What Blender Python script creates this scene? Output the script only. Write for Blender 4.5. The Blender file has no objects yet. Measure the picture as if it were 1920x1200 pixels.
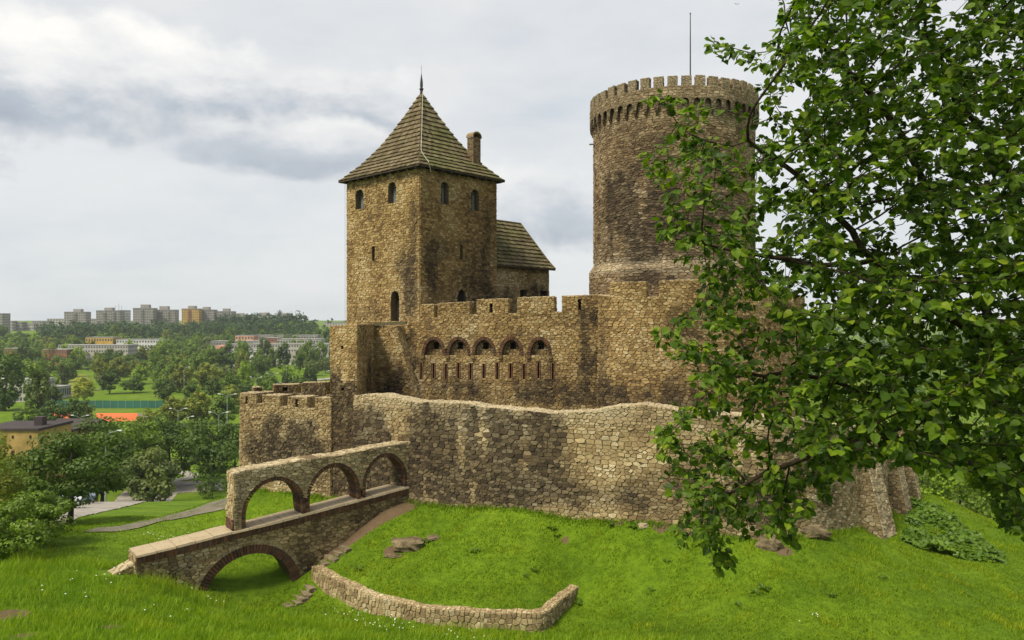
import bpy, math, random
import numpy as np
from mathutils import Vector, noise as mnoise

# ------------------------------------------------------------------ camera, sky, sun, exposure
SC = bpy.context.scene
COL = SC.collection
F, HX, HY = 1400.0, 960.0, 600.0            # focal length and centre in photograph pixels; eye at the origin


def W(px, py, Y):
    return np.array([(px - HX) / F * Y, Y, (HY - py) / F * Y])


cam_d = bpy.data.cameras.new('camera')
cam = bpy.data.objects.new('camera', cam_d)
COL.objects.link(cam)
cam.location = (0, 0, 0)
cam.rotation_euler = (math.radians(90), 0, 0)
cam_d.sensor_width = 36.0
cam_d.lens = 36.0 * F / 1920.0
cam_d.clip_start = 0.1
cam_d.clip_end = 12000
SC.camera = cam

SUN_DIR = Vector((-0.72, -0.62, 0.0)).normalized()
SUN_EL = math.radians(54)
sun_vec = Vector((SUN_DIR.x * math.cos(SUN_EL), SUN_DIR.y * math.cos(SUN_EL), math.sin(SUN_EL)))
sun_d = bpy.data.lights.new('sun', 'SUN')
sun_d.energy = 4.5
sun_d.angle = math.radians(18)
sun_d.color = (1.0, 0.91, 0.72)
sun = bpy.data.objects.new('sun', sun_d)
COL.objects.link(sun)
sun.rotation_euler = sun_vec.to_track_quat('Z', 'Y').to_euler()
sun.location = (-30, -30, 60)

SC.view_settings.view_transform = 'Standard'
SC.view_settings.look = 'None'
SC.view_settings.exposure = 0.27
SC.view_settings.gamma = 1.0
SC.view_settings.use_curve_mapping = False
SC.cycles.use_denoising = True
SC.cycles.max_bounces = 6
SC.cycles.diffuse_bounces = 3
SC.cycles.glossy_bounces = 2
SC.cycles.transmission_bounces = 4
SC.cycles.volume_bounces = 0
SC.cycles.transparent_max_bounces = 6
SC.cycles.caustics_reflective = False
SC.cycles.caustics_refractive = False


class NT:
    """small helper that strings shader nodes together"""

    def __init__(self, tree):
        self.t = tree

    def n(self, typ, **kw):
        nd = self.t.nodes.new(typ)
        for k, v in kw.items():
            if k.startswith('i_'):
                key = k[2:]
                key = int(key) if key.isdigit() else key.replace('_', ' ')
                sock = nd.inputs[key]
                if isinstance(v, bpy.types.NodeSocket):
                    self.t.links.new(v, sock)
                else:
                    sock.default_value = v
            else:
                setattr(nd, k, v)
        return nd

    def math(self, op, a, b=None, c=None, clamp=False):
        nd = self.t.nodes.new('ShaderNodeMath')
        nd.operation = op
        nd.use_clamp = clamp
        for i, v in enumerate((a, b, c)):
            if v is None:
                continue
            if isinstance(v, bpy.types.NodeSocket):
                self.t.links.new(v, nd.inputs[i])
            else:
                nd.inputs[i].default_value = v
        return nd.outputs[0]

    def mix(self, fac, a, b, mode='MIX'):
        nd = self.t.nodes.new('ShaderNodeMix')
        nd.data_type = 'RGBA'
        nd.blend_type = mode
        for s, v in ((nd.inputs[0], fac), (nd.inputs[6], a), (nd.inputs[7], b)):
            if isinstance(v, bpy.types.NodeSocket):
                self.t.links.new(v, s)
            elif isinstance(v, (int, float)):
                s.default_value = v
            else:
                s.default_value = (*v[:3], 1)
        return nd.outputs[2]

    def ramp(self, fac, stops, interp='LINEAR'):
        nd = self.t.nodes.new('ShaderNodeValToRGB')
        cr = nd.color_ramp
        cr.interpolation = interp
        while len(cr.elements) < len(stops):
            cr.elements.new(0.5)
        for e, (p, c) in zip(cr.elements, stops):
            e.position = p
            e.color = (*c, 1) if len(c) == 3 else c
        self.t.links.new(fac, nd.inputs[0])
        return nd.outputs[0]

    def smooth(self, v, a, b):
        nd = self.t.nodes.new('ShaderNodeMapRange')
        nd.interpolation_type = 'SMOOTHSTEP'
        self.t.links.new(v, nd.inputs[0])
        nd.inputs[1].default_value = a
        nd.inputs[2].default_value = b
        nd.inputs[3].default_value = 0
        nd.inputs[4].default_value = 1
        return nd.outputs[0]

    def noise(self, vec, scale, detail=4, rough=0.55, dist=0.0):
        nd = self.n('ShaderNodeTexNoise')
        nd.inputs['Scale'].default_value = scale
        nd.inputs['Detail'].default_value = detail
        nd.inputs['Roughness'].default_value = rough
        nd.inputs['Distortion'].default_value = dist
        if vec is not None:
            self.t.links.new(vec, nd.inputs['Vector'])
        return nd.outputs[0]


world = bpy.data.worlds.new('World')
SC.world = world
world.use_nodes = True
world.cycles.sampling_method = 'MANUAL'
world.cycles.sample_map_resolution = 256
wt = world.node_tree
wt.nodes.clear()
w = NT(wt)
sky = w.n('ShaderNodeTexSky', sky_type='NISHITA', sun_disc=False, sun_elevation=SUN_EL,
          sun_rotation=math.atan2(SUN_DIR.x, SUN_DIR.y))
nish = w.n('ShaderNodeVectorMath', operation='SCALE')
wt.links.new(sky.outputs[0], nish.inputs[0])
nish.inputs['Scale'].default_value = 0.09
tc = w.n('ShaderNodeTexCoord')
sep = w.n('ShaderNodeSeparateXYZ', i_0=tc.outputs['Generated'])
dx, dy, dz = sep.outputs
el = w.math('ARCSINE', dz)                                   # elevation
az = w.math('ARCTAN2', dx, dy)                               # azimuth from +Y
# wide veil of high cloud, flattened towards the horizon like a real ceiling
up = w.math('ADD', w.math('MAXIMUM', dz, 0.0), 0.16)
pl = w.n('ShaderNodeCombineXYZ', i_0=w.math('DIVIDE', dx, up), i_1=w.math('DIVIDE', dy, up), i_2=3.1)
veil = w.noise(pl.outputs[0], 0.55, 5, 0.55, 0.3)
ang = w.n('ShaderNodeCombineXYZ', i_0=w.math('MULTIPLY', az, 1.0), i_1=w.math('MULTIPLY', el, 2.4), i_2=0.7)
band = w.noise(ang.outputs[0], 4.2, 6, 0.58, 0.2)
cover = w.math('ADD', w.math('MULTIPLY', veil, 0.55), w.math('MULTIPLY', band, 0.45))
base = w.ramp(cover, [(0.34, (0.58, 0.65, 0.72)), (0.45, (0.74, 0.77, 0.79)), (0.54, (0.84, 0.845, 0.845)),
                      (0.70, (0.91, 0.905, 0.895))])
lowf = w.smooth(el, 0.02, 0.35)
base = w.mix(w.math('MULTIPLY', w.math('SUBTRACT', 1.0, lowf), 0.45), base, (0.75, 0.785, 0.795))
topf = w.smooth(el, 0.22, 0.5)
base = w.mix(w.math('MULTIPLY', topf, 0.6), base, (0.84, 0.84, 0.845))
col = w.mix(0.12, base, nish.outputs[0])


def cumulus(col, a0, e0, ra, re, seed, amt):
    """one cumulus bank: billowing noise inside a soft ellipse, white crown and grey-blue base"""
    ua = w.math('DIVIDE', w.math('SUBTRACT', az, a0), ra)
    ue = w.math('DIVIDE', w.math('SUBTRACT', el, e0), re)
    r2 = w.math('ADD', w.math('MULTIPLY', ua, ua), w.math('MULTIPLY', ue, ue))
    v = w.n('ShaderNodeCombineXYZ', i_0=az, i_1=w.math('MULTIPLY', el, 1.35), i_2=seed)
    nz = w.noise(v.outputs[0], 6.5, 7, 0.56, 0.15)
    d = w.math('ADD', w.math('SUBTRACT', 1.0, r2), w.math('MULTIPLY', w.math('SUBTRACT', nz, 0.5), 3.0))
    mask = w.math('MULTIPLY', w.smooth(d, 0.08, 0.75), amt)
    v2 = w.n('ShaderNodeCombineXYZ', i_0=az, i_1=w.math('MULTIPLY', el, 2.0), i_2=seed + 5)
    nz2 = w.noise(v2.outputs[0], 11, 6, 0.6)
    sh = w.math('ADD', w.math('ADD', w.math('MULTIPLY', ue, 0.50), 0.36),
                w.math('MULTIPLY', w.math('SUBTRACT', nz2, 0.5), 0.95))
    cc = w.ramp(sh, [(0.0, (0.40, 0.45, 0.52)), (0.25, (0.50, 0.55, 0.61)), (0.5, (0.78, 0.79, 0.80)),
                     (0.8, (0.96, 0.95, 0.92))])
    return w.mix(mask, col, cc)


def azel(px, py):
    return math.atan2(px - HX, F), math.atan2(HY - py, math.hypot(F, px - HX))


for px, py, ra, re, seed, amt in ((300, 160, 0.33, 0.075, 1.3, 1.0), (-60, 140, 0.26, 0.08, 4.2, 1.0), (520, 270, 0.20, 0.045, 7.7, 0.75),
                                  (1020, 380, 0.17, 0.075, 9.1, 0.8), (-1100, 150, 0.40, 0.09, 2.2, 0.9), (3100, 160, 0.40, 0.09, 8.2, 0.9)):
    a0, e0 = azel(px, py)
    col = cumulus(col, a0, e0, ra, re, seed, amt)
below = w.smooth(dz, -0.12, -0.02)
col = w.mix(below, (0.10, 0.12, 0.08), col)
bg = w.n('ShaderNodeBackground', i_Color=col, i_Strength=0.87)
wo = w.n('ShaderNodeOutputWorld')
wt.links.new(bg.outputs[0], wo.inputs[0])

# ------------------------------------------------------------------ helpers


def mesh_obj(name, verts, faces, mat=None, parent=None, attrs=None, origin=None, smooth=False):
    """link one mesh object; verts are world coordinates, origin is where its own origin sits"""
    verts = np.asarray(verts, dtype=np.float64).reshape(-1, 3)
    if origin is None:
        origin = verts.mean(axis=0) if parent is not None else np.zeros(3)
    origin = np.asarray(origin, dtype=float)
    me = bpy.data.meshes.new(name)
    V = verts - origin
    if isinstance(faces, np.ndarray):
        k = faces.shape[1]
        me.vertices.add(len(V))
        me.vertices.foreach_set('co', V.astype(np.float32).ravel())
        me.loops.add(faces.size)
        me.loops.foreach_set('vertex_index', faces.astype(np.int32).ravel())
        me.polygons.add(len(faces))
        me.polygons.foreach_set('loop_start', np.arange(0, faces.size, k, dtype=np.int32))
        me.update(calc_edges=True)
    else:
        me.from_pydata(V.tolist(), [], faces)
    if attrs:
        for an, av in attrs.items():
            at = me.attributes.new(an, 'FLOAT', 'POINT')
            at.data.foreach_set('value', np.asarray(av, dtype=np.float32))
    if smooth:
        me.polygons.foreach_set('use_smooth', np.ones(len(me.polygons), dtype=bool))
    if mat:
        for m in (mat if isinstance(mat, (list, tuple)) else [mat]):
            me.materials.append(m)
    o = bpy.data.objects.new(name, me)
    COL.objects.link(o)
    if parent is not None:
        o.parent = parent
        o.location = origin - abs_loc(parent)
    else:
        o.location = origin
    return o


def abs_loc(o):
    p = np.zeros(3)
    while o is not None:
        p += np.array(o.location)
        o = o.parent
    return p


def thing(name, label, cat, loc=(0, 0, 0), group=None):
    # every wall, tower and tree is a thing of its own
    o = bpy.data.objects.new(name, None)
    o.empty_display_size = 0.3
    COL.objects.link(o)
    o.location = loc
    return tag(o, label, cat, group, 'thing' if cat else None)


def tag(o, label=None, cat=None, group=None, kind=None):
    if label:
        o['label'] = label
    if cat:
        o['category'] = cat
    if group:
        o['group'] = group
    if kind:
        o['kind'] = kind
    return o


class MB:
    """collects simple solids into one mesh"""

    def __init__(self):
        self.v, self.f = [], []

    def add(self, vs, fs):
        b = len(self.v)
        self.v.extend([tuple(map(float, p)) for p in vs])
        self.f.extend([tuple(i + b for i in f) for f in fs])
        return self

    def hexa(self, p):
        """8 corners: bottom ring of four, then top ring of four"""
        return self.add(p, [(3, 2, 1, 0), (4, 5, 6, 7), (0, 1, 5, 4), (1, 2, 6, 5), (2, 3, 7, 6), (3, 0, 4, 7)])

    def box(self, c, s, rz=0.0):
        cx, cy, cz = c
        hx, hy, hz = s[0] / 2, s[1] / 2, s[2] / 2
        ca, sa = math.cos(rz), math.sin(rz)
        ps = []
        for z in (-hz, hz):
            for x, y in ((-hx, -hy), (hx, -hy), (hx, hy), (-hx, hy)):
                ps.append((cx + x * ca - y * sa, cy + x * sa + y * ca, cz + z))
        return self.hexa(ps)

    def obox(self, o, ax, ay, az_):
        """box from corner o with edge vectors"""
        o, ax, ay, az_ = map(np.asarray, (o, ax, ay, az_))
        return self.hexa([o, o + ax, o + ax + ay, o + ay, o + az_, o + ax + az_, o + ax + ay + az_, o + ay + az_])

    def tube(self, pts, rad, n=6, cap=True):
        pts = [np.asarray(p, float) for p in pts]
        b = len(self.v)
        prev = None
        for i, p in enumerate(pts):
            d = pts[min(i + 1, len(pts) - 1)] - pts[max(i - 1, 0)]
            d = d / (np.linalg.norm(d) + 1e-9)
            if prev is None:
                u = np.cross(d, (0, 0, 1) if abs(d[2]) < 0.9 else (1, 0, 0))
            else:
                u = prev - d * np.dot(prev, d)
            u /= np.linalg.norm(u) + 1e-9
            prev = u
            v = np.cross(d, u)
            r = rad[i] if hasattr(rad, '__len__') else rad
            for k in range(n):
                a = 2 * math.pi * k / n
                self.v.append(tuple(p + r * (math.cos(a) * u + math.sin(a) * v)))
        for i in range(len(pts) - 1):
            for k in range(n):
                k2 = (k + 1) % n
                self.f.append((b + i * n + k, b + i * n + k2, b + (i + 1) * n + k2, b + (i + 1) * n + k))
        if cap:
            self.f.append(tuple(b + k for k in range(n))[::-1])
            self.f.append(tuple(b + (len(pts) - 1) * n + k for k in range(n)))
        return self

    def lathe(self, c, prof, n=12):
        b = len(self.v)
        for r, z in prof:
            for k in range(n):
                a = 2 * math.pi * k / n
                self.v.append((c[0] + r * math.cos(a), c[1] + r * math.sin(a), c[2] + z))
        for i in range(len(prof) - 1):
            for k in range(n):
                k2 = (k + 1) % n
                self.f.append((b + i * n + k, b + i * n + k2, b + (i + 1) * n + k2, b + (i + 1) * n + k))
        self.f.append(tuple(b + k for k in range(n))[::-1])
        self.f.append(tuple(b + (len(prof) - 1) * n + k for k in range(n)))
        return self

    def build(self, name, mat, parent=None, origin=None, smooth=False, attrs=None):
        return mesh_obj(name, self.v, self.f, mat, parent, attrs, origin, smooth)


def copy_tree(o, parent=None):
    c = o.copy()
    COL.objects.link(c)
    c.parent = parent
    for ch in o.children:
        copy_tree(ch, c)
    return c


# ------------------------------------------------------------------ materials
MATS = {}


def newmat(name):
    m = bpy.data.materials.new(name)
    m.use_nodes = True
    t = m.node_tree
    t.nodes.clear()
    q = NT(t)
    out = q.n('ShaderNodeOutputMaterial')
    MATS[name] = m
    return m, q, out


def finish(q, out, colr, rough=0.85, bump=None, bstr=0.4, bdist=0.05, spec=0.3, metal=0.0):
    p = q.n('ShaderNodeBsdfPrincipled')
    for s, v in ((p.inputs['Base Color'], colr), (p.inputs['Roughness'], rough)):
        if isinstance(v, bpy.types.NodeSocket):
            q.t.links.new(v, s)
        elif isinstance(v, (int, float)):
            s.default_value = v
        else:
            s.default_value = (*v, 1)
    p.inputs['Specular IOR Level'].default_value = spec
    p.inputs['Metallic'].default_value = metal
    if bump is not None:
        b = q.n('ShaderNodeBump')
        b.inputs['Strength'].default_value = bstr
        b.inputs['Distance'].default_value = bdist
        q.t.links.new(bump, b.inputs['Height'])
        q.t.links.new(b.outputs[0], p.inputs['Normal'])
    q.t.links.new(p.outputs[0], out.inputs[0])


def attr(q, name):
    return q.n('ShaderNodeAttribute', attribute_name=name).outputs['Fac']


def pos(q):
    return q.n('ShaderNodeNewGeometry').outputs['Position']


def mk_stone(name, stops, stain_col=(0.035, 0.027, 0.02), gain=1.0):
    m, q, out = newmat(name)
    P = pos(q)
    rnd, tone, stain = attr(q, 'rnd'), attr(q, 'tone'), attr(q, 'stain')
    big = q.noise(P, 0.35, 4, 0.6)
    f = q.math('ADD', q.math('MULTIPLY', rnd, 0.58), q.math('MULTIPLY', q.smooth(big, 0.3, 0.7), 0.42))
    c = q.ramp(f, [(p, tuple(x * gain for x in cc)) for p, cc in stops])
    fine = q.noise(P, 9.0, 5, 0.65)
    c = q.mix(q.smooth(fine, 0.35, 0.8), c, q.mix(1.0, c, (0.62, 0.58, 0.52), 'MULTIPLY'))
    # pale lime and lichen bloom, then the dark weather crust, which also carries painted shade
    lich = q.smooth(q.noise(P, 2.2, 5, 0.7), 0.58, 0.75)
    c = q.mix(q.math('MULTIPLY', lich, 0.35), c, (0.30 * gain, 0.29 * gain, 0.22 * gain))
    c = q.mix(q.math('MULTIPLY', tone, 0.85), c, (0.42, 0.37, 0.265))
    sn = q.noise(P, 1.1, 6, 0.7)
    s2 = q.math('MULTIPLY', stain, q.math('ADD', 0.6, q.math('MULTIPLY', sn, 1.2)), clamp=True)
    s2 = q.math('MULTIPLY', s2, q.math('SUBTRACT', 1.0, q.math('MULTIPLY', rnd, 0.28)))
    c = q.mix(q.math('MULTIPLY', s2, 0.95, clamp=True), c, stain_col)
    h = q.math('ADD', q.noise(P, 14, 4, 0.65), q.math('MULTIPLY', q.noise(P, 40, 2, 0.5), 0.3))
    finish(q, out, c, 0.92, h, 0.7, 0.05, 0.15)
    return m


OCHRE = [(0.08, (0.191, 0.123, 0.058)), (0.28, (0.311, 0.207, 0.089)), (0.5, (0.432, 0.298, 0.125)), (0.68, (0.522, 0.379, 0.177)),
         (0.9, (0.633, 0.515, 0.302))]
TOWER = [(0.08, (0.170, 0.116, 0.069)), (0.28, (0.256, 0.177, 0.100)), (0.5, (0.352, 0.253, 0.144)), (0.68, (0.452, 0.343, 0.203)),
         (0.9, (0.603, 0.495, 0.334))]
PALE = [(0.08, (0.232, 0.162, 0.084)), (0.28, (0.362, 0.265, 0.136)), (0.5, (0.482, 0.369, 0.194)), (0.68, (0.582, 0.465, 0.261)),
        (0.9, (0.704, 0.606, 0.407))]
M_STONE = mk_stone('stone ochre', OCHRE, gain=0.81)
M_STONE_T = mk_stone('stone tower', TOWER, gain=0.78)
M_STONE_P = mk_stone('stone pale', PALE, gain=0.80)
M_MORTAR = mk_stone('lime mortar', [(0.1, (0.10, 0.07, 0.038)), (0.5, (0.165, 0.12, 0.068)), (0.9, (0.24, 0.185, 0.11))])


def mk_simple(name, c1, c2, scale=3.0, rough=0.85, bump=0.3, bdist=0.03, spec=0.25, metal=0.0, det=5):
    m, q, out = newmat(name)
    P = pos(q)
    n1 = q.noise(P, scale, det, 0.62)
    c = q.mix(q.smooth(n1, 0.3, 0.7), c1, c2)
    finish(q, out, c, rough, q.noise(P, scale * 4, 4, 0.6) if bump else None, bump, bdist, spec, metal)
    return m


def mk_brick(name):
    m, q, out = newmat(name)
    P = pos(q)
    c = q.ramp(attr(q, 'rnd'), [(0, (0.05, 0.030, 0.02)), (0.4, (0.10, 0.046, 0.026)), (0.8, (0.165, 0.075, 0.038)), (1, (0.21, 0.125, 0.075))])
    c = q.mix(q.smooth(q.noise(P, 5, 5, 0.7), 0.42, 0.72), c, (0.10, 0.075, 0.055))
    finish(q, out, c, 0.9, q.noise(P, 22, 4, 0.6), 0.4, 0.02, 0.15)
    return m


M_BRICK = mk_brick('fired brick')
M_DARK = mk_simple('dark room', (0.012, 0.010, 0.009), (0.02, 0.018, 0.015), 2, bump=0)  # near-black plates put the shade behind openings into the colour
M_TIMBER = mk_simple('weathered timber', (0.07, 0.06, 0.03), (0.13, 0.11, 0.06), 6)
M_TIMBER_D = mk_simple('dark timber', (0.035, 0.026, 0.018), (0.06, 0.045, 0.03), 6)
M_IRON = mk_simple('dark iron', (0.03, 0.03, 0.03), (0.05, 0.045, 0.04), 8, 0.55, 0.1, 0.01, 0.4, 0.4)
M_CABLE = mk_simple('pale cable', (0.42, 0.42, 0.34), (0.5, 0.5, 0.42), 8, 0.5, 0)
M_GALV = mk_simple('galvanised steel', (0.22, 0.26, 0.26), (0.30, 0.34, 0.34), 6, 0.5, 0.1, 0.01, 0.4, 0.3)
m, q, out = newmat('window glass')
finish(q, out, q.mix(q.noise(pos(q), 1.5, 2), (0.10, 0.115, 0.13), (0.17, 0.19, 0.205)), 0.10, None, spec=0.8)  # pale blue-grey base paints reflected sky into the panes
M_GLASS = m
m, q, out = newmat('far window glass')
finish(q, out, q.mix(q.noise(pos(q), 0.3, 2), (0.05, 0.06, 0.07), (0.10, 0.12, 0.13)), 0.25, None, spec=0.5)
M_FARGLASS = m


def mk_shingle(name, moss):
    m, q, out = newmat(name)
    P = pos(q)
    rnd = attr(q, 'rnd')
    c = q.ramp(rnd, [(0, (0.065, 0.048, 0.028)), (0.5, (0.12, 0.092, 0.054)), (1, (0.19, 0.155, 0.10))])
    g = q.noise(P, 0.9, 5, 0.65)
    c = q.mix(q.math('MULTIPLY', q.smooth(g, 0.34, 0.62), moss), c, q.mix(rnd, (0.065, 0.072, 0.022), (0.145, 0.145, 0.052)))
    finish(q, out, c, 0.9, q.noise(P, 12, 5, 0.6), 0.5, 0.03, 0.15)
    return m


M_SHINGLE = mk_shingle('mossy shingle', 0.75)
M_SHINGLE_B = mk_shingle('brown shingle', 0.18)
M_SHINGLE_G = mk_shingle('pale mossy shingle', 0.7)


def mk_foliage(name, stops, trans=0.35, rough=0.55, use_obj=False, spec=0.3, nscale=0.35, patch=False):
    m, q, out = newmat(name)
    rnd = attr(q, 'rnd')
    c = q.ramp(rnd, stops)
    if use_obj:
        oi = q.n('ShaderNodeObjectInfo')
        c = q.mix(1.0, c, oi.outputs['Color'], 'MULTIPLY')
    if patch:
        pn = q.noise(pos(q), 0.55, 5, 0.65)
        c = q.mix(q.math('MULTIPLY', q.smooth(pn, 0.46, 0.66), 0.75), c, q.mix(1.0, c, (1.45, 1.12, 0.9), 'MULTIPLY'))
        pn2 = q.noise(pos(q), 1.7, 5, 0.7)
        c = q.mix(q.math('MULTIPLY', q.smooth(pn2, 0.48, 0.68), 0.7), c, q.mix(1.0, c, (0.52, 0.62, 0.7), 'MULTIPLY'))
    n = q.noise(pos(q), nscale, 3, 0.6)
    c = q.mix(q.math('MULTIPLY', q.smooth(n, 0.35, 0.7), 0.55), c, q.mix(1.0, c, (1.25, 1.1, 0.7), 'MULTIPLY'))
    d = q.n('ShaderNodeBsdfPrincipled')
    d.inputs['Roughness'].default_value = rough
    d.inputs['Specular IOR Level'].default_value = spec
    q.t.links.new(c, d.inputs['Base Color'])
    tr = q.n('ShaderNodeBsdfTranslucent')
    q.t.links.new(q.mix(1.0, c, (1.15, 1.35, 0.55), 'MULTIPLY'), tr.inputs['Color'])
    ms = q.n('ShaderNodeMixShader', i_0=trans)
    q.t.links.new(d.outputs[0], ms.inputs[1])
    q.t.links.new(tr.outputs[0], ms.inputs[2])
    q.t.links.new(ms.outputs[0], out.inputs[0])
    return m


M_LINDEN = mk_foliage('linden leaf', [(0, (0.025, 0.056, 0.006)), (0.5, (0.052, 0.105, 0.008)), (0.85, (0.105, 0.18, 0.011)), (1, (0.18, 0.25, 0.016))],
                      0.40, 0.5, spec=0.2, nscale=1.2)
M_TREE = mk_foliage('tree foliage', [(0, (0.65, 0.65, 0.65)), (0.6, (1.0, 1.0, 1.0)), (1, (1.35, 1.3, 1.1))], 0.28, 0.6, True)
M_GRASS_T = mk_foliage('meadow blade', [(0, (0.095, 0.17, 0.010)), (0.5, (0.165, 0.28, 0.013)), (0.85, (0.23, 0.35, 0.02)), (1, (0.33, 0.33, 0.08))],
                       0.38, 0.55, spec=0.15, patch=True)
M_GRASS_S = mk_foliage('lawn blade', [(0, (0.055, 0.105, 0.005)), (0.5, (0.120, 0.205, 0.007)), (1, (0.22, 0.305, 0.014))], 0.38, 0.6, spec=0.12, patch=True)
M_WEED = mk_foliage('weed leaf', [(0, (0.045, 0.095, 0.010)), (0.6, (0.08, 0.155, 0.013)), (1, (0.125, 0.215, 0.02))], 0.3, 0.5)
M_PETAL = mk_simple('white petal', (0.6, 0.6, 0.55), (0.7, 0.7, 0.66), 8, 0.7, 0)
M_BARK = mk_simple('bark', (0.035, 0.026, 0.018), (0.085, 0.065, 0.045), 14, 0.9, 0.8, 0.02, 0.1)
M_BARK_FAR = mk_simple('far bark', (0.04, 0.03, 0.022), (0.07, 0.055, 0.04), 3, 0.9, 0.3)
# ------------------------------------------------------------------ masonry: every stone is a solid of its own


def inpoly(pts, poly):
    x, y = pts[:, 0], pts[:, 1]
    r = np.zeros(len(pts), bool)
    n = len(poly)
    for i in range(n):
        x1, y1 = poly[i]
        x2, y2 = poly[(i + 1) % n]
        if y1 == y2:
            continue
        c = ((y1 > y) != (y2 > y)) & (x < (x2 - x1) * (y - y1) / (y2 - y1) + x1)
        r ^= c
    return r


def segdist(pts, segs):
    d = np.full(len(pts), 1e9)
    for (x1, y1, x2, y2) in segs:
        vx, vy = x2 - x1, y2 - y1
        L2 = vx * vx + vy * vy + 1e-12
        t = np.clip(((pts[:, 0] - x1) * vx + (pts[:, 1] - y1) * vy) / L2, 0, 1)
        d = np.minimum(d, np.hypot(pts[:, 0] - x1 - t * vx, pts[:, 1] - y1 - t * vy))
    return d


def cells(poly, holes, sx, sy, rng, jit=0.24):
    """irregular coursed rubble: Voronoi cells of jittered courses, with seed pairs mirrored at every border so joints follow it"""
    k = sx / sy
    P = np.array(poly, float) * (1, k)
    H = [np.array(h, float) * (1, k) for h in holes]
    segs = []
    for ring in [P] + H:
        for i in range(len(ring)):
            a, b = ring[i], ring[(i + 1) % len(ring)]
            segs.append((a[0], a[1], b[0], b[1]))
    x0, y0 = P.min(axis=0) - sx
    x1, y1 = P.max(axis=0) + sx
    pts = []
    y = y0 + rng.random() * sx
    while y < y1:
        x = x0 + rng.random() * sx
        hrow = sx * rng.choice((0.62, 0.78, 0.9, 1.0, 1.15, 1.4))
        lrow = 0.75 + 0.35 * rng.random() + 0.15 * hrow / sx
        while x < x1:
            pts.append((x, y + (rng.random() - 0.5) * 2 * jit * hrow))
            x += sx * lrow * (0.42 + 1.0 * rng.random() ** 1.4 + (0.5 if rng.random() < 0.08 else 0))
        y += hrow
    pts = np.array(pts)

    def inside(p):
        r = inpoly(p, P)
        for h in H:
            r &= ~inpoly(p, h)
        return r
    pts = pts[inside(pts)]
    if len(pts):
        pts = pts[segdist(pts, segs) > 0.5 * sx]
    pair = []
    for (ax, ay, bx, by) in segs:
        L = math.hypot(bx - ax, by - ay)
        if L < 1e-6:
            continue
        n = max(1, int(round(L / (sx * 0.85))))
        nx, ny = -(by - ay) / L, (bx - ax) / L
        for i in range(n):
            t = (i + 0.5 + (rng.random() - 0.5) * 0.5 * (n > 1)) / n
            d = min(0.34 * sx, 0.45 * L) * (0.75 + 0.4 * rng.random())
            for s in (1, -1):
                pair.append((ax + (bx - ax) * t + s * d * nx, ay + (by - ay) * t + s * d * ny))
    allp = np.array(pts.tolist() + pair)
    ins = inside(allp)
    # hash grid
    g = sx * 1.0
    gi = np.floor(allp / g).astype(int)
    grid = {}
    for i, (a, b) in enumerate(gi.tolist()):
        grid.setdefault((a, b), []).append(i)
    AP = allp.tolist()
    out = []
    m2 = 2.2 * sx
    for i in np.nonzero(ins)[0].tolist():
        cx, cy = AP[i]
        a, b = gi[i]
        nb = []
        for da in (-2, -1, 0, 1, 2):
            for db in (-2, -1, 0, 1, 2):
                for j in grid.get((a + da, b + db), ()):
                    if j != i:
                        ex, ey = AP[j][0] - cx, AP[j][1] - cy
                        nb.append((ex * ex + ey * ey, ex, ey))
        nb.sort()
        pg = [(-m2, -m2), (m2, -m2), (m2, m2), (-m2, m2)]
        rmax = 2 * m2 * m2
        for d2, ex, ey in nb:
            if d2 > 4 * rmax:
                break
            c = d2 / 2
            new = []
            px, py = pg[-1]
            ps = px * ex + py * ey - c
            for (qx, qy) in pg:
                qs = qx * ex + qy * ey - c
                if (qs <= 0) != (ps <= 0):
                    t = ps / (ps - qs)
                    new.append((px + (qx - px) * t, py + (qy - py) * t))
                if qs <= 0:
                    new.append((qx, qy))
                px, py, ps = qx, qy, qs
            pg = new
            if len(pg) < 3:
                break
            rmax = max(x * x + y * y for x, y in pg)
        if len(pg) >= 3 and d2 > 0:
            out.append([(cx + x, (cy + y) / k) for x, y in pg])
    return out


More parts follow.
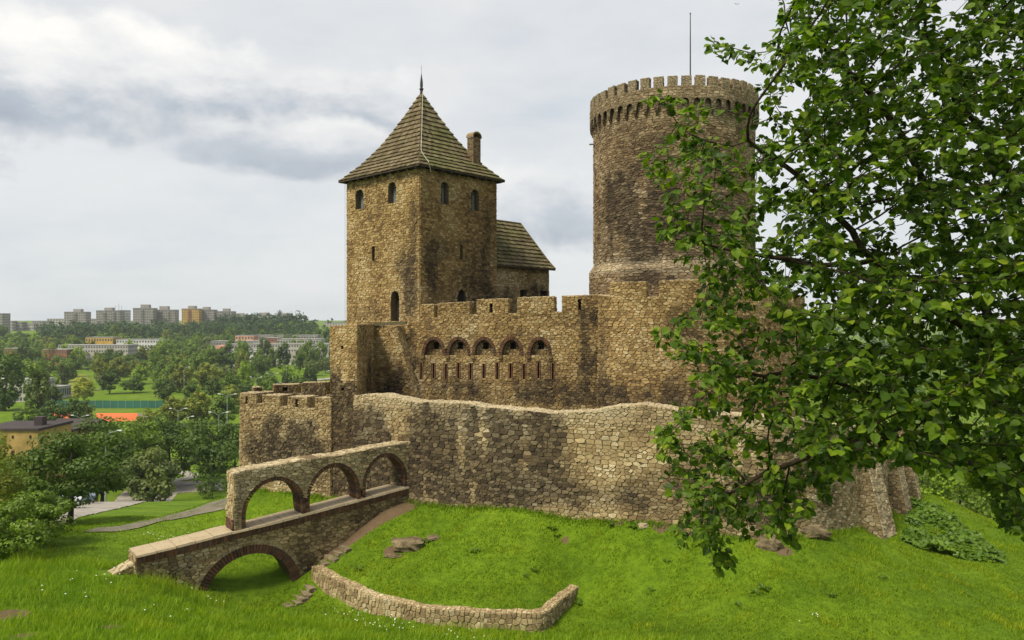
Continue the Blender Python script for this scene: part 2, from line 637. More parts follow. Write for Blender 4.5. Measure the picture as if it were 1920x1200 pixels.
class Masonry:
    def __init__(self, seed):
        self.rng = random.Random(seed)
        self.V, self.S = [], []             # stones: arrays of verts and records
        self.F = []
        self.n = 0
        self.A = {'rnd': [], 'tone': [], 'stain': []}
        self.mV, self.mF, self.mn = [], [], 0
        self.mA = {'rnd': [], 'tone': [], 'stain': []}

    def patch(self, poly, holes, sx, sy, mp, joint=0.008, h=(0.012, 0.06), stain=None, tone=0.0, mortar=True, flip=False, jit=0.24, off0=0.0):
        rng = self.rng
        cs = cells(poly, holes, sx, sy, rng, jit)
        U, mU = [], []
        rec, mrec = [], []
        for pg in cs:
            n = len(pg)
            cx = sum(p[0] for p in pg) / n
            cy = sum(p[1] for p in pg) / n
            ar = 0.5 * abs(sum(pg[i - 1][0] * pg[i][1] - pg[i][0] * pg[i - 1][1] for i in range(n)))
            if ar < 0.0004:
                continue
            rin = math.sqrt(ar) * 0.5
            s = max(0.55, 1 - joint / rin)
            hh = h[0] + (h[1] - h[0]) * rng.random() ** 1.3
            top = s * rng.uniform(0.80, 0.93)
            tx, ty = rng.uniform(-.12, .12), rng.uniform(-.12, .12)
            st = stain(cx, cy) if stain else 0.0
            tn = tone(cx, cy) if callable(tone) else tone
            if mortar:
                for p in pg:
                    mU.append((p[0], p[1], off0))
                mrec.append((n, rng.random(), tn * 0.6, st))
            # drop near-duplicate corners so that every stone stays a plain solid
            q = [pg[i] for i in range(n) if math.hypot(pg[i][0] - pg[i - 1][0], pg[i][1] - pg[i - 1][1]) > 0.06 * rin]
            n = len(q)
            if n < 3:
                continue
            for p in q:
                U.append((cx + (p[0] - cx) * s, cy + (p[1] - cy) * s, off0 - 0.01))
            for p in q:
                dx_, dy_ = p[0] - cx, p[1] - cy
                U.append((cx + dx_ * top, cy + dy_ * top, off0 + hh + (dx_ * tx + dy_ * ty)))
            rec.append((n, rng.random(), tn, st, ar, cx, cy))
        if U:
            P3 = mp(np.array(U))
            self.V.append(P3)
            i = 0
            for (n, r, tn, st, ar, cx, cy) in rec:
                b = self.n + i
                fs = [tuple(range(n, 2 * n))] + [(k, (k + 1) % n, n + (k + 1) % n, n + k) for k in range(n)]
                if flip:
                    fs = [f[::-1] for f in fs]
                c3 = P3[i:i + 2 * n].mean(axis=0)
                a, bb, d = P3[i], P3[i + 1], P3[i + 2]
                nr = np.cross(bb - a, d - a)
                self.S.append((b, 2 * n, fs, ar, c3, nr / (np.linalg.norm(nr) + 1e-12)))
                for key, v in (('rnd', r), ('tone', tn), ('stain', st)):
                    self.A[key].extend([v] * (2 * n))
                i += 2 * n
            self.n += len(U)
        if mU:
            M3 = mp(np.array(mU))
            self.mV.append(M3)
            i = 0
            for (n, r, tn, st) in mrec:
                b = self.mn + i
                f = tuple(range(b, b + n))
                self.mF.append(f[::-1] if flip else f)
                for key, v in (('rnd', r), ('tone', tn), ('stain', st)):
                    self.mA[key].extend([v] * n)
                i += n
            self.mn += len(mU)

    def bed(self, pts, faces, stain=0.0):
        """plain mortar faces (backs, reveals)"""
        pts = np.asarray(pts, float)
        self.mV.append(pts)
        self.mF.extend([tuple(i + self.mn for i in f) for f in faces])
        self.mn += len(pts)
        for key, v in (('rnd', 0.5), ('tone', 0.0), ('stain', stain)):
            self.mA[key].extend([v] * len(pts))

    def build(self, parent, mat, mat_m=None, nparts=300, seen=None):
        mV = np.concatenate(self.mV)
        mesh_obj('mortar', mV, self.mF, mat_m or M_MORTAR, parent, self.mA)
        if not self.V:
            return
        V = np.concatenate(self.V)
        A = {k: np.array(v) for k, v in self.A.items()}
        score = []
        for i, (b, n, fs, ar, c, nr) in enumerate(self.S):
            Y = c[1]
            px, py = HX + F * c[0] / Y, HY - F * c[2] / Y
            s = -1.0
            if 2 < px < 1918 and 2 < py < 1198:
                s = ar / (Y * Y) * abs(float(np.dot(nr, c / np.linalg.norm(c))))
                if px > 1290:
                    s *= 0.15
                if seen and not seen(px, py):
                    s = -1
            score.append((s, i))
        score.sort(reverse=True)
        pick = {i for s, i in score[:nparts] if s > 0}
        for i in sorted(pick):
            b, n, fs, ar, c, nr = self.S[i]
            mesh_obj('stone', V[b:b + n], fs, mat, parent, {k: a[b:b + n] for k, a in A.items()}, origin=c)
        if len(pick) < len(self.S):
            idx, fs2, k = [], [], 0
            for i, (b, n, fs, ar, c, nr) in enumerate(self.S):
                if i in pick:
                    continue
                idx.extend(range(b, b + n))
                fs2.extend([tuple(x + k for x in f) for f in fs])
                k += n
            idx = np.array(idx)
            o = mesh_obj('stonework', V[idx], fs2, mat, parent, {k2: a[idx] for k2, a in A.items()})
            tag(o, kind='stuff')


class Path:
    """a wall's front line in plan; off grows towards the outside (the viewer's side)"""

    def __init__(self, pts, smooth=True, batter=0.0, ztop=0.0):
        P = np.array(pts, float)
        if smooth and len(P) > 2:
            Q = []
            E = np.vstack([2 * P[0] - P[1], P, 2 * P[-1] - P[-2]])
            for i in range(len(P) - 1):
                p0, p1, p2, p3 = E[i:i + 4]
                for t in np.linspace(0, 1, 24, endpoint=False):
                    Q.append(0.5 * ((2 * p1) + (-p0 + p2) * t + (2 * p0 - 5 * p1 + 4 * p2 - p3) * t * t + (-p0 + 3 * p1 - 3 * p2 + p3) * t ** 3))
            Q.append(P[-1])
            P = np.array(Q)
        else:
            Q = []
            for i in range(len(P) - 1):
                for t in np.linspace(0, 1, 40, endpoint=False):
                    Q.append(P[i] + (P[i + 1] - P[i]) * t)
            Q.append(P[-1])
            P = np.array(Q)
        self.P = P
        d = np.hypot(*(P[1:] - P[:-1]).T)
        self.u = np.concatenate([[0], np.cumsum(d)])
        self.L = self.u[-1]
        T = np.gradient(P, self.u, axis=0)
        T /= np.hypot(T[:, 0], T[:, 1])[:, None]
        self.N = np.stack([T[:, 1], -T[:, 0]], axis=1)
        self.batter, self.ztop = batter, ztop

    def __call__(self, uvo):
        uvo = np.asarray(uvo, float)
        u = uvo[:, 0]
        x = np.interp(u, self.u, self.P[:, 0])
        y = np.interp(u, self.u, self.P[:, 1])
        nx = np.interp(u, self.u, self.N[:, 0])
        ny = np.interp(u, self.u, self.N[:, 1])
        # run straight on beyond the ends
        ex = np.minimum(u, 0) + np.maximum(u - self.L, 0)
        x = x + ex * -ny
        y = y + ex * nx
        o = uvo[:, 2] + self.batter * np.maximum(self.ztop - uvo[:, 1], 0)
        return np.stack([x + nx * o, y + ny * o, uvo[:, 1]], axis=1)

    def uz(self, px, py):
        r = (px - HX) / F
        s = self.P[:, 0] - r * self.P[:, 1]
        k = np.nonzero((s[:-1] <= 0) & (s[1:] > 0))[0]
        if len(k):
            i = k[0]
            t = -s[i] / (s[i + 1] - s[i])
            u = self.u[i] + t * (self.u[i + 1] - self.u[i])
            Y = self.P[i, 1] + t * (self.P[i + 1, 1] - self.P[i, 1])
        else:
            i = int(np.argmin(np.abs(s)))
            u, Y = self.u[i], self.P[i, 1]
            if i in (0, len(s) - 1):       # beyond an end: run straight on
                T = np.array([-self.N[i, 1], self.N[i, 0]])
                e = -(s[i]) / (T[0] - r * T[1])
                u, Y = u + e, Y + e * T[1]
        return (float(u), float((HY - py) / F * Y))


def planXY(L):
    return [((px - HX) / F * Y, Y) for px, Y in L]


def arch_poly(u0, u1, z0, zs, zt, n=9, point=0.0):
    """opening outline, clockwise not required: sill z0, springing zs, crown zt"""
    c = (u0 + u1) / 2
    r = (u1 - u0) / 2
    pts = [(u0, z0), (u1, z0), (u1, zs)]
    for i in range(1, n):
        a = math.pi * i / n
        k = math.sin(a) ** (1.0 + point)
        pts.append((c + r * math.cos(a), zs + (zt - zs) * k))
    pts.append((u0, zs))
    return pts


def blobs(path, L, seed=0.0, base=0.0):
    """weather stains with shapes of their own: (px, py, half width, half height in px, amount)"""
    B = []
    for px, py, rx, ry, a in L:
        u, z = path.uz(px, py)
        Y = path(np.array([[u, z, 0]]))[0][1]
        B.append((u, z, rx * Y / F, ry * Y / F, a))

    def f(u, z):
        s = base
        for (u0, z0, ru, rz, a) in B:
            d = ((u - u0) / ru) ** 2 + ((z - z0) / rz) ** 2
            if d < 3:
                s += a * math.exp(-d * d * 0.55)
        n = mnoise.fractal(Vector((u * 0.45, z * 0.45, seed)), 0.8, 2.0, 5)
        n2 = mnoise.noise(Vector((u * 2.0, z * 0.22, seed + 9)))
        return max(0.0, min(1.0, s * (0.85 + 0.6 * n + 0.85 * n2) + 0.12 * max(0, n)))
    return f


def rim(M, path, ring, t, sx, sy, skip=(), stones=True, tone=0.5, stain=None, off=0.0, hmax=0.035):
    """tops, ends and crenel cheeks of a wall: the outline's edges carried back through the thickness"""
    n = len(ring)
    for i in range(n):
        if i in skip:
            continue
        a, b = np.array(ring[i]), np.array(ring[(i + 1) % n])
        L = float(np.hypot(*(b - a)))
        if L < 1e-6:
            continue
        d = (b - a) / L
        nr = np.array([d[1], -d[0]])

        def mp(q, a=a, d=d, nr=nr):
            u = a[0] + d[0] * q[:, 0] + nr[0] * q[:, 2]
            z = a[1] + d[1] * q[:, 0] + nr[1] * q[:, 2]
            return path(np.stack([u, z, off - q[:, 1]], axis=1))
        flat = abs(d[1]) < 0.5
        if stones and L > 0.25 and t > 0.25:
            M.patch([(0, 0), (L, 0), (L, t), (0, t)], [], sx, sy if not flat else sx * 0.8, mp, 0.012, (0.008, hmax), stain=None,
                    tone=tone if flat else 0.1, flip=True)
        else:
            k = max(1, int(L / 0.8))
            pts = []
            for j in range(k + 1):
                pts += [(L * j / k, 0, 0), (L * j / k, t, 0)]
            M.bed(mp(np.array(pts)), [(2 * j, 2 * j + 1, 2 * j + 3, 2 * j + 2) for j in range(k)])


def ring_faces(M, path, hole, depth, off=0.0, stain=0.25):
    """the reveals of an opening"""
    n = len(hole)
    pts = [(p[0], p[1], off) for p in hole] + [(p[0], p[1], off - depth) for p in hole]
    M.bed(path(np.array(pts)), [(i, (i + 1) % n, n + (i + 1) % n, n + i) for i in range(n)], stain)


def plate(path, poly, off, name, mat, parent, thick=0.03):
    n = len(poly)
    pts = path(np.array([(p[0], p[1], off) for p in poly] + [(p[0], p[1], off - thick) for p in poly]))
    fs = [tuple(range(n)), tuple(range(2 * n - 1, n - 1, -1))] + [(i, n + i, n + (i + 1) % n, (i + 1) % n) for i in range(n)]
    return mesh_obj(name, pts, fs, mat, parent)


def back_face(M, path, ring, t, zb):
    """plain rear of a wall, following the outline column by column"""
    us = sorted({round(p[0], 4) for p in ring})
    full = []
    for a, b in zip(us[:-1], us[1:]):
        k = max(1, int((b - a) / 0.9))
        full += [a + (b - a) * j / k for j in range(k)]
    full.append(us[-1])

    def top(u):
        z = -1e9
        n = len(ring)
        for i in range(n):
            (x1, z1), (x2, z2) = ring[i], ring[(i + 1) % n]
            if abs(x2 - x1) > 1e-6 and min(x1, x2) - 1e-9 <= u <= max(x1, x2) + 1e-9:
                z = max(z, z1 + (z2 - z1) * (u - x1) / (x2 - x1))
        return z
    pts, fs = [], []
    for a, b in zip(full[:-1], full[1:]):
        e = (b - a) * 1e-3
        za, zb2 = top(a + e), top(b - e)
        i = len(pts)
        pts += [(a, zb, -t), (b, zb, -t), (b, zb2, -t), (a, za, -t)]
        fs.append((i + 3, i + 2, i + 1, i))
    M.bed(path(np.array(pts)), fs)


def bricks_along(path, pts_in, pts_out, off, proud, depth, parent, seed, name='brick', mat=None):
    """voussoirs: one brick between each pair of neighbouring inner and outer ring points; each its own mesh"""
    rng = random.Random(seed)
    for i in range(len(pts_in) - 1):
        a0, a1 = np.array(pts_in[i]), np.array(pts_in[i + 1])
        b0, b1 = np.array(pts_out[i]), np.array(pts_out[i + 1])
        g = 0.09
        q = [a0 + (a1 - a0) * g, a1 - (a1 - a0) * g, b1 - (b1 - b0) * g, b0 + (b0 * 0 + (b1 - b0)) * g]
        pr = proud + rng.uniform(-0.008, 0.012)
        e = rng.uniform(-0.01, 0.012)
        uv = [(*p, off - depth) for p in q] + [(*p, off + pr) for p in q]
        V = path(np.array(uv))
        r = rng.random() * 0.62
        mesh_obj(name, V, [(3, 2, 1, 0), (4, 5, 6, 7), (0, 1, 5, 4), (1, 2, 6, 5), (2, 3, 7, 6), (3, 0, 4, 7)], mat or M_BRICK, parent,
                 {'rnd': [r] * 8})
# ------------------------------------------------------------------ the ground
VALLEY = -35.0


def gp(L):
    return [tuple(W(px, py, Y)) for px, py, Y in L]


COMMON = gp([(455, 920, 47), (540, 927, 45.3), (640, 938, 43.5), (775, 938, 41), (800, 942, 40.6), (900, 945, 39.3), (1000, 953, 38), (1130, 966, 36.7),
             (1250, 980, 35.5), (1350, 996, 34.9), (1440, 1010, 34.4), (1540, 990, 36.3), (1650, 978, 40), (1692, 930, 46),
             (1300, 1080, 33), (1550, 1100, 30.8), (1700, 1080, 32.5), (1850, 1150, 30), (1920, 1180, 29.5), (1200, 1190, 28.5), (1440, 1190, 28),
             (1700, 915, 48), (1760, 935, 45.5), (1850, 975, 42.5), (1920, 1010, 40), (1600, 1030, 35), (1780, 1010, 38.5),
             (460, 1106, 35.6), (480, 1050, 38), (460, 1000, 41), (520, 940, 44.2), (560, 985, 42),
             (0, 1200, 24), (300, 1200, 24.5), (600, 1200, 27), (0, 1080, 31), (200, 1085, 31.5), (300, 1097, 32), (385, 1126, 33),
             (450, 1140, 33.5), (100, 1030, 36), (300, 1010, 40), (400, 985, 42.5)])
COMMON += [(34, 45, -17), (33, 58, -17), (36, 36, -16), (45, 50, -24), (40, 80, -25), (70, 60, -34), (28, 24, -13.5), (45, 28, -19),
           (0, 0, -1.72), (-8, 0, -1.9), (8, 0, -1.8), (0, 10, -6.0), (-12, 10, -6.2), (12, 10, -6.4), (0, 19, -9.9), (-12, 19, -9.2), (14, 19, -10.6), (25, 12, -9),
           (-30, 15, -8), (-45, 30, -12), (-30, 40, -11.6), (-60, 55, -17), (-22, 52, -14.2), (-30, 60, -15.9), (-15, 62, -15.5),
           (-25, 80, -20.1), (-55, 80, -20.3), (-10, 85, -19), (0, 60, -9), (15, 60, -9.5), (5, 75, -12), (20, 85, -22), (0, 100, -24), (-40, 105, -25.4),
           (-80, 110, -26.4), (-20, 120, -28.2), (-60, 135, -31.6), (-100, 60, -22), (-100, 140, -33), (-20, 150, -34), (40, 130, -34), (90, 100, -35),
           (0, -20, 0.5), (-30, -20, 0), (30, -20, 0), (-70, 20, -12), (70, 20, -22), (8, 50, -8), (-3, 50, -8), (18, 47, -8.5)]
IN = gp([(590, 1066, 36.9), (640, 1094, 34.9), (690, 1118, 33.4), (800, 1143, 31.9), (900, 1148, 31.5), (1020, 1150, 31.5), (1084, 1104, 34.3), (850, 1050, 35.3), (1000, 1060, 34.6), (700, 1040, 36.9),
         (780, 1018, 37.5), (720, 960, 39.9), (640, 1020, 38.5), (1130, 1090, 34)])
OUT = gp([(590, 1106, 36.2), (690, 1152, 33.0), (800, 1178, 31.2), (900, 1184, 30.9), (1020, 1186, 30.9), (1088, 1125, 33.6), (1140, 1140, 32.2), (560, 1128, 35.6), (640, 1135, 34.4), (540, 1150, 33.2),
          (800, 1200, 29.3), (1020, 1200, 29.6), (850, 1050, 35.3), (1000, 1060, 34.6), (720, 960, 39.9), (640, 1020, 38.5), (1160, 1090, 33.6)])


class TPS:
    def __init__(self, P, lam=0.05):
        P = np.array(P)
        self.c = P[:, :2]
        n = len(P)
        K = self.k(self.c, self.c) + lam * np.eye(n)
        Q = np.hstack([np.ones((n, 1)), self.c])
        A = np.block([[K, Q], [Q.T, np.zeros((3, 3))]])
        s = np.linalg.solve(A, np.concatenate([P[:, 2], np.zeros(3)]))
        self.w, self.a = s[:n], s[n:]

    def k(self, A, B):
        d2 = ((A[:, None] - B[None]) ** 2).sum(-1)
        return np.where(d2 > 0, 0.5 * d2 * np.log(d2 + 1e-12), 0)

    def __call__(self, xy):
        out = np.empty(len(xy))
        for i in range(0, len(xy), 20000):
            q = xy[i:i + 20000]
            out[i:i + 20000] = self.k(q, self.c) @ self.w + self.a[0] + q @ self.a[1:]
        return out


tps_in, tps_out = TPS(COMMON + IN), TPS(COMMON + OUT)
# retaining wall line (front of its top edge) and the terrace it holds up
RET_PX = [(585, 1065, 36.9), (632, 1092, 35.0), (690, 1120, 33.2), (745, 1136, 32.2), (800, 1145, 31.6), (870, 1150, 31.2), (945, 1152, 31.05), (1015, 1153, 31.0),
          (1045, 1136, 32.2), (1072, 1116, 33.4), (1086, 1104, 34.2)]
ret_line = [tuple(W(*p)[:2]) for p in RET_PX]
RET_Z = -12.18
ret_path = Path(ret_line)
terr_poly = np.array([tuple(p) for p in ret_path(np.stack([np.linspace(0, ret_path.L, 80), np.full(80, -13.), np.full(80, -0.22)], 1))[:, :2]] +
                     [(8, 38), (-4, 41), (-9.3, 39.4)])


def sstep(x, a, b):
    t = np.clip((x - a) / (b - a), 0, 1)
    return t * t * (3 - 2 * t)


def far_h(x, y):
    r = np.hypot(x, y)
    h = np.full_like(r, VALLEY)
    left = sstep(-x, -200, 200)
    h = h + (16 * sstep(y, 640, 900) + 8 * sstep(y, 880, 1300) + 4 * sstep(y, 1300, 3500)) * (0.35 + 0.65 * left)
    h = h + 10 * sstep(-y, 100, 800)
    return h


def ground(xy):
    xy = np.asarray(xy, float).reshape(-1, 2)
    x, y = xy[:, 0], xy[:, 1]
    r = np.hypot(x, y - 40)
    ins = inpoly(xy, terr_poly)
    near = np.where(ins, tps_in(xy), tps_out(xy))
    near = np.clip(near, -36, 2)
    w_ = sstep(r, 75, 150)
    return near * (1 - w_) + far_h(x, y) * w_


def gz(x, y):
    return float(ground([[x, y]])[0])


def axis(a, b, s0, lo, hi, gr):
    v = list(np.arange(a, b + 1e-6, s0))
    s = s0
    while v[-1] < hi:
        s *= gr
        v.append(v[-1] + s)
    s = s0
    u = []
    c = v[0]
    while c > lo:
        s *= gr
        c -= s
        u.append(c)
    return np.array(u[::-1] + v)


gx = axis(-20, 24, 0.26, -5000, 5000, 1.075)
gy = axis(24, 49, 0.26, -1500, 9000, 1.075)
GX, GY = np.meshgrid(gx, gy)
XY = np.stack([GX.ravel(), GY.ravel()], 1)
GZ = ground(XY)
nearmask = np.hypot(XY[:, 0], XY[:, 1] - 38) < 90
bumps = np.array([mnoise.fractal(Vector((x * 0.5, y * 0.5, 2.0)), 0.9, 2.0, 3) if m_ else 0.0 for (x, y), m_ in zip(XY.tolist(), nearmask.tolist())])
GZ = GZ + bumps * 0.07
nx_, ny_ = len(gx), len(gy)
ii, jj = np.meshgrid(np.arange(nx_ - 1), np.arange(ny_ - 1))
b_ = (jj * nx_ + ii).ravel()
quads = np.stack([b_, b_ + 1, b_ + nx_ + 1, b_ + nx_], 1)


def gbump(x, y):
    return gz(x, y) + 0.07 * mnoise.fractal(Vector((x * 0.5, y * 0.5, 2.0)), 0.9, 2.0, 3)


# bare soil: the trodden trail beside the bridge, scars at the foot of the wall
TRAIL = [tuple(W(*p)[:2]) for p in ((775, 945, 40.9), (745, 962, 40.0), (705, 985, 39.4), (672, 1005, 38.9), (640, 1022, 38.4), (612, 1040, 37.9))]
tsegs = [(*a, *b) for a, b in zip(TRAIL[:-1], TRAIL[1:])]


def dirt_at(xy):
    xy = np.asarray(xy, float).reshape(-1, 2)
    d = segdist(xy, tsegs)
    v = 1 - sstep(d, 0.35, 0.75)
    for px, py, Y, r in ((1160, 968, 36.3, 0.45), (1240, 980, 35.5, 0.6), (1290, 985, 35.2, 0.5), (1470, 1035, 33.6, 0.5), (1060, 1003, 36.2, 0.3), (735, 1036, 37.1, 0.55),
                         (20, 1148, 26.5, 0.8), (40, 1196, 24.4, 0.6), (215, 1170, 26.0, 0.4), (1520, 985, 36.2, 0.6)):
        c = W(px, py, Y)
        v = np.maximum(v, 1 - sstep(np.hypot(xy[:, 0] - c[0], (xy[:, 1] - c[1])), r * 0.5, r))
    return v


m, q, out = newmat('turf')
P = pos(q)
n1, n2, n3 = q.noise(P, 0.22, 5, 0.6), q.noise(P, 2.6, 5, 0.65), q.noise(P, 0.03, 4, 0.6)
c = q.ramp(n1, [(0.3, (0.066, 0.122, 0.006)), (0.5, (0.105, 0.176, 0.008)), (0.7, (0.142, 0.215, 0.012))])
c = q.mix(q.smooth(n2, 0.35, 0.75), c, q.mix(1.0, c, (0.55, 0.62, 0.6), 'MULTIPLY'))
c = q.mix(q.math('MULTIPLY', q.smooth(n3, 0.5, 0.62), 0.5), c, (0.13, 0.16, 0.025))
soil = q.mix(n2, (0.085, 0.055, 0.030), (0.16, 0.115, 0.07))
dm = q.math('ADD', attr(q, 'dirt'), q.math('MULTIPLY', q.math('SUBTRACT', n2, 0.5), 0.5))
c = q.mix(q.smooth(dm, 0.35, 0.6), c, soil)
finish(q, out, c, 0.95, q.math('ADD', n2, q.noise(P, 11, 4, 0.7)), 0.8, 0.08, 0.1)
M_TURF = m
g_o = mesh_obj('ground', np.column_stack([XY, GZ]), quads, M_TURF, None,
               {'dirt': np.where(nearmask, dirt_at(XY), 0)}, smooth=True)
tag(g_o, kind='structure')


def ribbon(name, pts, width, mat, lift=0.05, n=80, wfun=None, cols=4):
    """a path or road laid as a sheet on the ground"""
    p = Path(pts)
    U = np.linspace(0, p.L, n)
    V, Fc = [], []
    for i, u in enumerate(U):
        hw = (wfun(u / p.L) if wfun else width) / 2
        for j in range(cols + 1):
            o = hw * (1 - 2 * j / cols)
            V.append(p(np.array([[u, 0, o]]))[0])
    V = np.array(V)
    V[:, 2] = ground(V[:, :2]) + 0.07 * np.array([mnoise.fractal(Vector((x * 0.5, y * 0.5, 2.0)), 0.9, 2.0, 3) for x, y in V[:, :2]]) + lift
    c1 = cols + 1
    for i in range(n - 1):
        for j in range(cols):
            a = i * c1 + j
            Fc.append((a, a + 1, a + c1 + 1, a + c1))
    o = mesh_obj(name, V, Fc, mat, None)
    tag(o, kind='structure')
    return o


M_ROAD = mk_simple('worn asphalt', (0.21, 0.19, 0.165), (0.30, 0.28, 0.245), 0.6, 0.9, 0.3, 0.02, 0.15)
M_PATH = mk_simple('grey path', (0.11, 0.10, 0.075), (0.17, 0.155, 0.12), 1.5, 0.95, 0.4, 0.02, 0.1)


def PX(L):
    """points on the ground seen at these photo pixels, found by marching down the sight line"""
    out = []
    for px, py in L:
        Ys = np.concatenate([np.arange(42, 150, 0.5), np.arange(150, 1500, 3)])
        xs = (px - HX) / F * Ys
        zr = (HY - py) / F * Ys
        g = ground(np.stack([xs, Ys], 1))
        k = np.nonzero(zr <= g)[0]
        i = k[0] if len(k) else len(Ys) - 1
        out.append((xs[i], Ys[i]))
    return out
# ------------------------------------------------------------------ square keep with its tent roof
C0 = np.array(W(787, 600, 49)[:2])
LD = np.array((-6.03, 5.6)) / math.hypot(6.03, 5.6)      # along the left face, away from the near corner
RD = np.array((LD[1], -LD[0]))                            # along the right face
LL, RL = 8.23, 7.25
ZW, ZB = 10.0, -8.5


def flat(p0, p1):
    return Path([tuple(p0), tuple(p1)], smooth=False)


def window(M, path, T, x0, x1, y0, y1, arch=0.35, depth=0.45, glass=True, kind='window', point=0.0):
    """an opening given by its pixels on the face: hole outline, with reveal, back plate and frame"""
    (u0, z0), (u1, _) = path.uz(x0, y1), path.uz(x1, y1)
    zt = path.uz((x0 + x1) / 2, y0)[1]
    if arch:
        hole = arch_poly(u0, u1, z0, zt - (u1 - u0) * arch, zt, 8, point)
    else:
        hole = [(u0, z0), (u1, z0), (u1, zt), (u0, zt)]
    ring_faces(M, path, hole, depth)
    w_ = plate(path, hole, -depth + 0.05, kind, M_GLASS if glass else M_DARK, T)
    if glass:
        b = MB()
        s = 0.06
        c = (u0 + u1) / 2
        zs = zt - (u1 - u0) * arch
        for (a0, b0, a1, b1) in ((u0, z0, u0 + s, zs), (u1 - s, z0, u1, zs), (u0 + s, z0, u1 - s, z0 + s), (c - s / 2, z0 + s, c + s / 2, zt - 0.05),
                                 (u0 + s, zs - s, c - s / 2, zs), (c + s / 2, zs - s, u1 - s, zs)):
            vs = path(np.array([(a0, b0, -depth + .06), (a1, b0, -depth + .06), (a1, b0, -depth + .12), (a0, b0, -depth + .12),
                                (a0, b1, -depth + .06), (a1, b1, -depth + .06), (a1, b1, -depth + .12), (a0, b1, -depth + .12)]))
            b.hexa(vs)
        b.build('frame', M_TIMBER_D, w_)
    return hole


tower_base = (C0[0], C0[1], ZB)
T = thing('square_tower', 'square stone keep under a steep mossy shingled tent roof', 'tower', tower_base)
M = Masonry(11)
pL = flat(C0 + LD * LL, C0)
pR = flat(C0, C0 + RD * RL)
hl = [window(M, pL, T, 667, 682, 355, 393), window(M, pL, T, 728, 743, 341, 382),
      window(M, pL, T, 697.5, 703, 462, 489, 0, 0.35, False, 'loophole'), window(M, pL, T, 733, 749, 545, 602, 0.5, 0.5, False, 'doorway')]
hr = [window(M, pR, T, 826.5, 841, 341, 382), window(M, pR, T, 883.5, 898, 355, 394),
      window(M, pR, T, 862.5, 867.5, 459, 486, 0, 0.35, False, 'loophole'), window(M, pR, T, 857, 874, 541, 585, 0.7, 0.4, False, 'doorway', 0.45)]
stL = blobs(pL, [(760, 500, 25, 60, 0.55), (770, 560, 22, 45, 0.7), (690, 590, 50, 20, 0.3), (775, 440, 14, 60, 0.35), (655, 320, 90, 16, 0.3)], 1.0, 0.05)  # last entry: faint dark band under the eave
stR = blobs(pR, [(812, 500, 18, 50, 0.6), (825, 470, 20, 20, 0.5), (880, 500, 40, 40, 0.35), (915, 480, 16, 100, 0.5), (900, 545, 40, 30, 0.4), (860, 320, 90, 14, 0.3)], 2.0, 0.16)  # last entry: dark band below the eave again
M.patch([(0, ZB), (LL, ZB), (LL, ZW), (0, ZW)], hl, 0.31, 0.148, pL, stain=stL, h=(0.012, 0.055))
M.patch([(0, ZB), (RL, ZB), (RL, ZW), (0, ZW)], hr, 0.31, 0.148, pR, stain=stR, h=(0.012, 0.055))
Bk = [C0 + LD * LL, C0 + LD * LL + RD * RL, C0 + RD * RL]
for a, b in ((Bk[2], Bk[1]), (Bk[1], Bk[0])):
    M.bed([(*a, ZB), (*b, ZB), (*b, ZW), (*a, ZW)], [(0, 1, 2, 3)])
M.bed([(*C0, ZW), (*Bk[2], ZW), (*Bk[1], ZW), (*Bk[0], ZW)], [(0, 1, 2, 3)])


def dress(M, path, holes, parent, seed):
    """flat stones set round the heads of the main openings"""
    for hi, h in enumerate(holes):
        if len(h) < 6:
            continue
        top = h[2:]
        c = np.mean(top, axis=0)
        inn = [np.array(p) for p in top]
        outr = [p + (p - c) / (np.linalg.norm(p - c) + 1e-6) * 0.2 for p in inn]
        bricks_along(path, inn[::2] if len(inn) > 8 else inn, outr[::2] if len(outr) > 8 else outr, 0, 0.03, 0.1, parent, seed + hi, 'arch_stone', M_ARCHST)


m, q, out = newmat('arch stone')
c = q.ramp(attr(q, 'rnd'), [(0, (0.19, 0.15, 0.09)), (1, (0.36, 0.30, 0.19))])
finish(q, out, q.mix(q.smooth(q.noise(pos(q), 6, 5), 0.4, 0.75), c, (0.15, 0.12, 0.08)), 0.9, q.noise(pos(q), 14, 4), 0.5, 0.04, 0.15)
M_ARCHST = m
dress(M, pL, hl, T, 5)
dress(M, pR, hr, T, 9)
M.build(T, M_STONE, seen=lambda px, py: py < 606)


